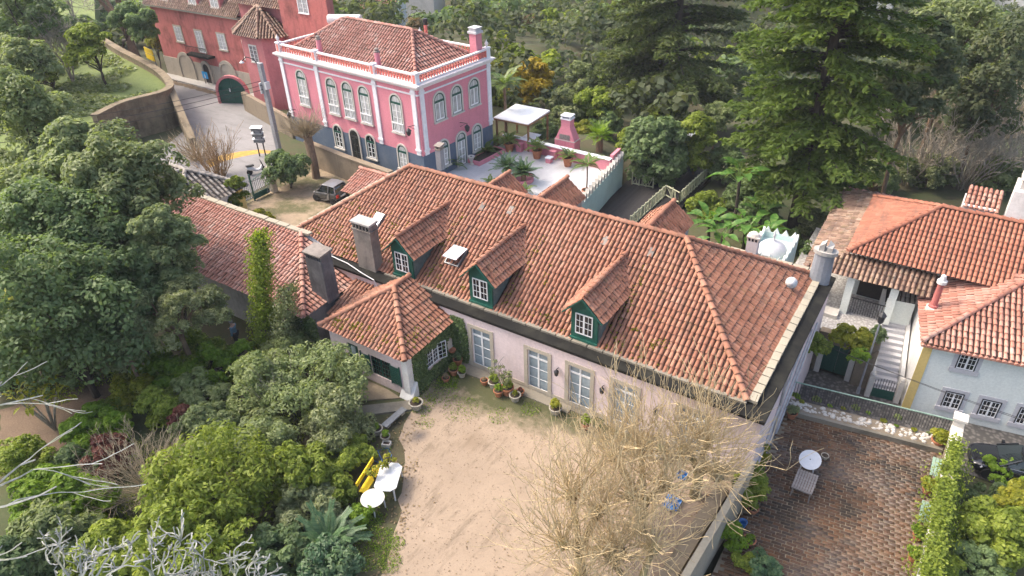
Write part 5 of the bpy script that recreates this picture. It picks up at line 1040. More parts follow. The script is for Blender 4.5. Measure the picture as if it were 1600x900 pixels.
def crown_mesh(name, clumps, rad, L, W, cov, rng, flat=.85, spread=.16, nmax=60000):
    area = 4*math.pi*rad**2; n = (area*cov/(L*W*.5)).astype(int); tot = n.sum()
    if tot > nmax: n = (n*nmax/tot).astype(int); k9 = min(1.5, math.sqrt(tot/nmax)); L *= k9; W *= k9
    Ps, Ns, Rn = [], [], []
    for c, r, k_ in zip(clumps, rad, n):
        if k_ < 4: continue
        m_ = int(rng.integers(12, 22)); sd_ = unit(rng.normal(size=(m_, 3))); sd_[:, 2] = np.where(sd_[:, 2] < -.45, -sd_[:, 2], sd_[:, 2]); sc_ = sd_*rng.uniform(.6, .8, (m_, 1))*r; sr = r*rng.uniform(.3, .5, m_); tn = rng.normal(0, .12, m_)
        w_ = rng.integers(0, m_, k_); d = unit(rng.normal(size=(k_, 3))+sd_[w_]*.55); d[:, 2] = np.where(d[:, 2] < -.5, -d[:, 2], d[:, 2])
        rr = sr[w_][:, None]*(1-np.abs(rng.normal(0, spread, (k_, 1))))
        Ps.append(c+(sc_[w_]+d*rr)*np.array([1, 1, flat])); Ns.append(unit(d*.9+rng.normal(0, .38, (k_, 3))+np.array([0, 0, .55]))); Rn.append(np.clip(rng.normal(.5, .17, k_)+tn[w_]+rng.normal(0, .08), 0, 1))
    P, N, Q = np.concatenate(Ps), np.concatenate(Ns), np.concatenate(Rn)
    V, F = cards(P, N, L*rng.uniform(.7, 1.35, len(P)), W*rng.uniform(.7, 1.3, len(P)), rng); return np_mesh(name, V, F, Q)
def limb_path(a, b, rng, n=5, w=.12):
    a = np.array(a, float); b = np.array(b, float); L = np.linalg.norm(b-a); pts = []
    for i in range(n+1):
        t_ = i/n; p = a+(b-a)*t_; p[2] += L*.10*math.sin(t_*math.pi)
        if 0 < i < n: p = p+rng.normal(0, w*L/n, 3)
        pts.append(p)
    return pts
def tree(name, label, cat, px, py, zc, rpx, rzpx, m, leaf=(.16, .09), cov=1.5, ncl=26, cr=.36, seed=0, group=None, bark='bark_dark', low=-.35, trunk=None, spread=.16, base=None, deep=1., nmax=25000, tall=1.):
    rng = np.random.default_rng(seed+1000); P = at(px, py, zc); mm = px2m(P); rx = rpx*mm; rz0 = rzpx*mm*1.05; ry = rx*deep; rz = rz0*tall; P = Vector((P.x, P.y, zc-(rz-rz0)*.9)); zc = P.z
    bx, by = (P.x, P.y) if base is None else base; zg = float(gz(bx, by))
    if base is None and name in LAWN_SET: zg = 2.85
    o = thing(name, label, cat, (bx, by, zg), 0, group); c0 = np.array([P.x-bx, P.y-by, zc-zg])
    cl, ra = mk_clumps(rx, ry, rz, int(ncl*(1+.35*(tall-1))), cr, rng, low); cl = np.vstack([cl, [[0, 0, 0]]])+c0; ra = np.append(ra, min(rx, rz)*.6)
    me = crown_mesh('crown', cl, ra, leaf[0], leaf[1], cov, rng, spread=spread, nmax=nmax); link('crown' if cat == 'tree' else 'foliage', me, m, o)
    tr = trunk or max(.05, rx*.055); mb = MB(); fork = np.array([c0[0]*.5, c0[1]*.5, max(.15, (zc-zg)-rz*.75)])
    mb.tube(limb_path((0, 0, -.3), fork, rng, 4, .06), [tr*1.25, tr*1.1, tr, tr*.95, tr*.9], 7)
    for i in rng.permutation(len(cl))[:min(9, len(cl))]: mb.tube(limb_path(fork, cl[i], rng, 4), [tr*.6, tr*.5, tr*.38, tr*.26, tr*.12], 5)
    mb.build('trunk' if cat == 'tree' else 'stem', bark, o); return o
LAWN_SET = ('lawn_tree', 'lawn_shrub')
# ---- big broadleaf trees of the left garden
G1 = 'broadleaf trees left of the wing'
tree('broadleaf_tree', 'grey-green broadleaf tree against left edge below the lawn', 'tree', 42, 205, 8.5, 78, 70, 'leaf_grey', (.2, .09), 1.5, 28, .46, 1, G1, tall=1.7, low=-.7)
tree('broadleaf_tree', 'tall pale-topped broadleaf tree behind old lodge roof', 'tree', 195, 268, 8.8, 80, 66, 'leaf_grey', (.19, .09), 1.5, 30, .46, 2, G1, tall=1.7, low=-.7)
tree('broadleaf_tree', 'deep green domed tree at left edge, upper of two', 'tree', 82, 345, 7.6, 98, 72, 'leaf_deep', (.16, .09), 1.6, 34, .46, 3, G1, tall=1.7, low=-.7)
tree('broadleaf_tree', 'deep green domed tree at left edge, lower and larger of two', 'tree', 78, 462, 6.2, 108, 88, 'leaf_deep', (.16, .09), 1.6, 36, .46, 4, G1, tall=1.7, low=-.7)
tree('broadleaf_tree', 'round silvery-green tree overhanging left end of tiled wing', 'tree', 250, 372, 6.8, 48, 56, 'leaf_grey', (.16, .08), 1.6, 24, .46, 5, G1, tall=1.7, low=-.7)
tree('broadleaf_tree', 'dark green tree in shade between domed trees and wing', 'tree', 165, 405, 6.3, 72, 70, 'leaf_deep', (.17, .09), 1.5, 30, .46, 6, G1, tall=1.7, low=-.7)
tree('broadleaf_tree', 'dusty green tree behind deep green domes near retaining wall', 'tree', 120, 255, 8.2, 66, 58, 'leaf_grey', (.19, .09), 1.4, 24, .46, 7, G1, tall=1.7, low=-.7)
tree('broadleaf_tree', 'small dark tree at lower right of the domed trees', 'tree', 200, 470, 4.2, 52, 52, 'leaf_deep', (.16, .08), 1.5, 20, .46, 8, G1, tall=1.7, low=-.7)
tree('olive_tree', 'airy olive tree with speckled silvery leaves in front of wing', 'tree', 272, 492, 3.7, 84, 52, 'leaf_olive', (.15, .05), .6, 40, .32, 9, None, 'bark_brown', spread=.4)
tree('olive_tree', 'second airy olive tree low in shade beside garden path', 'tree', 195, 540, 3.2, 55, 45, 'leaf_olive', (.14, .05), .7, 24, .32, 10, None, 'bark_brown', spread=.35)
# ---- trees on the raised lawn
tree('lawn_tree', 'dark evergreen tree in top left corner behind lawn', 'tree', 35, 40, 8.5, 62, 58, 'leaf_deep', (.26, .12), 1.5, 26, .36, 11, nmax=9000)
tree('lawn_tree', 'glossy round evergreen on lawn edge beside pale bare tree', 'tree', 148, 82, 6.2, 36, 38, 'leaf_mid', (.24, .11), 1.5, 20, .38, 12, nmax=9000)
tree('lawn_tree', 'shaggy olive-green tree at left edge of lawn', 'tree', 30, 110, 6.5, 55, 45, 'leaf_grey', (.25, .11), 1.4, 22, .36, 13, nmax=9000)
tree('lawn_tree', 'evergreen tree behind twisted brown plane limbs', 'tree', 215, 45, 6.5, 36, 42, 'leaf_deep', (.26, .12), 1.3, 22, .36, 14, base=(-88, 47))
tree('lawn_shrub', 'bushy green shrubs at foot of bare tree on lawn', 'shrub', 78, 122, 4.1, 34, 18, 'leaf_mid', (.22, .1), 1.4, 14, .42, 15)
tree('conifer_hedge', 'narrow yellow-green ivy hedge at left side of red house', 'shrub', 243, 62, 3.2, 14, 42, 'leaf_yellow', (.25, .12), 1.6, 18, .5, 16, base=(-82.5, 48.5), low=-1)
# ---- shrubs near the gate
tree('gate_shrub', 'dark glossy evergreen bush between bar gate and grey car', 'shrub', 450, 270, 1.3, 34, 33, 'leaf_deep', (.16, .08), 1.7, 18, .42, 17, nmax=9000)
tree('gate_shrub', 'slim green cypress-like shrub left of bar gate', 'shrub', 369, 305, 1.9, 17, 36, 'leaf_mid', (.15, .07), 1.7, 18, .55, 18, low=-1)
tree('gate_shrub', 'low yellow-green bush in forecourt corner behind wing coping', 'shrub', 400, 345, .6, 26, 16, 'leaf_yellow', (.14, .06), 1.0, 12, .45, 19)
# ---- garden shrubs, foreground left
S = [('large rounded grey-green bush in front of pink outbuilding', 500, 600, 1.9, 72, 52, 'leaf_grey', (.13, .05), 20, .38), ('grey-green bush touching kerb beside courtyard', 530, 660, 1.3, 52, 48, 'leaf_olive', (.12, .05), 18, .4), ('pale grey-green bush left of large rounded bush', 415, 605, 1.6, 56, 48, 'leaf_pale', (.12, .05), 20, .4),
 ('dense bright green leafy patch below olive tree', 350, 562, .7, 62, 24, 'leaf_lime', (.22, .11), 18, .42), ('bright green large-leaved plants beside garden path bend', 262, 592, .6, 46, 24, 'leaf_lime', (.24, .10), 16, .42), ('yellow-green shrub standing right of garden path', 205, 605, .9, 32, 22, 'leaf_yellow', (.16, .07), 14, .42),
 ('pale variegated shrub below bright green patch', 315, 612, .8, 42, 30, 'leaf_pale', (.14, .06), 16, .42), ('dark green bush at end of garden path', 252, 632, .8, 32, 26, 'leaf_mid', (.14, .07), 14, .44), ('small reddish shrub among pale shrubs', 285, 650, .7, 20, 15, 'leaf_red', (.12, .06), 10, .45),
 ('lime green shrub row below garden path', 150, 668, .8, 52, 26, 'leaf_lime', (.2, .08), 18, .42), ('clipped dark green mound at left edge below path', 35, 722, .9, 46, 34, 'leaf_mid', (.09, .05), 16, .42), ('dull red-leaved shrub left of dry straw bush', 165, 705, .8, 38, 28, 'leaf_red', (.12, .05), 14, .42),
 ('huge yellow-green shrub filling lower left garden', 335, 742, 2.3, 100, 82, 'leaf_mid', (.15, .065), 40, .30), ('yellow-tipped lower flank of big garden shrub', 300, 835, 2.0, 110, 60, 'leaf_mid', (.15, .065), 36, .32), ('fresh green shrub right of huge shrub', 470, 735, 1.3, 50, 46, 'leaf_mid', (.14, .06), 20, .4), ('bronze-green shrub left of yellow boards', 480, 795, .9, 52, 32, 'leaf_olive', (.13, .06), 18, .42),
 ('light green bush at far left under bare branches', 75, 775, 1.3, 62, 36, 'leaf_lime', (.18, .07), 20, .4), ('glossy pale shrub at bottom left', 85, 840, 1.4, 60, 42, 'leaf_pale', (.17, .06), 20, .4), ('dark evergreen bush in bottom left corner', 25, 880, 1.3, 60, 40, 'leaf_deep', (.15, .07), 18, .4), ('dark green undergrowth between dry bush and mound', 110, 735, .5, 52, 26, 'leaf_deep', (.14, .06), 16, .42),
 ('blue-green bush at bottom beside cycad', 510, 888, 1.0, 44, 34, 'leaf_cycad', (.12, .055), 16, .42), ('dark bush under huge shrub at bottom', 430, 870, .9, 56, 36, 'leaf_deep', (.14, .07), 16, .42), ('small bright green clump beside cycad fronds', 568, 805, .4, 20, 16, 'leaf_lime', (.12, .05), 10, .45), ('green ground shrub above yellow boards', 545, 712, .6, 42, 22, 'leaf_mid', (.13, .06), 14, .42),
 ('dark shrub mass in shade left of path', 20, 560, 1.2, 50, 40, 'leaf_deep', (.2, .09), 16, .4), ('low olive-coloured shrub below pale variegated shrub', 320, 665, .9, 52, 34, 'leaf_grey', (.14, .055), 18, .4), ('green shrub between wing wall and big bush', 455, 545, 1.0, 38, 24, 'leaf_pale', (.14, .06), 14, .42), ('leafy green sprig on outbuilding corner', 548, 615, .6, 13, 18, 'leaf_yellow', (.12, .06), 8, .5),
 ('feathery green bush between lime patch and olive tree', 300, 545, .8, 48, 26, 'leaf_mid', (.16, .07), 16, .42), ('fern-like lime plants right of yellow-green shrub', 238, 570, .5, 36, 18, 'leaf_lime', (.2, .06), 14, .42), ('dark understory bush under left domed trees', 120, 560, 1.2, 46, 30, 'leaf_deep', (.17, .08), 16, .42), ('shadowy bush at left edge under domed tree', 55, 575, 1.0, 46, 26, 'leaf_deep', (.17, .08), 14, .42), ('pale bush between outbuilding door and big bush', 520, 570, .9, 30, 22, 'leaf_grey', (.13, .05), 12, .42), ('broad green bush right of dry straw bush', 395, 690, 1.2, 62, 40, 'leaf_grey', (.14, .055), 20, .4), ('lime shrub below red-leaved shrub', 130, 790, .8, 50, 30, 'leaf_lime', (.17, .07), 16, .42), ('mid-green bush under bottom bare branches', 160, 870, 1.2, 60, 36, 'leaf_mid', (.15, .065), 18, .4), ('small green bush beside garden path edge', 175, 640, .5, 26, 16, 'leaf_mid', (.14, .07), 10, .45), ('olive-toned bush above cycad', 520, 765, .8, 40, 26, 'leaf_mid', (.13, .06), 14, .42), ('spreading green shrub at bottom centre-left', 215, 885, 1.4, 70, 40, 'leaf_mid', (.15, .065), 20, .38)]
for i_, (lb, px, py, zc, rp, rzp, m, lf, nc, cr) in enumerate(S): tree('garden_shrub', lb, 'shrub', px, py, zc, rp, rzp, m, lf, 1.6, int(nc*1.25), cr, 30+i_, low=-.85, tall=1.2, group='shrubs of the lower left garden', nmax=9000)
# ---- right side
S = [('hedge clump over left pier of green garage doors', 1270, 545, .1, 22, 24, 'leaf_mid', (.15, .08), 12, .45), ('yellow-green hedge spilling over rubble wall', 1330, 535, .1, 32, 24, 'leaf_yellow', (.15, .08), 14, .42), ('trailing hedge end above letter box', 1345, 560, -.3, 16, 16, 'leaf_lime', (.14, .07), 10, .45), ('dark shrub beside street lamp', 1368, 530, .0, 14, 24, 'leaf_deep', (.16, .07), 10, .45)]
for i_, (lb, px, py, zc, rp, rzp, m, lf, nc, cr) in enumerate(S): tree('wall_hedge', lb, 'hedge', px, py, zc, rp, rzp, m, lf, 1.6, nc, cr, 70+i_, 'hedges over the rubble wall', base=(at(px, py, zc).x, max(36.3, at(px, py, zc).y)))
S = [('dense green shrub mass in lower right garden', 1560, 835, -1.2, 60, 48, 'leaf_mid', (.14, .07), 24, .36), ('yellow-green shrub tips at right edge', 1595, 790, -1.0, 38, 34, 'leaf_yellow', (.15, .07), 18, .4), ('dark undergrowth at foot of ivy wall', 1520, 880, -1.8, 50, 36, 'leaf_deep', (.14, .07), 18, .4), ('green bush at bottom right of terrace wall', 1475, 892, -1.2, 34, 24, 'leaf_mid', (.13, .06), 12, .42), ('low ivy hedge in front of black car', 1572, 738, -2.3, 40, 14, 'leaf_lime', (.13, .08), 14, .5), ('dark bush behind low ivy hedge', 1545, 790, -2.4, 44, 26, 'leaf_deep', (.15, .08), 14, .42)]
for i_, (lb, px, py, zc, rp, rzp, m, lf, nc, cr) in enumerate(S): tree('lower_shrub', lb, 'shrub', px, py, zc, rp, rzp, m, lf, 1.6, nc, cr, 80+i_, 'shrubs right of the brick terrace', nmax=11000)
S = [('green climbers between dividing wall and bricks', 1170, 770, -.5, 26, 32, 'leaf_mid', (.13, .06), 12, .42), ('mossy plants along dividing wall top end', 1190, 715, -.5, 14, 30, 'leaf_yellow', (.12, .05), 10, .45), ('bright green plant at lower end of dividing wall', 1150, 840, -.8, 22, 22, 'leaf_lime', (.13, .06), 10, .45), ('green plants filling gap between dividing wall and bricks', 1178, 745, -.7, 18, 26, 'leaf_mid', (.12, .05), 10, .45), ('low plants at foot of dividing wall near bottom', 1165, 880, -.9, 18, 20, 'leaf_mid', (.12, .05), 10, .45), ('dark green strap-leaved bush at bottom of brick terrace', 1190, 885, -.9, 24, 24, 'leaf_cycad', (.16, .05), 12, .42)]
for i_, (lb, px, py, zc, rp, rzp, m, lf, nc, cr) in enumerate(S): tree('terrace_plant', lb, 'plant', px, py, zc, rp, rzp, m, lf, 1.3, nc, cr, 90+i_, 'plants beside the dividing wall', base=(at(px, py, zc).x, at(px, py, zc).y))
# ---- trees behind the house
G2_ = 'trees behind the white terrace'
tree('round_tree', 'dense round dark green tree beside dark deck', 'tree', 1026, 228, 1.2, 50, 50, 'leaf_deep', (.24, .14), 2.0, 50, .34, 101, low=-.95, tall=1.35)
for i_, (lb, px, py, zc, rp, rzp, m, cov) in enumerate([('golden-yellow tree behind white canopy', 828, 118, 2.6, 34, 30, 'leaf_gold', 1.3), ('yellow-green tree behind palm', 785, 120, 1., 30, 34, 'leaf_yellow', 1.1), ('dark shrub right of white canopy', 850, 205, .2, 22, 16, 'leaf_deep', 1.6), ('variegated pale shrub above pink parapet', 870, 190, .0, 26, 22, 'leaf_pale', 1.0), ('olive shrub left of pink barbecue', 880, 165, .5, 30, 24, 'leaf_olive', 1.1), ('green tree between round tree and conifers', 1090, 215, 1.5, 36, 34, 'leaf_mid', 1.4), ('pale yellowish bush above round dark tree', 1120, 180, .8, 26, 20, 'leaf_pale', 1.0), ('dark green bush behind branchwork railing', 1135, 250, -.3, 30, 28, 'leaf_deep', 1.5), ('shady shrub under near conifer', 1190, 330, -1.0, 34, 24, 'leaf_deep', 1.5), ('speckled shrub at foot of near conifer trunk', 1275, 345, -1., 24, 24, 'leaf_olive', 1.0), ('grey-green tree left of far conifer', 905, 130, .5, 32, 34, 'leaf_grey', 1.3), ('dark green tree in gap left of far conifer', 925, 165, .6, 34, 28, 'leaf_mid', 1.3), ('tall dark tree right of near conifer', 1440, 95, 9., 62, 80, 'leaf_far', 1.3), ('dark leafy tree at right edge behind bare thicket', 1555, 110, 7., 75, 75, 'leaf_far', 1.3), ('evergreen tree with bright gaps at top right', 1500, 40, 9., 70, 50, 'leaf_grey', 1.1), ('green shrub left of dome', 1175, 372, -.6, 14, 22, 'leaf_lime', 1.2), ('dark shrub between turret and porch house', 1262, 400, -.8, 12, 30, 'leaf_deep', 1.5), ('grassy green shrub under bare thicket', 1395, 170, -1.5, 30, 16, 'leaf_conifer_light', 1.3), ('ferny bush between deck railing and rear dormer', 1105, 318, -1.4, 28, 18, 'leaf_mid', 1.3), ('dark bush under near conifer left side', 1165, 300, -1.2, 30, 20, 'leaf_deep', 1.4), ('green bush right of tall strelitzia', 1205, 365, -1.3, 22, 20, 'leaf_mid', 1.3), ('dark bush in front of conifer trunk', 1240, 375, -1.3, 18, 18, 'leaf_deep', 1.4), ('grey-green bush left behind porch house', 1370, 275, -.8, 36, 18, 'leaf_grey', 1.2), ('dull green bush in middle behind porch house', 1455, 262, -.6, 44, 20, 'leaf_olive', 1.2), ('dull green bush behind white chimney at right', 1560, 268, -.6, 40, 20, 'leaf_grey', 1.2), ('yellowish bush between canopy and barbecue', 905, 205, -.6, 24, 14, 'leaf_yellow', 1.1), ('low bush behind crenellated wall end', 985, 215, -.8, 22, 16, 'leaf_mid', 1.2), ('shaded bush left of grey roofed shed', 945, 190, -.4, 26, 18, 'leaf_deep', 1.3), ('bushy tree behind pink house right corner', 790, 165, -.3, 26, 22, 'leaf_mid', 1.2)]):
    tree('backdrop_tree', lb, 'tree', px, py, zc, rp, rzp, m, (.26, .13), cov, 26, .34, 110+i_, G2_, 'bark_brown', nmax=9000, tall=1.45, low=-.9)
# ---- conifers
def conifer(name, label, base, H, Rr, m, seed, zlow, nlev=30, per=6, top=.3, bark='bark_dark', thin=1., tr=.5):
    rng = np.random.default_rng(seed); o = thing(name, label, 'tree', base); mb = MB(); mb.tube([(0, 0, -.5), (.05, 0, H*.3), (0, .1, H*.6), (0, 0, H)], [tr, tr*.8, tr*.52, .05], 9); mb.build('trunk', bark, o)
    Ps, Ns, Ts, Rn = [], [], [], []; bm_ = MB()
    for lv in range(nlev):
        z = zlow+(H-zlow)*lv/nlev; f = lv/nlev; Rl = Rr*(1-(1-top)*f**1.4)*(.75+.25*math.sin(min(1, f*4)*1.57))
        for b in range(per):
            az = rng.uniform(0, 6.283); L = Rl*rng.uniform(.65, 1.1); dz = rng.uniform(-.12, .12); d = np.array([math.cos(az), math.sin(az), 0]); sd_ = np.array([-math.sin(az), math.cos(az), 0]); z1 = z+rng.uniform(-.4, .4)
            path = [np.array([0, 0, z1])+d*L*t_+np.array([0, 0, L*(dz+.10*t_-.34*t_*t_+.14*t_**4)]) for t_ in np.linspace(0, 1, 6)]
            bm_.tube(path, np.linspace(.09, .015, 6)*(.6+L/8), 4)
            dens = rng.random()*.2-.1
            for t_ in np.linspace(.14, 1, 15):
                k_ = t_*5; i0 = min(4, int(k_)); p = path[i0]+(path[i0+1]-path[i0])*(k_-i0); bl = (.25+.20*L*(1-abs(t_-.45)))*rng.uniform(.6, 1.2)
                for s_ in (-1, 1):
                    n = int(13*thin*max(.5, bl)); u = rng.random(n)[:, None]; dirv = unit((d*.75+sd_*s_*rng.uniform(.5, 1.1))[None])[0]
                    q = p+dirv*bl*u+np.array([0, 0, -.26])*bl*u**2+rng.normal(0, .085, (n, 3)); Ps.append(q); Ts.append(np.repeat((dirv+np.array([0, 0, -.35]))[None], n, 0)+rng.normal(0, .35, (n, 3))); Ns.append(unit(np.array([[0, 0, 1.]])+rng.normal(0, .5, (n, 3)))); Rn.append(np.clip(rng.normal(.5+dens, .18, n), 0, 1))
    P, N, T_, Q = map(np.concatenate, (Ps, Ns, Ts, Rn)); V, F = cards(P, N, (.5*rng.uniform(.7, 1.3, len(P))), .21, rng, T_, .05); link('crown', np_mesh('crown', V, F, Q), m, o); bm_.build('branches', bark, o)['kind'] = 'stuff'; return o
conifer('conifer', 'huge light green conifer with drooping branches, nearest, left of porch house', (-8.5, 50.8, -2.3), 29, 6.3, 'leaf_conifer_light', 1, 4.2, 34, 6, .5)
conifer('conifer', 'huge dark conifer with level limbs and straight trunk behind round tree', (-26.2, 69.5, float(gz(-26.2, 69.5))), 32, 9.4, 'leaf_conifer', 2, 4.0, 30, 6, .45, thin=1.1)
# ---- bare trees
def grow(mb, p, d, L, r, depth, rng, n=4, spread=.55, up=.15, kids=(2, 4), sides=4, shrink=.68, rmin=.008, wob=.12):
    pts = [np.array(p, float)]; rad = [r]; dd = unit(np.array(d, float)[None])[0]
    for i in range(n):
        dd = unit((dd+rng.normal(0, wob, 3)+np.array([0, 0, up*.3]))[None])[0]; pts.append(pts[-1]+dd*L/n); rad.append(max(rmin, r*(1-.55*(i+1)/n)))
    mb.tube(pts, rad, sides if r > .03 else 3, cap=False)
    if depth <= 0: return
    for q in range(rng.integers(kids[0], kids[1]+1)):
        i = rng.integers(max(1, n//2), n+1); nd = unit((dd+rng.normal(0, spread, 3)+np.array([0, 0, up]))[None])[0]
        grow(mb, pts[i], nd, L*shrink*rng.uniform(.75, 1.15), max(rmin, rad[i]*.72), depth-1, rng, n, spread, up, kids, sides, shrink, rmin, wob)
def bare(name, label, cat, base, dirs, L, r, depth, m, seed, part='branches', rmin=.008, **kw):
    rng = np.random.default_rng(seed); o = thing(name, label, cat, base); mb = MB()
    for d in dirs: grow(mb, (0, 0, -.1), d, L*rng.uniform(.85, 1.15), r, depth, rng, rmin=rmin, **kw)
    mb.build(part, m, o); return o
lz = 2.85
for i_, (lb, px, py, h) in enumerate([('pale leafless tree with fine twigs in middle of lawn', 115, 130, 1.), ('pale leafless tree left of lawn among evergreens', 75, 105, .9), ('greyish leafless tree at top left behind lawn', 120, 40, 1.)]):
    p = at(px, py, lz); bare('bare_lawn_tree', lb, 'tree', p, [(-.2, 0, 1), (.25, .1, 1), (.05, -.2, 1), (-.35, .2, .9)], 3.2*h, .11, 4, 'bark_pale', 200+i_, rmin=.02, kids=(3, 4))
p = at(210, 88, 1.2); bare('plane_tree', 'stout pruned tree with several orange-brown limbs beside red house', 'tree', (p.x-1.5, p.y+1, 0), [(-.15, 0, 1)], 4.2, .75, 0, 'bark_brown', 210, part='trunk', wob=.05)
PT = bpy.data.objects['plane_tree']; mb = MB(); rngp = np.random.default_rng(5)
for a in ((-.55, .1, 1), (-.2, -.2, 1.1), (.15, .2, 1.1), (.4, -.1, 1)): grow(mb, (-.4, 0, 3.7), a, 5.5, .36, 2, rngp, kids=(1, 2), spread=.3, rmin=.08)
mb.build('limb', 'bark_brown', PT)
def twig_bush(name, label, cat, base, n, L, m, seed, r=.018, spread=.5, up=1., depth=1, group=None, fan=None, rmin=.006):
    rng = np.random.default_rng(seed); o = thing(name, label, cat, base, 0, group); mb = MB()
    for q in range(n):
        a = rng.uniform(0, 6.283) if fan is None else rng.uniform(*fan); sp = spread*math.sqrt(rng.random()); grow(mb, (math.cos(a)*sp*L*.25, math.sin(a)*sp*L*.25, 0), (math.cos(a)*sp, math.sin(a)*sp, up), L*rng.uniform(.5, 1.1), r, depth, rng, n=4, spread=.35, up=.1, kids=(2, 4), shrink=.5, wob=.14, rmin=rmin)
    mb.build('twigs', m, o); return o
q = at(345, 285, 0); twig_bush('reed_bush', 'rusty leafless bush of upright stems beside lodge roof and road', 'shrub', (q.x-1, q.y+.6, 0), 90, 3.2, 'bark_reed', 221, .03, .65, 1, 1, rmin=.012)
q = at(310, 250, 0); twig_bush('reed_bush', 'tangled brown thicket at foot of retaining wall', 'shrub', (q.x, q.y, 0), 80, 2.2, 'bark_dry', 222, .025, .9, .8, 1, rmin=.012)
q = at(470, 215, 0); o_ = twig_bush('gate_tree_twigs', 'x', 'tree', (0, 0, 0), 1, .2, 'bark_dry', 1)
for c_ in list(o_.children): bpy.data.objects.remove(c_)
bpy.data.objects.remove(o_)
q = at(493, 282, 0); BT2 = thing('pruned_tree', 'leaning pruned tree with brushy brown crown above parked grey car', 'tree', (q.x-.3, q.y+.4, 0)); rg_ = np.random.default_rng(9)
MB().tube([(0, 0, -.2), (-.05, .1, 1.2), (-.5, .4, 2.6), (-1.0, .7, 3.5)], [.34, .3, .32, .36], 9).build('trunk', 'bark_brown', BT2); mb = MB()
for _ in range(260):
    a = rg_.uniform(0, 6.283); s_ = math.sqrt(rg_.random())*1.0; grow(mb, (-1.0+math.cos(a)*s_*.35, .7+math.sin(a)*s_*.35, 3.3+rg_.uniform(-.3, .3)), (math.cos(a)*s_*1.3-.1, math.sin(a)*s_*1.3, .75), 1.7*rg_.uniform(.5, 1.1), .022, 1, rg_, n=3, kids=(1, 3), spread=.3, shrink=.5, rmin=.01)
mb.build('shoots', 'bark_dry', BT2)
for i_, (lb, px, py, z, n, L, m, r) in enumerate([('large pale leafless thicket behind porch house, left part', 1420, 285, -1.5, 55, 5.0, 'bark_pale', .06), ('large pale leafless thicket behind porch house, middle part', 1500, 290, -1.5, 55, 5.2, 'bark_pale', .06), ('pale leafless thicket at right edge behind white chimney', 1585, 285, -1.5, 45, 5.0, 'bark_pale', .06), ('brownish leafless scrub above pale thicket', 1460, 200, -2., 50, 4.6, 'bark_dry', .055), ('brownish leafless scrub at right edge above thicket', 1570, 215, -2., 45, 4.6, 'bark_dry', .055)]):
    q = ground_hit(px, py); twig_bush('bare_thicket', lb, 'shrub', q, n, L, m, 230+i_, r, .75, 1., 2, 'leafless thickets behind porch house', rmin=.02)
q = at(235, 765, 0); twig_bush('dry_bush', 'dry straw-coloured twiggy bush among garden shrubs', 'shrub', (q.x, q.y, .2), 120, 1.9, 'bark_dry', 240, .014, 1.1, .7, 2)
q = at(450, 640, 0); twig_bush('dry_bush', 'thin dry stems rising through pale bush near outbuilding', 'shrub', (q.x, q.y, .8), 40, 1.9, 'bark_pale', 241, .012, .7, 1., 1)
# lichen-white bare branches rising into the bottom of the view
def lich(label, px, py, z, dirs, L, r, seed, depth=3, **kw):
    p = at(px, py, z); g = float(gz(p.x, p.y)); rng = np.random.default_rng(seed); o = thing('lichen_branch_tree', label, 'tree', (p.x, p.y, g)); mb = MB(); k9 = Vector(CR)*(-4.2 if px < 0 else 0)-Vector((CU[0], CU[1], 0))*(0 if px < 0 else 3.)
    MB().tube([(k9.x, k9.y, -.2), (k9.x*.6, k9.y*.6, (z-g)*.5), (0, 0, z-g)], [r*2.2, r*1.8, r*1.2], 8).build('trunk', 'bark_white', o)
    for d in dirs: grow(mb, (0, 0, z-g), d, L*rng.uniform(.8, 1.15), r, depth, rng, rmin=.016, **kw)
    mb.build('branches', 'bark_white', o); return o
kw = dict(kids=(2, 4), spread=.7, up=.12, shrink=.62, wob=.25, n=5)
up_ = lambda a, b: tuple(CR*a+CU*b)
lich('white lichen-covered bare branches at bottom left of view', 130, 935, 9.5, [up_(-.3, 1), up_(.1, 1), up_(.6, .8), up_(-.8, .7), up_(.3, .9)], 1.1, .045, 301, **kw)
lich('white lichen-covered bare branches at bottom centre-left of view', 265, 940, 9.5, [up_(-.4, 1), up_(.2, 1), up_(.7, .7), up_(-.1, 1.), up_(-.7, .7)], 1.1, .045, 302, **kw)
lich('white bare branch tips poking up at bottom beside blue-green bush', 390, 945, 9.5, [up_(-.4, 1), up_(.4, .8), up_(.1, 1.), up_(.8, .7)], 1.0, .04, 303, **kw)
kw = dict(kids=(1, 2), spread=.32, up=.02, shrink=.75, wob=.10, n=6)
lich('long smooth pale branch reaching in from left edge', -70, 800, 7., [up_(1, .55), up_(1, .35), up_(1, .12)], 3.0, .06, 304, 2, **kw); lich('pale bare branch reaching in at left edge below path', -50, 645, 6., [up_(1, .25), up_(1, .6)], 2.6, .06, 305, 2, **kw); lich('grey bare branch at lower left edge', -60, 880, 7., [up_(1, .35), up_(1, .1)], 1.8, .05, 306, 1, **kw)
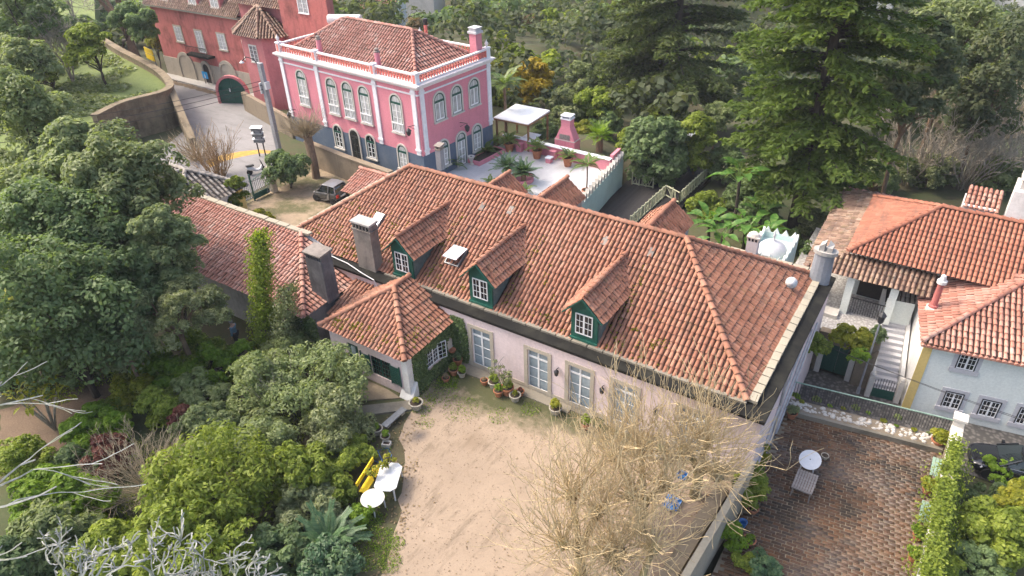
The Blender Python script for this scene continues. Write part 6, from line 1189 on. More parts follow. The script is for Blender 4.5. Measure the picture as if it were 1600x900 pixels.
# ---- pollarded plane trees in the courtyard
def pollard(label, base, heads, seed, nsh, Ls):
    rng = np.random.default_rng(seed); o = thing('pollard_tree', label, 'tree', base, 0, 'pollarded trees in the courtyard'); tr = MB(); sh = MB(); B = np.array(base, float)
    fork = np.array([0, 0, 1.5]); tr.tube([(0, 0, -.2), (.03, .05, .8), fork], [.26, .2, .22], 9)
    for h in heads:
        h = np.array(h, float); mid = (fork+h)/2+np.array([0, 0, .25]); tr.tube([fork, mid, h], [.17, .12, .12], 7)
        tr.lathe([(0, -.2), (.2, -.12), (.27, .05), (.2, .22), (0, .28)], 8, h)
        for q in range(4): a = rng.uniform(0, 6.28); tr.lathe([(0, -.1), (.1, 0), (0, .12)], 6, h+np.array([math.cos(a)*.2, math.sin(a)*.2, rng.uniform(-.1, .2)]))
        for q in range(nsh):
            a = rng.uniform(0, 6.283); el = rng.uniform(-.3, 1.35); d = np.array([math.cos(a)*math.cos(el), math.sin(a)*math.cos(el), math.sin(el)]); L = Ls*rng.uniform(.35, 1.1)*(.75+.35*math.sin(max(0, el)))
            grow(sh, h+d*.15, d, L, .021, 1, rng, n=4, kids=(2, 4), spread=.5, up=.25, shrink=.5, rmin=.0095, wob=.17)
    tr.build('trunk', 'bark_plane', o, smooth=True); sh.build('shoots', 'bark_twig', o); return o
def hd(base, *pp): return [tuple(at(px, py, z)-Vector(base)) for px, py, z in pp]
b = at(905, 905, 0); pollard('pollarded bare tree with knobbly heads, nearest the camera in courtyard', b, hd(b, (893, 775, 2.9), (935, 800, 2.8), (880, 850, 2.6), (965, 860, 2.6)), 401, 66, 2.7)
b = at(1000, 830, 0); pollard('pollarded bare tree in middle, its tallest shoots crossing villa eaves', b, hd(b, (1002, 700, 2.9), (960, 715, 2.7), (1040, 760, 2.6), (985, 775, 2.5)), 402, 70, 3.1)
b = at(1085, 775, 0); pollard('pollarded bare tree beside dividing wall and villa corner', b, hd(b, (1068, 705, 2.6), (1105, 690, 2.8), (1120, 745, 2.5)), 403, 66, 2.8)
b = at(985, 985, 0); pollard('pollarded bare tree at bottom edge with lowest spray of shoots', b, hd(b, (955, 872, 2.7), (1020, 858, 2.7), (905, 905, 2.4)), 404, 60, 2.4)
# ---- ivy
def ivy(name, label, fn, n, m, L, W, seed, base, cat='ivy', thick=.12):
    rng = np.random.default_rng(seed); P, N = fn(rng, n); V, F = cards(P-np.array(base)+N*(rng.random((len(P), 1))**2*thick+.02)+rng.normal(0, thick*.18, P.shape), unit(N+rng.normal(0, .45, P.shape)+np.array([0, 0, .2])), L*rng.uniform(.7, 1.3, len(P)), W*rng.uniform(.7, 1.3, len(P)), rng)
    o = thing(name, label, cat, base); link('foliage', np_mesh('foliage', V, F, np.clip(rng.normal(.5, .25, len(P)), 0, 1)), m, o); return o
def f_wall(rng, n):
    y = rng.uniform(19.5, 22.85, n); z = rng.uniform(0, 2.5, n); k_ = ~((y > 20.5) & (y < 21.78) & (z > .72) & (z < 1.92)) & ~((np.abs(y-22.42) < .28) & (z > .75) & (z < 1.6)); y, z = y[k_], z[k_]; return np.stack([np.full(len(y), -19.2), y, z], 1), np.repeat([[1., 0, 0]], len(y), 0)
ivy('wall_ivy', 'dark ivy sheet covering right wall of pink outbuilding', f_wall, 9000, 'leaf_deep', .11, .09, 1, (-19.2, 21, 0))
def f_cor(rng, n): x = rng.uniform(-19.2, -18.2, n); z = rng.uniform(0, 2.9, n); k_ = x < -18.2-.25*np.abs(z-1.2)+.2; return np.stack([x[k_], np.full(k_.sum(), 22.8), z[k_]], 1), np.repeat([[0, -1., 0]], k_.sum(), 0)
ivy('wall_ivy', 'dark ivy in corner between outbuilding and first french door', f_cor, 3000, 'leaf_deep', .11, .09, 2, (-18.7, 22.8, 0))
def f_col(base, H, r0, r1):
    def f(rng, n):
        t_ = rng.random(n); a = rng.uniform(0, 6.283, n); r = (r0+(r1-r0)*t_)*(.75+.3*np.sin(t_*19+a*2)+.25*np.sin(t_*47+a))*np.sqrt(np.clip((1.02-t_)*9, 0, 1)); d = np.stack([np.cos(a), np.sin(a), np.full(n, .2)], 1); return np.stack([base[0]+np.cos(a)*r+1.15*t_, base[1]+np.sin(a)*r+.75*t_, base[2]+t_*H], 1), unit(d)
    return f
b1 = tuple(at(413, 548, 0)); ivy('ivy_column', 'tall column of bright ivy rising in front of tiled wing', f_col(b1, 7.3, .42, .22), 7000, 'leaf_mid', .14, .10, 3, b1, thick=.5); ivc = bpy.data.objects['ivy_column']; MB().tube([(0, 0, -.2), (.5, .33, 3), (1.15, .75, 6.9)], [.2, .16, .1], 7).build('trunk', 'bark_brown', ivc)
b2 = tuple(at(437, 560, 0)); o_ = ivy('ivy_column', 'shorter brownish ivy-clad stump beside tall ivy column', f_col(b2, 4.6, .36, .34), 4200, 'leaf_olive', .13, .09, 4, b2, thick=.4); MB().tube([(0, 0, -.2), (1.1, .73, 4.5)], [.2, .15], 7).build('trunk', 'bark_brown', o_)
def f_tw(rng, n):
    y = rng.uniform(21.5, 29.6, n); s_ = rng.random(n); x = np.where(s_ < .4, 3.72+rng.uniform(-.28, .28, n), np.where(s_ < .75, 3.98, 3.42)); z = np.where(s_ < .4, -.06, rng.uniform(-2.2, 0, n)); N = np.where((s_ < .4)[:, None], np.array([[0, 0, 1.]]), np.where((s_ < .75)[:, None], np.array([[1., 0, .2]]), np.array([[-1., 0, .2]])))
    k_ = (z > -.9-.8*np.sin(y*2.1)) & ((x > 3.45) | (z > -.7)) & ((y < 27.8) | (x > 3.6)) & (np.abs(np.sin(y*.9+.6)) > .18); return np.stack([x, y, z], 1)[k_], N[k_]
ivy('wall_ivy', 'thick sunlit ivy over right terrace wall behind green benches', f_tw, 17000, 'leaf_mid', .13, .09, 5, (3.72, 25, -1), thick=.55)
def f_wing(rng, n): x = rng.uniform(-29, -25.4, n); z = rng.uniform(0, 2.5, n); return np.stack([x, np.full(n, 19.25), z], 1), np.repeat([[0, -1., 0]], n, 0)
ivy('wall_ivy', 'shaded ivy on wing wall below hip corner', f_wing, 5000, 'leaf_deep', .14, .10, 6, (-27, 19.2, 0))
# ---- palms and large-leaved plants
def frond_mesh(L, nl, lw, ll, droop, name='frond', vee=.5):
    V, F = [], []; pts = []
    for i in range(nl+1):
        t_ = i/nl; pts.append(np.array([0, L*t_*(1-.18*droop*t_), L*(.55*t_-droop*t_*t_)*.8]))
    for i in range(nl):     # stalk
        w_ = .02*(1-i/nl)+.006; k_ = len(V); V += [pts[i]+[-w_, 0, 0], pts[i]+[w_, 0, 0], pts[i+1]+[w_*.9, 0, 0], pts[i+1]+[-w_*.9, 0, 0]]; F.append((k_, k_+1, k_+2, k_+3))
    for i in range(2, nl+1):
        t_ = i/nl; l = ll*math.sin(min(1, t_*1.25+.12)*math.pi*.92)+.06
        for s_ in (-1, 1):
            p = pts[i]; tip = p+np.array([s_*l*.85, l*.55, l*(vee*.5-.25*t_-.15)]); k_ = len(V); mid = (p+tip)/2+np.array([0, 0, l*.06]); w_ = lw; V += [p, mid+np.array([0, w_, 0]), tip, mid-np.array([0, w_, 0])]; F.append((k_, k_+1, k_+2, k_+3))
    rn = np.random.default_rng(3).uniform(.2, .8, len(F)); return np_mesh(name, np.array(V), np.array(F), rn)
def palm(name, label, base, h, n, fm, m, seed, tr=.12, group=None, elev=(.1, 1.1), sc=1., bark='bark_brown', cat='palm'):
    rng = random.Random(seed); o = thing(name, label, cat, base, 0, group)
    if h > .15: MB().tube([(0, 0, -.1), (.03, 0, h*.5), (0, 0, h)], [tr*1.25, tr, tr*.95], 8).build('trunk', bark, o)
    if not fm.materials: fm.materials.append(MATS[m])
    for q in range(n):
        az = q*2.4+rng.uniform(-.2, .2); e = elev[0]+(elev[1]-elev[0])*(q/n)+rng.uniform(-.1, .1); f = link('frond', fm, None, o, (0, 0, h)); f.rotation_euler = (e-.35, 0, az); s_ = sc*rng.uniform(.85, 1.1); f.scale = (s_, s_, s_)
    return o
FA = frond_mesh(2.3, 26, .045, .6, .62); FB = frond_mesh(1.15, 20, .04, .32, .45); FC = frond_mesh(1.5, 24, .045, .36, .7); FD = frond_mesh(1.25, 24, .03, .28, .28)
p = at(788, 218, 0); palm('garden_palm', 'slender palm rising beside white canopy and pink house', (p.x-.2, p.y+.6, -.2), 5.0, 16, FA, 'leaf_palm', 1, .13)
p = at(931, 240, 0); palm('garden_palm', 'stocky sunlit fan palm beside pink barbecue', (p.x, p.y+.6, -.3), 1.6, 22, frond_mesh(1.5, 12, .05, .5, .3, vee=1.2), 'leaf_lime', 2, .3, elev=(-.2, 1.3))
for i_, (lb, px, py, z, h, n) in enumerate([('dark cycad on round pink planter, left one', 793, 277, .2, .9, 22), ('spreading cycad with pale centre on round pink planter, right one', 818, 282, .2, .7, 26)]): q = at(px, py, z); palm('terrace_cycad', lb, (q.x, q.y, z), h, n, FD, 'leaf_cycad', 10+i_, .2, None, (-.1, 1.25), 1.15, cat='cycad')
q = at(516, 858, 0); palm('garden_cycad', 'large dark cycad rosette at bottom beside courtyard edge', (q.x, q.y, 0), .45, 34, frond_mesh(1.35, 30, .026, .26, .35), 'leaf_cycad', 14, .22, None, (-.15, 1.2), 1.25, cat='cycad')
for i_, (lb, px, py, n, s_) in enumerate([('feathery palm fronds in pink planter bed, nearer clump', 757, 238, 14, 1.0), ('feathery palm fronds in pink planter bed, farther clump', 772, 224, 14, .95), ('low green palm clump at near end of terrace door', 708, 258, 14, .9), ('small palm sprouting behind first rear dormer', 766, 288, 9, .6), ('small yellowish palm between rear dormers', 820, 300, 9, .65)]): q = at(px, py, .25); palm('terrace_palm', lb, (q.x, q.y, .1), .25, n, FC, 'leaf_palm', 20+i_, .1, None, (.2, 1.2), s_)
# potted palms
def pot_mesh(r, h, name='pot'): return MB().lathe([(r*.68, 0), (r*.95, h*.86), (r*1.08, h*.86), (r*1.08, h), (r*.9, h), (r*.86, h*.88), (0, h*.88)], 16).mesh(name, smooth=False)
def potted(name, label, p, r, h, m='terracotta', group=None):
    o = thing(name, label, 'pot', p, 0, group); link('vessel', cached(('pot', r, h, m), lambda: pot_mesh(r, h)), m, o); link('soil', cached(('soil', r, h), lambda: MB().lathe([(r*.84, h*.9), (0, h*.92)], 12).mesh('soil')), 'soil', o); return o
for i_, (lb, px, py, th, n, s_, lb2) in enumerate([('terracotta pot near corner of pink parapet', 796, 236, .35, 14, .85, 'bushy palm in pot near corner of pink parapet'), ('terracotta pot in middle of pink parapet', 839, 247, .4, 13, .75, 'small upright palm in pot at middle of parapet'), ('terracotta pot before pink barbecue', 887, 259, .3, 12, .75, 'small palm in pot before barbecue'), ('terracotta pot against crenellated wall', 916, 308, 2.0, 11, .95, 'thin-stemmed palm in pot against crenellated wall')]):
    q = at(px, py, .02); potted('terrace_pot', lb, (q.x, q.y, .02), .42 if i_ < 3 else .36, .75 if i_ < 3 else .62, group='potted palms on the terrace'); palm('potted_palm', lb2, (q.x, q.y, .6), th, n, FC if i_ != 1 else FB, 'leaf_palm', 40+i_, .1 if th < 1 else .055, 'palms in pots', (.1, 1.2), s_*(1.35 if i_ == 1 else 1))
# strelitzias
def paddle_mesh(L, Wd):
    V, F = [], []; n = 8
    for i in range(n+1):
        t_ = i/n; y = L*(.42*t_ if t_ < 0 else t_); w_ = Wd*math.sin(math.pi*min(1, t_*.92+.06))*.5; z = .28*L*t_-.4*L*t_*t_
        V += [(-w_, y+.7, z+.55+w_*.35), (0, y+.7, z+.55), (w_, y+.7, z+.55+w_*.35)]
    for i in range(n): a = i*3; F += [(a, a+1, a+4, a+3), (a+1, a+2, a+5, a+4)]
    k_ = len(V); V += [(-.025, 0, 0), (.025, 0, 0), (.02, .72, .56), (-.02, .72, .56)]; F.append((k_, k_+1, k_+2, k_+3))
    return np_mesh('leaf', np.array(V), np.array(F), np.random.default_rng(2).uniform(.2, .9, len(F)))
PM_ = paddle_mesh(1.25, .52); PM_.materials.append(MATS['leaf_banana'])
for i_, (lb, px, py, z0, h, n, s_) in enumerate([('tall strelitzia with bare stem behind rear dormer', 1148, 330, -2.2, 4.6, 13, 1.1), ('leafy strelitzia clump beside rear dormer roof', 1105, 375, -2.2, 2.1, 15, 1.1), ('broad strelitzia clump left of small chimney', 1160, 385, -2.2, 2.3, 16, 1.15), ('strelitzia clump close behind villa eaves', 1125, 395, -2.2, 2.4, 13, 1.), ('small strelitzia beside domed turret', 1190, 402, -2.2, 3.0, 9, .9), ('shaded strelitzia clump before conifer foot', 1185, 355, -2.2, 1.6, 12, 1.)]):
    q = at(px, py, z0+h*.45); o = thing('strelitzia', lb, 'plant', (q.x, q.y, z0)); rr = random.Random(60+i_); MB().tube([(0, 0, -.2), (.08, 0, h*.5), (0, 0, h)], [.16, .12, .1], 7).build('stem', 'bark_dark', o)
    for k_ in range(n): f = link('leaf', PM_, None, o, (0, 0, h-rr.uniform(0, .4))); f.rotation_euler = (rr.uniform(-.5, .75), rr.uniform(-.25, .25), k_*2.4+rr.uniform(-.3, .3)); sc_ = s_*rr.uniform(.8, 1.15); f.scale = (sc_,)*3
# large fatsia-like rosettes at the left edge
def rosette(name, label, P, n, m, seed, s_, mesh):
    o = thing(name, label, 'plant', (P.x, P.y, float(gz(P.x, P.y)))); rr = random.Random(seed); h = P.z-o.location.z; mb = MB(); tips = []
    for k_ in range(7): a = k_*.9; t_ = (math.cos(a)*.9*s_*rr.uniform(.4, 1.2), math.sin(a)*.9*s_*rr.uniform(.4, 1.2), h+rr.uniform(-.5, .4)); tips.append(t_); mb.tube([(0, 0, 0), (t_[0]*.5, t_[1]*.5, h*.55), t_], [.07, .05, .03], 5)
    mb.build('stem', 'bark_pale', o)
    for t_ in tips:
        for k_ in range(n): f = link('leaf', mesh, None, o, t_); f.rotation_euler = (rr.uniform(-.6, .8), rr.uniform(-.3, .3), k_*2.4+rr.uniform(-.3, .3)); q_ = s_*rr.uniform(.7, 1.1)*.42; f.scale = (q_,)*3
PY_ = paddle_mesh(1.1, .42); PY_.materials.append(MATS['leaf_yellow'])
rosette('loquat_plant', 'yellow-green long-leaved plant at left edge, upper one', at(28, 470, 3.6), 9, 'leaf_yellow', 1, 1.25, PY_); rosette('loquat_plant', 'yellow-green long-leaved plant at left edge above path', at(38, 545, 2.8), 9, 'leaf_yellow', 2, 1.1, PY_); rosette('loquat_plant', 'yellow-green long-leaved plant on pale branches beside path', at(58, 618, 2.2), 9, 'leaf_yellow', 3, .95, PY_)
# ---- ground cover, grass, fallen leaves
def blades(name, label, cat, spots, m, seed, h=(.08, .2), w_=.03, up=0.):
    rng = np.random.default_rng(seed); P = []
    for (x, y, r, k_, z) in spots: a = rng.uniform(0, 6.283, k_); d = r*np.sqrt(rng.random(k_)); P.append(np.stack([x+d*np.cos(a), y+d*np.sin(a), np.full(k_, z)], 1))
    P = np.concatenate(P); hh = rng.uniform(*h, len(P)); P[:, 2] += hh*.4; N = unit(np.stack([rng.normal(size=len(P)), rng.normal(size=len(P)), rng.uniform(.1, .9, len(P))+up], 1)); T_ = np.stack([rng.normal(0, .5, len(P)), rng.normal(0, .5, len(P)), np.ones(len(P))*(1-.6*min(up, 1))], 1)
    V, F = cards(P, N, hh, w_, rng, T_, .1); o = link(name, np_mesh(name, V, F, rng.random(len(P))), m); tag(o, label, cat, kind='stuff'); return o
rg2 = random.Random(77); gsp = []
for (px, py, rr_, k_) in [(580, 815, .55, 500), (600, 845, .6, 500), (575, 870, .7, 600), (610, 880, .5, 350), (560, 835, .5, 400), (590, 780, .4, 160), (620, 850, .35, 160), (600, 700, .4, 120), (690, 612, .9, 500), (660, 632, .7, 400), (720, 640, .9, 260), (780, 650, .6, 160), (665, 660, .5, 120), (560, 690, .8, 300), (700, 595, .6, 500), (830, 640, .5, 160)]: q = at(px, py, 0); gsp.append((q.x, q.y, rr_, k_, .012))
blades('grass', 'short green grass at edges of earth courtyard', 'grass', gsp, 'leaf_lime', 7, (.05, .15), .03)
fsp = [(q.x, q.y, rg2.uniform(.6, 1.6), rg2.randint(120, 420), 0.) for q in [at(rg2.uniform(60, 560), rg2.uniform(560, 890), 0) for _ in range(60)]]; fsp = [f for f in fsp if not (-34 < f[0] < -26.5 and f[1] < 9)]
blades('undergrowth', 'mixed low undergrowth between garden shrubs', 'undergrowth', fsp, 'leaf_mid', 8, (.1, .32), .06)
lsp = [(rg2.uniform(-105, -62), rg2.uniform(24, 47), 1.3, 120, 2.85) for _ in range(330)]
from mathutils.geometry import intersect_point_tri_2d
def inpoly(x, y, poly):
    c_ = False
    for (x1, y1), (x2, y2) in zip(poly, poly[1:]+poly[:1]):
        if (y1 > y) != (y2 > y) and x < (x2-x1)*(y-y1)/(y2-y1)+x1: c_ = not c_
    return c_
LP_ = WL+[(-62, 20), (-75, 12), (-140, 20), (-140, 75)]
lsp = [s_ for s_ in lsp if all(inpoly(s_[0]+a*1.5, s_[1]+b_*1.5, LP_) for a, b_ in ((1, 0), (-1, 0), (0, 1), (0, -1)))]
blades('lawn_weeds', 'leafy bright weeds over raised lawn', 'weeds', lsp, 'leaf_pale', 9, (.25, .5), .26, up=1.2)
def scatter_leaves(name, label, spots, m, seed, s_=(.06, .13)):
    rng = np.random.default_rng(seed); P = np.array(spots); N = unit(np.stack([rng.normal(0, .25, len(P)), rng.normal(0, .25, len(P)), np.ones(len(P))], 1)); V, F = cards(P+np.array([0, 0, .012]), N, rng.uniform(*s_, len(P)), rng.uniform(*s_, len(P))*.7, rng); o = link(name, np_mesh(name, V, F, rng.random(len(P))), m); tag(o, label, 'leaves', kind='stuff')
lv = []
for _ in range(420):
    x, y = rg2.uniform(-18, -4.2), rg2.uniform(8, 22.5)
    if inpoly(x, y, cy) and (rg2.random() < .25 or x > -11): lv.append((x, y, .014))
scatter_leaves('fallen_leaves', 'scattered dry plane leaves on earth courtyard', lv, 'leaf_dry', 3)
gr = []
for _ in range(5200):
    x, y = rg2.uniform(-18.6, -4.2), rg2.uniform(6, 22.6)
    if inpoly(x, y, cy): gr.append((x, y, .016))
scatter_leaves('courtyard_grit', 'small stones and crumbs of earth on courtyard', gr, 'path_earth', 4, (.025, .07))
lv = [(x+rg2.gauss(0, .5), y+rg2.gauss(0, .5), .03) for x, y in cy[1:7] for _ in range(60)]
scatter_leaves('edge_litter', 'dead leaf litter along courtyard edge', lv, 'leaf_dry', 6, (.07, .15))
# ---- far woodland: three masses of trees over the valley side
def woodland(name, label, m, n, seed, test, rr=(2.0, 3.6), L=.6, W=.38, cov=1.0, nmax=55000):
    rng = np.random.default_rng(seed); cl, ra = [], []
    tries = 0
    while len(cl) < n*5 and tries < n*60:
        tries += 1; s_ = rng.uniform(64, 205); l = rng.uniform(-120, 120); x = -.559*s_+.829*l; y = .829*s_+.559*l
        dz = (np.array([x, y, float(gz(x, y))])-CAMP); zc_ = dz@CF
        if zc_ < 40: continue
        u, v = 800+FPX*(dz@CR)/zc_, 450-FPX*(dz@CU)/zc_
        if not (-60 < u < 1660 and -160 < v < 330) or not test(u, v, x, y, s_): continue
        r = rng.uniform(*rr); g = float(gz(x, y))
        for k_ in range(5): d = rng.normal(0, .55, 3)*r; cl.append((x+d[0], y+d[1], g+r*.95+abs(d[2])*.8)); ra.append(r*rng.uniform(.45, .75))
    me = crown_mesh(name, np.array(cl), np.array(ra), L, W, cov, rng, nmax=nmax, spread=.2); o = link(name, me, m); tag(o, label, 'woodland', kind='stuff')
def clear_spot(u, v, x, y, s_):
    if x < -49 and s_ < 90: return False
    if y < 60 and x > -36: return False
    if 495 < u < 720 and v < 62 : return v < -60
    if 640 < u < 760 and 40 < v < 105: return (x*7.3+y*3.1) % 5 < .8
    return True
woodland('evergreen_woodland', 'dense dull green evergreen woodland across valley', 'leaf_far', 420, 1, clear_spot)
woodland('grey_woodland', 'grey-brown leafless woodland patches across valley', 'leaf_dry', 45, 2, lambda u, v, x, y, s_: clear_spot(u, v, x, y, s_) and s_ > 78, (1.6, 2.8), .6, .12, .5, 40000)
woodland('pale_woodland', 'paler green scrub and trees across valley', 'leaf_mid', 110, 3, clear_spot, (1.4, 2.6), .5, .28, 1.0, 42000)
woodland('hillside_scrub', 'low dull green scrub covering valley side', 'leaf_far', 620, 4, lambda u, v, x, y, s_: not (x < -49 and s_ < 90) and not (y < 58 and x > -36), (.9, 1.7), .5, .3, .8, 42000)
woodland('far_evergreens', 'dark green evergreen trees far behind conifers', 'leaf_deep', 120, 5, lambda u, v, x, y, s_: clear_spot(u, v, x, y, s_) and s_ > 90, (2.2, 3.6), .6, .36, 1.1, 45000)
# ================================================================== courtyard furniture
def legs(o, pts, z, r, m, n=6):
    for p in pts: MB().tube([(p[0]*1.06, p[1]*1.06, 0), (p[0], p[1], z)], [r*.75, r], n).build('leg', m, o)
c4 = [at(597, 727, .72), at(626, 729, .72), at(615, 764, .72), at(588, 759, .72)]; ctr = sum(c4, Vector())/4
ct = Vector((ctr.x, ctr.y, 0)); WT = thing('garden_table', 'white oblong plastic table at courtyard edge with leafy sprigs over it', 'table', ct)
ax = ((c4[3]-c4[0])+(c4[2]-c4[1])).normalized(); ax.z = 0; ay = Vector((-ax.y, ax.x, 0)); L_, W_ = .78, .48
oc = [(L_, W_*.55), (L_*.75, W_), (-L_*.75, W_), (-L_, W_*.55), (-L_, -W_*.55), (-L_*.75, -W_), (L_*.75, -W_), (L_, -W_*.55)]; top_ = [tuple((ax*a+ay*b))[:2] for a, b in oc]
MB().prism(top_, .69, .72).build('top', 'white_plastic', WT); MB().prism([(p[0]*.93, p[1]*.93) for p in top_], .62, .69).build('apron', 'white_plastic', WT); legs(WT, [tuple(ax*a*.62+ay*b*.36)[:2] for a, b in ((1, 1), (1, -1), (-1, 1), (-1, -1))], .66, .045, 'white_plastic')
q = at(582, 778, .72); RT = thing('round_table', 'round cream plastic table in front of white oblong table', 'table', (q.x, q.y, 0)); MB().lathe([(.47, 0), (.5, .012), (.5, .035), (0, .038)], 28, (0, 0, .68)).build('top', 'cream_plastic', RT); MB().lathe([(.4, 0), (.4, .06)], 20, (0, 0, .62)).build('apron', 'cream_plastic', RT); legs(RT, [(.3, .3), (-.3, .3), (.3, -.3), (-.3, -.3)], .66, .04, 'white_plastic')
a, b = at(566, 770, .45), at(592, 728, .45); c_, d_ = at(556, 764, .8), at(580, 718, .8); mid = (a+b)/2; YB_ = thing('yellow_bench', 'bright yellow wooden bench half in bushes beside white table', 'bench', (mid.x, mid.y, 0)); YO = (mid.x, mid.y, 0)
MB().bar(a, b, .34, .05).build('seat', 'yellow_paint', YB_, YO); sh_ = (b-a).normalized(); nn = Vector((-sh_.y, sh_.x, 0)); MB().bar(a+nn*.22+Vector((0, 0, .38)), b+nn*.22+Vector((0, 0, .38)), .05, .24).build('backrest', 'yellow_paint', YB_, YO)
for p in (a.lerp(b, .12), a.lerp(b, .88)): MB().bar((p.x, p.y, .0), (p.x, p.y, .43), .26, .06).build('leg', 'wood_brown', YB_, YO); MB().bar((p.x+nn.x*.2, p.y+nn.y*.2, .1), (p.x+nn.x*.23, p.y+nn.y*.23, .9), .05).build('back_post', 'wood_brown', YB_, YO)
tree('table_sprig', 'yellow-green leafy sprig hanging over yellow bench and white table', 'plant', 605, 722, 1.0, 15, 9, 'leaf_yellow', (.13, .09), .5, 7, .6, 501, spread=.4); tree('table_sprig', 'small leafy sprig across middle of white table', 'plant', 583, 738, .9, 10, 14, 'leaf_yellow', (.12, .08), .4, 6, .5, 502, spread=.4)
q = at(561, 716, .2); WC = thing('watering_can', 'teal plastic watering can among bushes behind yellow bench', 'watering can', (q.x, q.y, 0)); MB().lathe([(.16, 0), (.17, .3), (.13, .34), (0, .34)], 12).build('body', 'bench_green', WC); MB().tube([(.14, 0, .1), (.35, 0, .35)], [.04, .02], 6).build('spout', 'bench_green', WC); MB().tube([(-.12, 0, .3), (-.2, 0, .45), (0, 0, .5), (.08, 0, .34)], .02, 5).build('handle', 'bench_green', WC)
tag(MB().tube([at(*p, .03) for p in ((575, 716), (600, 726), (612, 712), (606, 700), (590, 704), (598, 722))], .018, 5).build('garden_hose', 'blue_plastic'), 'thin blue garden hose looping on earth above white table', 'hose')
# pots in the courtyard
for lb, px, py, r, h, m, pl, pm in [('large round stone pot at outbuilding corner', 651, 638, .33, .42, 'pot_stone', .22, 'leaf_yellow'), ('pale round pot left of kerb', 590, 677, .27, .35, 'pot_stone', .2, 'leaf_lime'), ('terracotta pot right of pale pot by kerb', 603, 688, .22, .3, 'pot_stone', .25, 'leaf_lime'),
    ('small brown pot nearest first french door', 757, 600, .2, .28, 'terracotta', .12, 'leaf_dry'), ('mossy pot behind small brown pot', 772, 605, .28, .4, 'pot_stone', .35, 'leaf_mid'), ('terracotta pot with green plant between two doors', 779, 618, .24, .36, 'terracotta', .28, 'leaf_lime'), ('largest terracotta pot with bushy plant between two doors', 793, 615, .32, .45, 'terracotta', .38, 'leaf_mid'), ('grey stone pot left of second french door', 805, 625, .28, .36, 'pot_stone', .2, 'leaf_yellow'), ('brown pot close to second french door', 813, 617, .2, .28, 'terracotta', .15, 'leaf_red'),
    ('clay pot in ivy corner left of first french door', 709, 585, .24, .36, 'terracotta', .3, 'leaf_mid'), ('upper clay pot in ivy corner', 716, 572, .24, .5, 'terracotta', .3, 'leaf_deep'), ('green-filled pot right of ivy corner pots', 722, 588, .22, .3, 'pot_stone', .3, 'leaf_lime'), ('low pot under ivy wall', 697, 595, .2, .22, 'terracotta', .2, 'leaf_dry'), ('mossy pot right of second french door', 868, 645, .3, .36, 'pot_stone', .38, 'leaf_yellow'), ('pot hidden behind bare shoots near third door', 915, 668, .26, .34, 'terracotta', .35, 'leaf_mid'), ('white-rimmed pot under near villa corner', 1030, 715, .26, .34, 'pot_stone', .3, 'leaf_olive')]:
    q = at(px, py, .03); y_ = min(q.y, 22.45); o = potted('courtyard_pot', lb, (q.x, y_, .03), r, h, m, 'pots around the courtyard')
    rg3 = np.random.default_rng(int(px)); me = crown_mesh('plant', np.array([[0, 0, h+pl*.5], [pl*.3, 0, h+pl*.4], [-.2*pl, .3*pl, h+pl*.6]]), np.array([pl*.7, pl*.5, pl*.5]), .10, .05, 1.2, rg3, spread=.3); link('plant', me, pm, o)
q = at(787, 605, .4); bare('rose_bush', 'spindly dark-leaved rose in pots between french doors', 'plant', (q.x, min(q.y, 22.4), .35), [(-.3, -.1, 1), (.35, -.1, 1), (0, -.2, 1)], .75, .016, 2, 'bark_dark', 511, rmin=.008); ro = bpy.data.objects['rose_bush']; rg3 = np.random.default_rng(6); link('leaves', crown_mesh('leaves', rg3.uniform([-.6, -.4, .5], [.6, .2, 1.5], (14, 3)), np.full(14, .13), .1, .07, .5, rg3, spread=.4), 'leaf_olive', ro)
q = at(604, 694, .1); TRG = thing('small_trough', 'little pale square trough on earth below kerb', 'pot', (q.x, q.y, 0), .4); MB().box(-.2, .2, -.14, .14, 0, .06).box(-.2, -.16, -.14, .14, .06, .2).box(.16, .2, -.14, .14, .06, .2).box(-.16, .16, -.14, -.1, .06, .2).box(-.16, .16, .1, .14, .06, .2).build('shell', 'stone_light', TRG); MB().box(-.16, .16, -.1, .1, .06, .14).build('soil', 'soil', TRG)
a, b = at(600, 668, .2), at(632, 640, .2); SB2 = thing('slate_bench', 'long dark slate slab laid along kerb by outbuilding', 'bench', ((a.x+b.x)/2, (a.y+b.y)/2, .1)); SBO = tuple(SB2.location); MB().bar((a.x, a.y, .28), (b.x, b.y, .28), .34, .06).build('slab', 'iron_grey', SB2, SBO)
for t_ in (.15, .85): p = a.lerp(b, t_); MB().box(p.x-.12, p.x+.12, p.y-.12, p.y+.12, .1, .25).build('support', 'stone', SB2, SBO)
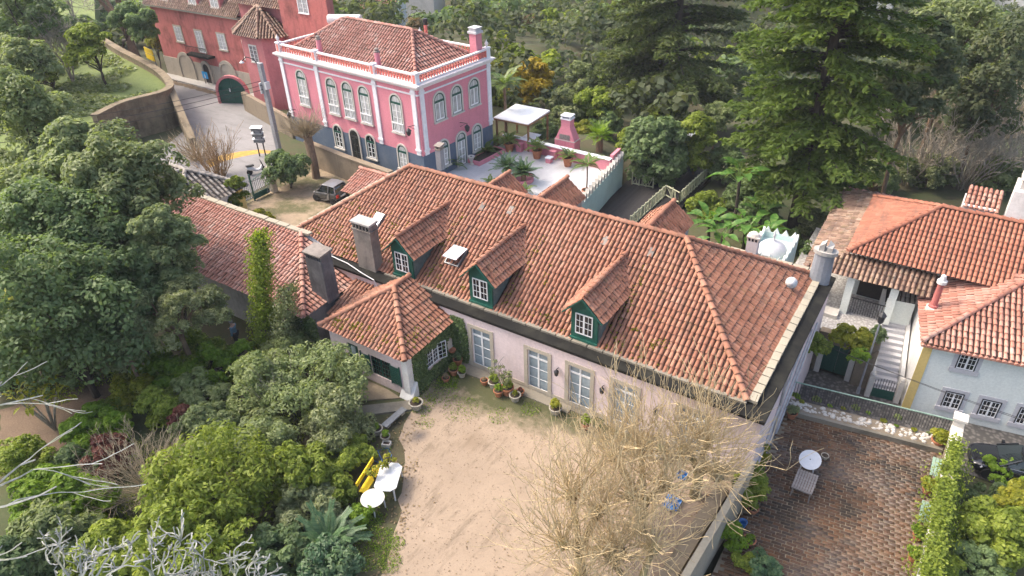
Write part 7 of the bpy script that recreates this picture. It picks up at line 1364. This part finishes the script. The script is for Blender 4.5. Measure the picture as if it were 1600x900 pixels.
for lb, px, py, s_ in (('crumpled blue tarpaulin under pollarded trees', 1050, 785, .55), ('small blue crate near villa wall under bare shoots', 1066, 742, .28), ('blue bucket among plants beside brick terrace', 1161, 818, .2)):
    z = 0 if px < 1100 else -1.2; q = at(px, py, z+.15)
    if 'tarp' in lb:
        rr = random.Random(3); o = thing('blue_tarpaulin', lb, 'tarpaulin', (q.x, q.y, 0)); n = 7; vs = [((i-3)*s_/5, (j-3)*s_/4, .12+rr.uniform(-.08, .14)) for i in range(n) for j in range(n)]; MB().add(vs, [(i*n+j, (i+1)*n+j, (i+1)*n+j+1, i*n+j+1) for i in range(n-1) for j in range(n-1)]).build('sheet', 'blue_plastic', o)
    elif 'crate' in lb: o = thing('blue_crate', lb, 'crate', (q.x, q.y, 0)); MB().box(-.2, .2, -.15, .15, 0, .03).box(-.2, -.17, -.15, .15, .03, .25).box(.17, .2, -.15, .15, .03, .25).box(-.17, .17, -.15, -.12, .03, .25).box(-.17, .17, .12, .15, .03, .25).build('shell', 'blue_plastic', o)
    else: o = thing('blue_bucket', lb, 'bucket', (q.x, q.y, -1.22)); MB().lathe([(.12, 0), (.17, .3), (.18, .3), (.15, .28), (.11, .03), (0, .03)], 14).build('shell', 'blue_plastic', o); MB().tube([(-.17, 0, .29), (0, 0, .42), (.17, 0, .29)], .008, 4).build('handle', 'iron_grey', o)
# ================================================================== brick terrace furniture
TZ = -1.22
q = at(1266, 718, TZ+.78); OT = thing('oval_table', 'white oval-topped garden table on brick terrace', 'table', (q.x, q.y, TZ)); MB().lathe([(.44, 0), (.47, .015), (.47, .04), (0, .05)], 26, (0, 0, .74), 1., 1.35).build('top', 'white_plastic', OT); legs(OT, [(.26, .4), (-.26, .4), (.26, -.4), (-.26, -.4)], .74, .035, 'white_plastic')
MB().lathe([(.03, 0), (.03, .01)], 8, (0, 0, .79)).build('parasol_hole', 'iron', OT)
q2 = at(1258, 752, TZ+.62); ST2 = thing('slatted_table', 'weathered grey slatted wooden table pushed against white oval table', 'table', (q2.x, q2.y, TZ)); me = MB().box(-.045, .045, -.62, .62, 0, .03).mesh('slat'); me.materials.append(MATS['wood_grey'])
for k_ in range(8): link('slat', me, None, ST2, (-.385+k_*.11, 0, .6))
MB().box(-.42, .42, -.58, -.54, .52, .6).box(-.42, .42, .54, .58, .52, .6).build('frame', 'wood_grey', ST2); legs(ST2, [(.36, .52), (-.36, .52), (.36, -.52), (-.36, -.52)], .55, .035, 'wood_grey', 4)
q = at(1288, 716, TZ); potted('terrace_pot_small', 'small dark empty pot on bricks beside oval table', (q.x, q.y, TZ), .17, .2, 'pot_stone')
for lb, px, py in (('pale green garden bench at upper right of brick terrace', 1463, 730), ('pale green garden bench at middle right of brick terrace', 1446, 800)):
    q = at(px, py, TZ+.45); o = thing('green_bench', lb, 'bench', (q.x, q.y, TZ), 0, 'pale green benches on the brick terrace')
    for k_ in range(3): MB().box(-.2+k_*.14, -.08+k_*.14, -.62, .62, .43, .46).build('seat_slat', 'bench_green', o)
    for k_ in range(2): MB().box(.28, .31, -.62, .62, .56+k_*.15, .68+k_*.15).build('back_slat', 'bench_green', o)
    for y in (-.5, .5): MB().box(-.18, -.13, y-.03, y+.03, 0, .43).box(.2, .25, y-.03, y+.03, 0, .43).box(-.18, .25, y-.025, y+.025, .38, .43).bar((.24, y, .3), (.31, y, .86), .05).build('leg_frame', 'iron', o)
for lb, px, py, r, h, pl, pm in [('large clay pot with yellow-brown bush in terrace corner', 1474, 700, .3, .4, .5, 'leaf_yellow'), ('clay pot with bright yellow-green bush between green benches', 1455, 772, .24, .32, .42, 'leaf_yellow'), ('clay pot with lime bush below second green bench', 1440, 845, .22, .3, .36, 'leaf_lime'), ('bottom-most clay pot with lime bush at terrace edge', 1434, 878, .22, .3, .36, 'leaf_lime'), ('dark pot with bush at near villa corner of terrace', 1236, 652, .25, .35, .34, 'leaf_olive'), ('terracotta pot beside dividing wall plants', 1176, 800, .22, .26, .2, 'leaf_mid'), ('long orange planter near bottom of dividing wall', 1170, 848, .26, .22, .2, 'leaf_lime')]:
    q = at(px, py, TZ); q.x = min(q.x, 3.25); o = potted('terrace_bush_pot', lb, (q.x, q.y, TZ), r, h, 'terracotta', 'bush pots on the brick terrace'); rg3 = np.random.default_rng(int(px)); link('plant', crown_mesh('plant', np.array([[0, 0, h+pl*.5], [pl*.3, .1, h+pl*.4], [-.3*pl, 0, h+pl*.6], [0, -.3*pl, h+pl*.5]]), np.full(4, pl*.62), .10, .045, 1.3, rg3, spread=.3), pm, o)
for i_, (px, py, r) in enumerate([(1243, 622, .26), (1252, 630, .16), (1275, 628, .28), (1296, 636, .14), (1317, 640, .14), (1336, 640, .24), (1356, 647, .14), (1380, 660, .18), (1402, 655, .22), (1400, 667, .12), (1428, 674, .16), (1450, 678, .12), (1470, 676, .2)]):
    q = at(px, py, -1.0); lb = ['green succulent mound nearest villa wall on planting ledge', 'small pale succulent next to villa wall mound', 'largest leafy succulent on planting ledge', 'tiny succulent right of largest one', 'small lime succulent left of striped rosette', 'striped rosette succulent in middle of ledge', 'small lime succulent right of striped rosette', 'rounded succulent on right half of ledge', 'spiky yellowish plant on right half of ledge', 'tiny succulent under spiky plant', 'round yellow-green cactus mound on ledge', 'tiny sprout near ledge end', 'bushy plant at pier end of ledge'][i_]
    rg3 = np.random.default_rng(i_+700); o = thing('ledge_succulent', lb, 'plant', (q.x, q.y, -1.0), 0, 'succulents on the planting ledge'); link('foliage', crown_mesh('foliage', np.array([[0, 0, r*.6], [r*.4, 0, r*.5], [-r*.4, r*.2, r*.5]]), np.array([r*.7, r*.5, r*.5]), .09, .04, 1.3, rg3, spread=.25), ('leaf_lime', 'leaf_yellow', 'leaf_pale')[i_ % 3], o); MB().tube([(0, 0, -.02), (0, 0, r*.6)], [.03, .02], 5).build('stem', 'bark_brown', o)
rg4 = np.random.default_rng(12); pb = MB()
for k_ in range(170):
    t_ = rg4.random(); p = Vector((-3.3, 29.6, -1.0)).lerp(Vector((3.4, 30.6, -1.0)), t_); s_ = rg4.uniform(.04, .13); pb.lathe([(0, -.4*s_), (s_, 0), (s_*.7, .5*s_), (0, .7*s_)], 6, (p.x, p.y+rg4.uniform(-.3, .3), p.z), 1, rg4.uniform(.6, 1))
tag(pb.build('pebbles', 'stone_light'), 'pale pebbles strewn over planting ledge', 'pebbles', kind='stuff')
q = at(1283, 458, -.5); CH = thing('iron_chair', 'small dark iron chair on cobbled court behind villa chimney', 'chair', (q.x, q.y, -.5), .6); MB().box(-.22, .22, -.22, .22, .43, .46).build('seat', 'iron', CH); MB().box(-.22, .22, .2, .23, .5, .95).build('backrest', 'iron', CH); legs(CH, [(.19, .19), (-.19, .19), (.19, -.19), (-.19, -.19)], .43, .02, 'iron')
q = at(737, 257, .02); UR = thing('stone_urn', 'pale stone urn on terrace beside pink planter bed', 'urn', (q.x, q.y, .02)); MB().lathe([(.2, 0), (.2, .1), (.08, .16), (.1, .3), (.26, .6), (.3, .75), (.24, .75), (0, .7)], 16).build('vessel', 'stone_light', UR); MB().lathe([(.22, .7), (.0, .74)], 12).build('soil', 'soil', UR)
# ================================================================== vehicles
def loft(mb, secs):
    """secs: list of (x, [(y,z)...]) half sections from bottom centre to top centre"""
    n = len(secs[0][1]); ring = lambda s_: [(s_[0], y, z) for y, z in s_[1]]+[(s_[0], -y, z) for y, z in s_[1][-2:0:-1]]
    R_ = [ring(s_) for s_ in secs]; k_ = len(R_[0]); vs = [v for r in R_ for v in r]; fs = [(i*k_+j, i*k_+(j+1) % k_, (i+1)*k_+(j+1) % k_, (i+1)*k_+j) for i in range(len(secs)-1) for j in range(k_)]
    fs += [tuple(range(k_))[::-1], tuple(range((len(secs)-1)*k_, len(secs)*k_))]; return mb.add(vs, fs)
def smooth_angle(o, lv=1):
    m_ = o.modifiers.new('sub', 'SUBSURF'); m_.levels = lv; m_.render_levels = lv; o.data.shade_smooth(); return o
def wheel(o, x, y, r, w_):
    T = Matrix.Translation((x, y, r)) @ Matrix.Rotation(R(90), 4, 'X'); wl_ = MB(T).lathe([(r*.62, -w_/2), (r*.95, -w_/2), (r, -w_*.3), (r, w_*.3), (r*.95, w_/2), (r*.62, w_/2)], 20).build('wheel', 'rubber', o); MB(T).lathe([(0, -w_*.42), (r*.2, -w_*.45), (r*.62, -w_*.38), (r*.62, w_*.38), (r*.2, w_*.45), (0, w_*.42)], 14).build('rim', 'alloy', wl_)
# small two-seat car, nose towards -x after rotation
def small_car(o):
    S_ = lambda w_, zb, zs, zt: [(0, zb), (w_*.92, zb), (w_, zb+.12), (w_, zs), (w_*.93, zt), (0, zt+.02)]
    b_ = MB(); loft(b_, [(1.22, S_(.52, .32, .5, .62)), (1.12, S_(.68, .24, .55, .74)), (.75, S_(.74, .2, .68, .86)), (.2, S_(.75, .2, .74, .93)), (-.6, S_(.76, .2, .78, .98)), (-1.1, S_(.75, .22, .8, 1.0)), (-1.24, S_(.66, .34, .8, .96))]); smooth_angle(b_.build('body', 'car_grey', o))
    G_ = lambda w0, w1, z0, z1: [(0, z0), (w0, z0), (w1, z1), (0, z1+.015)]
    g_ = MB(); loft(g_, [(.62, G_(.68, .62, .84, .88)), (.12, G_(.7, .58, .88, 1.42)), (-.75, G_(.71, .58, .93, 1.47)), (-1.16, G_(.68, .56, .95, 1.3))]); g_.build('windows', 'car_glass', o)
    r_ = MB(); loft(r_, [(.14, [(0, 1.425), (.59, 1.425), (.55, 1.47), (0, 1.49)]), (-.4, [(0, 1.46), (.61, 1.46), (.57, 1.525), (0, 1.55)]), (-1.02, [(0, 1.43), (.6, 1.43), (.56, 1.48), (0, 1.5)])]); r_.build('roof', 'car_silver', o)
    for s_ in (-1, 1):
        MB().bar((.66, s_*.685, .86), (.13, s_*.6, 1.45), .06).build('pillar', 'car_silver', o); MB().bar((-.45, s_*.72, .9), (-.52, s_*.605, 1.47), .07).build('pillar', 'car_silver', o); MB().bar((-1.15, s_*.69, .95), (-1.04, s_*.58, 1.44), .08).build('pillar', 'car_silver', o)
        q_ = MB(); q_.add([(-.42, s_*.775, .95), (-.62, s_*.775, .95), (-.5, s_*.785, .4), (-.1, s_*.785, .24), (.3, s_*.775, .22), (.3, s_*.775, .3), (-.05, s_*.785, .34), (-.32, s_*.785, .48)], [(0, 1, 2, 7), (7, 2, 3, 6), (6, 3, 4, 5)]); q_.build('cell_trim', 'car_silver', o)
        MB().box(-.3, -.12, s_*.775-.012, s_*.775+.012, .72, .76).build('door_handle', 'rubber', o); MB().box(.42, .55, s_*.8-.08, s_*.8+.08, .92, 1.04).build('mirror', 'car_grey', o)
        MB().box(-1.3, -1.2, s_*.58-.11, s_*.58+.11, .62, .86).build('tail_light', 'lamp_red', o); MB().lathe([(.12, 0), (.09, .05), (0, .07)], 10, (1.06, s_*.5, .62)).build('headlight', 'lamp_clear', o)
        for x in (.85, -.82): wheel(o, x, s_*.68, .29, .18)
    MB().box(-1.29, -1.26, -.26, .26, .58, .7).build('number_plate', 'plate_white', o); MB().box(-1.29, -1.0, -.68, .68, .22, .42).build('bumper', 'rubber', o)
q = at(517, 306, .3); SC_ = thing('small_car', 'tiny grey two-seat hatchback with silver roof parked in forecourt', 'car', (q.x, q.y, .01), R(184)); small_car(SC_)
def sedan(o):
    S_ = lambda w_, zb, zs, zt: [(0, zb), (w_*.9, zb), (w_, zb+.14), (w_, zs), (w_*.9, zt), (w_*.45, zt+.03), (0, zt+.04)]
    b_ = MB(); loft(b_, [(2.2, S_(.55, .35, .5, .56)), (2.1, S_(.76, .26, .58, .66)), (1.7, S_(.87, .2, .66, .78)), (1.0, S_(.9, .19, .72, .88)), (.2, S_(.9, .19, .76, .92)), (-1.0, S_(.9, .19, .8, .95)), (-1.8, S_(.88, .22, .82, .98)), (-2.2, S_(.72, .36, .78, .9))]); smooth_angle(b_.build('body', 'car_black', o), 2)
    G_ = lambda w0, w1, z0, z1: [(0, z0), (w0, z0), (w1, z1), (0, z1+.02)]
    g_ = MB(); loft(g_, [(1.05, G_(.74, .7, .87, .9)), (.3, G_(.8, .58, .9, 1.36)), (-.8, G_(.81, .58, .92, 1.4)), (-1.75, G_(.76, .62, .95, 1.02))]); g_.build('windows', 'car_glass', o)
    r_ = MB(); loft(r_, [(.3, [(0, 1.365), (.6, 1.365), (.55, 1.4), (0, 1.42)]), (-.3, [(0, 1.4), (.61, 1.4), (.56, 1.44), (0, 1.46)]), (-.95, [(0, 1.37), (.6, 1.37), (.55, 1.41), (0, 1.43)])]); smooth_angle(r_.build('roof', 'car_black', o))
    for s_ in (-1, 1):
        MB().bar((1.06, s_*.76, .89), (.3, s_*.6, 1.39), .06).build('pillar', 'car_black', o); MB().bar((-.35, s_*.82, .94), (-.4, s_*.61, 1.41), .07).build('pillar', 'car_black', o); MB().bar((-1.75, s_*.78, .96), (-.92, s_*.6, 1.39), .09).build('pillar', 'car_black', o); MB().tube([(.95, s_*.8, .93), (-.3, s_*.85, .955), (-1.7, s_*.8, .99)], .014, 5).build('window_trim', 'alloy', o)
        MB().prism([(.72, s_*.88), (.86, s_*.88), (.84, s_*1.04), (.74, s_*1.04)], .93, 1.05).build('mirror', 'car_black', o)
        MB().add([(2.13, s_*.5, .6), (1.72, s_*.84, .70), (1.78, s_*.85, .60), (2.12, s_*.62, .52)], [(0, 1, 2, 3)]).build('headlight', 'lamp_clear', o)
        for x in (1.38, -1.32): wheel(o, x, s_*.8, .33, .22)
        MB().box(-.1, .1, s_*.905-.012, s_*.905+.012, .74, .77).build('door_handle', 'alloy', o)
    MB().box(2.14, 2.2, -.4, .4, .36, .5).build('grille', 'rubber', o)
fq = at(1509, 722, -2.7); BC = thing('black_car', 'glossy black car parked against mint house at right edge', 'car', (fq.x+2.2, fq.y+.75, -2.99), R(180+9.4)); sedan(BC)
q = at(403, 277, 0); SCT = thing('scooter', 'white and black scooter parked behind half-open road gate', 'scooter', (q.x-.6, q.y+.5, .015), R(60))
for x in (-.6, .62): wheel(SCT, x, 0, .24, .12)
MB().tube([(.62, 0, .24), (.5, 0, .7), (.42, 0, 1.05)], [.05, .05, .04], 6).build('fork', 'iron', SCT); b_ = MB(); loft(b_, [(.5, [(0, .35), (.16, .35), (.18, .6), (.1, .95), (0, .98)]), (.3, [(0, .26), (.18, .26), (.19, .32), (.16, .36), (0, .36)]), (-.1, [(0, .26), (.2, .26), (.2, .34), (.17, .4), (0, .4)]), (-.3, [(0, .3), (.2, .3), (.22, .55), (.17, .74), (0, .76)]), (-.85, [(0, .5), (.1, .5), (.12, .6), (.08, .72), (0, .74)])]); smooth_angle(b_.build('body', 'white_plastic', SCT)); MB().box(-.8, -.15, -.14, .14, .74, .82).build('seat', 'rubber', SCT); MB().tube([(.4, -.32, 1.05), (.42, 0, 1.07), (.4, .32, 1.05)], .025, 6).build('handlebar', 'iron', SCT)
# ================================================================== person under the trees
q = at(373, 541, 0); PE = thing('person', 'person in blue-grey jacket standing in shade under olive tree, arm held forward', 'person', (q.x, q.y, 0), R(115))
def skin_fig(name, verts, edges, rad, m, parent, lv=2):
    me = bpy.data.meshes.new(name); me.from_pydata(verts, edges, []); o = link(name, me, m, parent); md = o.modifiers.new('skin', 'SKIN')
    for v_, r in zip(me.skin_vertices[0].data, rad): v_.radius = (r, r) if not hasattr(r, '__len__') else r
    me.skin_vertices[0].data[0].use_root = True; md.use_smooth_shade = True; sb = o.modifiers.new('sub', 'SUBSURF'); sb.levels = lv; sb.render_levels = lv; return o
V_ = [(0, 0, .92), (0, .0, 1.1), (0, .01, 1.3), (0, .0, 1.42), (0, .02, 1.5), (0, .05, 1.58), (0, .06, 1.70), (.09, 0, .88), (.10, .03, .48), (.10, -.02, .08), (.10, .14, .04), (-.09, 0, .88), (-.10, .0, .48), (-.10, -.03, .08), (-.10, .13, .04),
      (.19, 0, 1.38), (.25, .05, 1.12), (.2, .28, 1.06), (.18, .36, 1.07), (-.19, 0, 1.38), (-.26, -.01, 1.1), (-.25, .06, .86), (-.25, .08, .78)]
E_ = [(0, 1), (1, 2), (2, 3), (3, 4), (4, 5), (5, 6), (0, 7), (7, 8), (8, 9), (9, 10), (0, 11), (11, 12), (12, 13), (13, 14), (3, 15), (15, 16), (16, 17), (17, 18), (3, 19), (19, 20), (20, 21), (21, 22)]
R_ = [.14, .13, .15, .11, .055, .085, .075, .085, .062, .045, .04, .085, .062, .045, .04, .065, .048, .038, .035, .065, .048, .038, .035]
body = skin_fig('body', V_, E_, R_, 'skin', PE)
for (bx_, by_, bz_, sx_) in ((.18, .38, 1.07, 1), (-.25, .085, .74, -1)):
    for k_ in range(4): dy, dz = ((.075, -.01-.005*k_) if sx_ > 0 else (.02, -.075)); skin_fig('finger', [(bx_-.03+k_*.02, by_, bz_), (bx_-.03+k_*.02, by_+dy*.6, bz_+dz*.6), (bx_-.03+k_*.02, by_+dy, bz_+dz-.01)], [(0, 1), (1, 2)], [.009, .009, .008], 'skin', PE, 1)
    skin_fig('thumb', [(bx_-.035*sx_, by_-.02, bz_+.005), (bx_-.06*sx_, by_+.02, bz_+.01), (bx_-.06*sx_, by_+.05, bz_)], [(0, 1), (1, 2)], [.011, .01, .009], 'skin', PE, 1)
sel = [0, 1, 2, 3, 15, 16, 17, 19, 20, 21]; ix = {v_: i for i, v_ in enumerate(sel)}; skin_fig('jacket', [V_[i] for i in sel], [(ix[a], ix[b]) for a, b in E_ if a in ix and b in ix], [R_[i]+.022 for i in sel], 'cloth_blue', PE)
sel = [0, 7, 8, 9, 11, 12, 13]; ix = {v_: i for i, v_ in enumerate(sel)}; skin_fig('trousers', [V_[i] for i in sel], [(ix[a], ix[b]) for a, b in E_ if a in ix and b in ix], [R_[i]+.018 for i in sel], 'cloth_dark', PE)
MB().lathe([(0, -.02), (.098, -.0), (.105, .06), (.08, .13), (0, .15)], 12, (0, .035, 1.64)).build('hair', 'hair_grey', PE, smooth=True); MB().lathe([(0, 0), (.018, .02), (0, .05)], 6, (0, .145, 1.62)).build('nose', 'skin', PE)
for s_ in (-1, 1): MB().lathe([(0, -.012), (.012, 0), (0, .012)], 6, (s_*.032, .135, 1.665)).build('eye', 'rubber', PE); MB().lathe([(0, -.03), (.014, 0), (0, .03)], 6, (s_*.09, .05, 1.64)).build('ear', 'skin', PE); MB().box(s_*.1-.045, s_*.1+.045, -.08, .19, 0, .09).build('shoe', 'rubber', PE)
# ================================================================== air
hz = MB().box(-228, 148, -38, 246, -22, 62).build('haze'); tag(hz, kind='stuff'); t = NT('haze_air'); pv = t.n('ShaderNodeVolumePrincipled'); pv.inputs['Color'].default_value = (.90, .93, 1., 1); pv.inputs['Density'].default_value = .00028; pv.inputs['Anisotropy'].default_value = 0.
for l_ in list(t.out.inputs[0].links): t.t.links.remove(l_)
t.l(pv.outputs[0], t.out.inputs['Volume']); hz.data.materials.append(t.m)
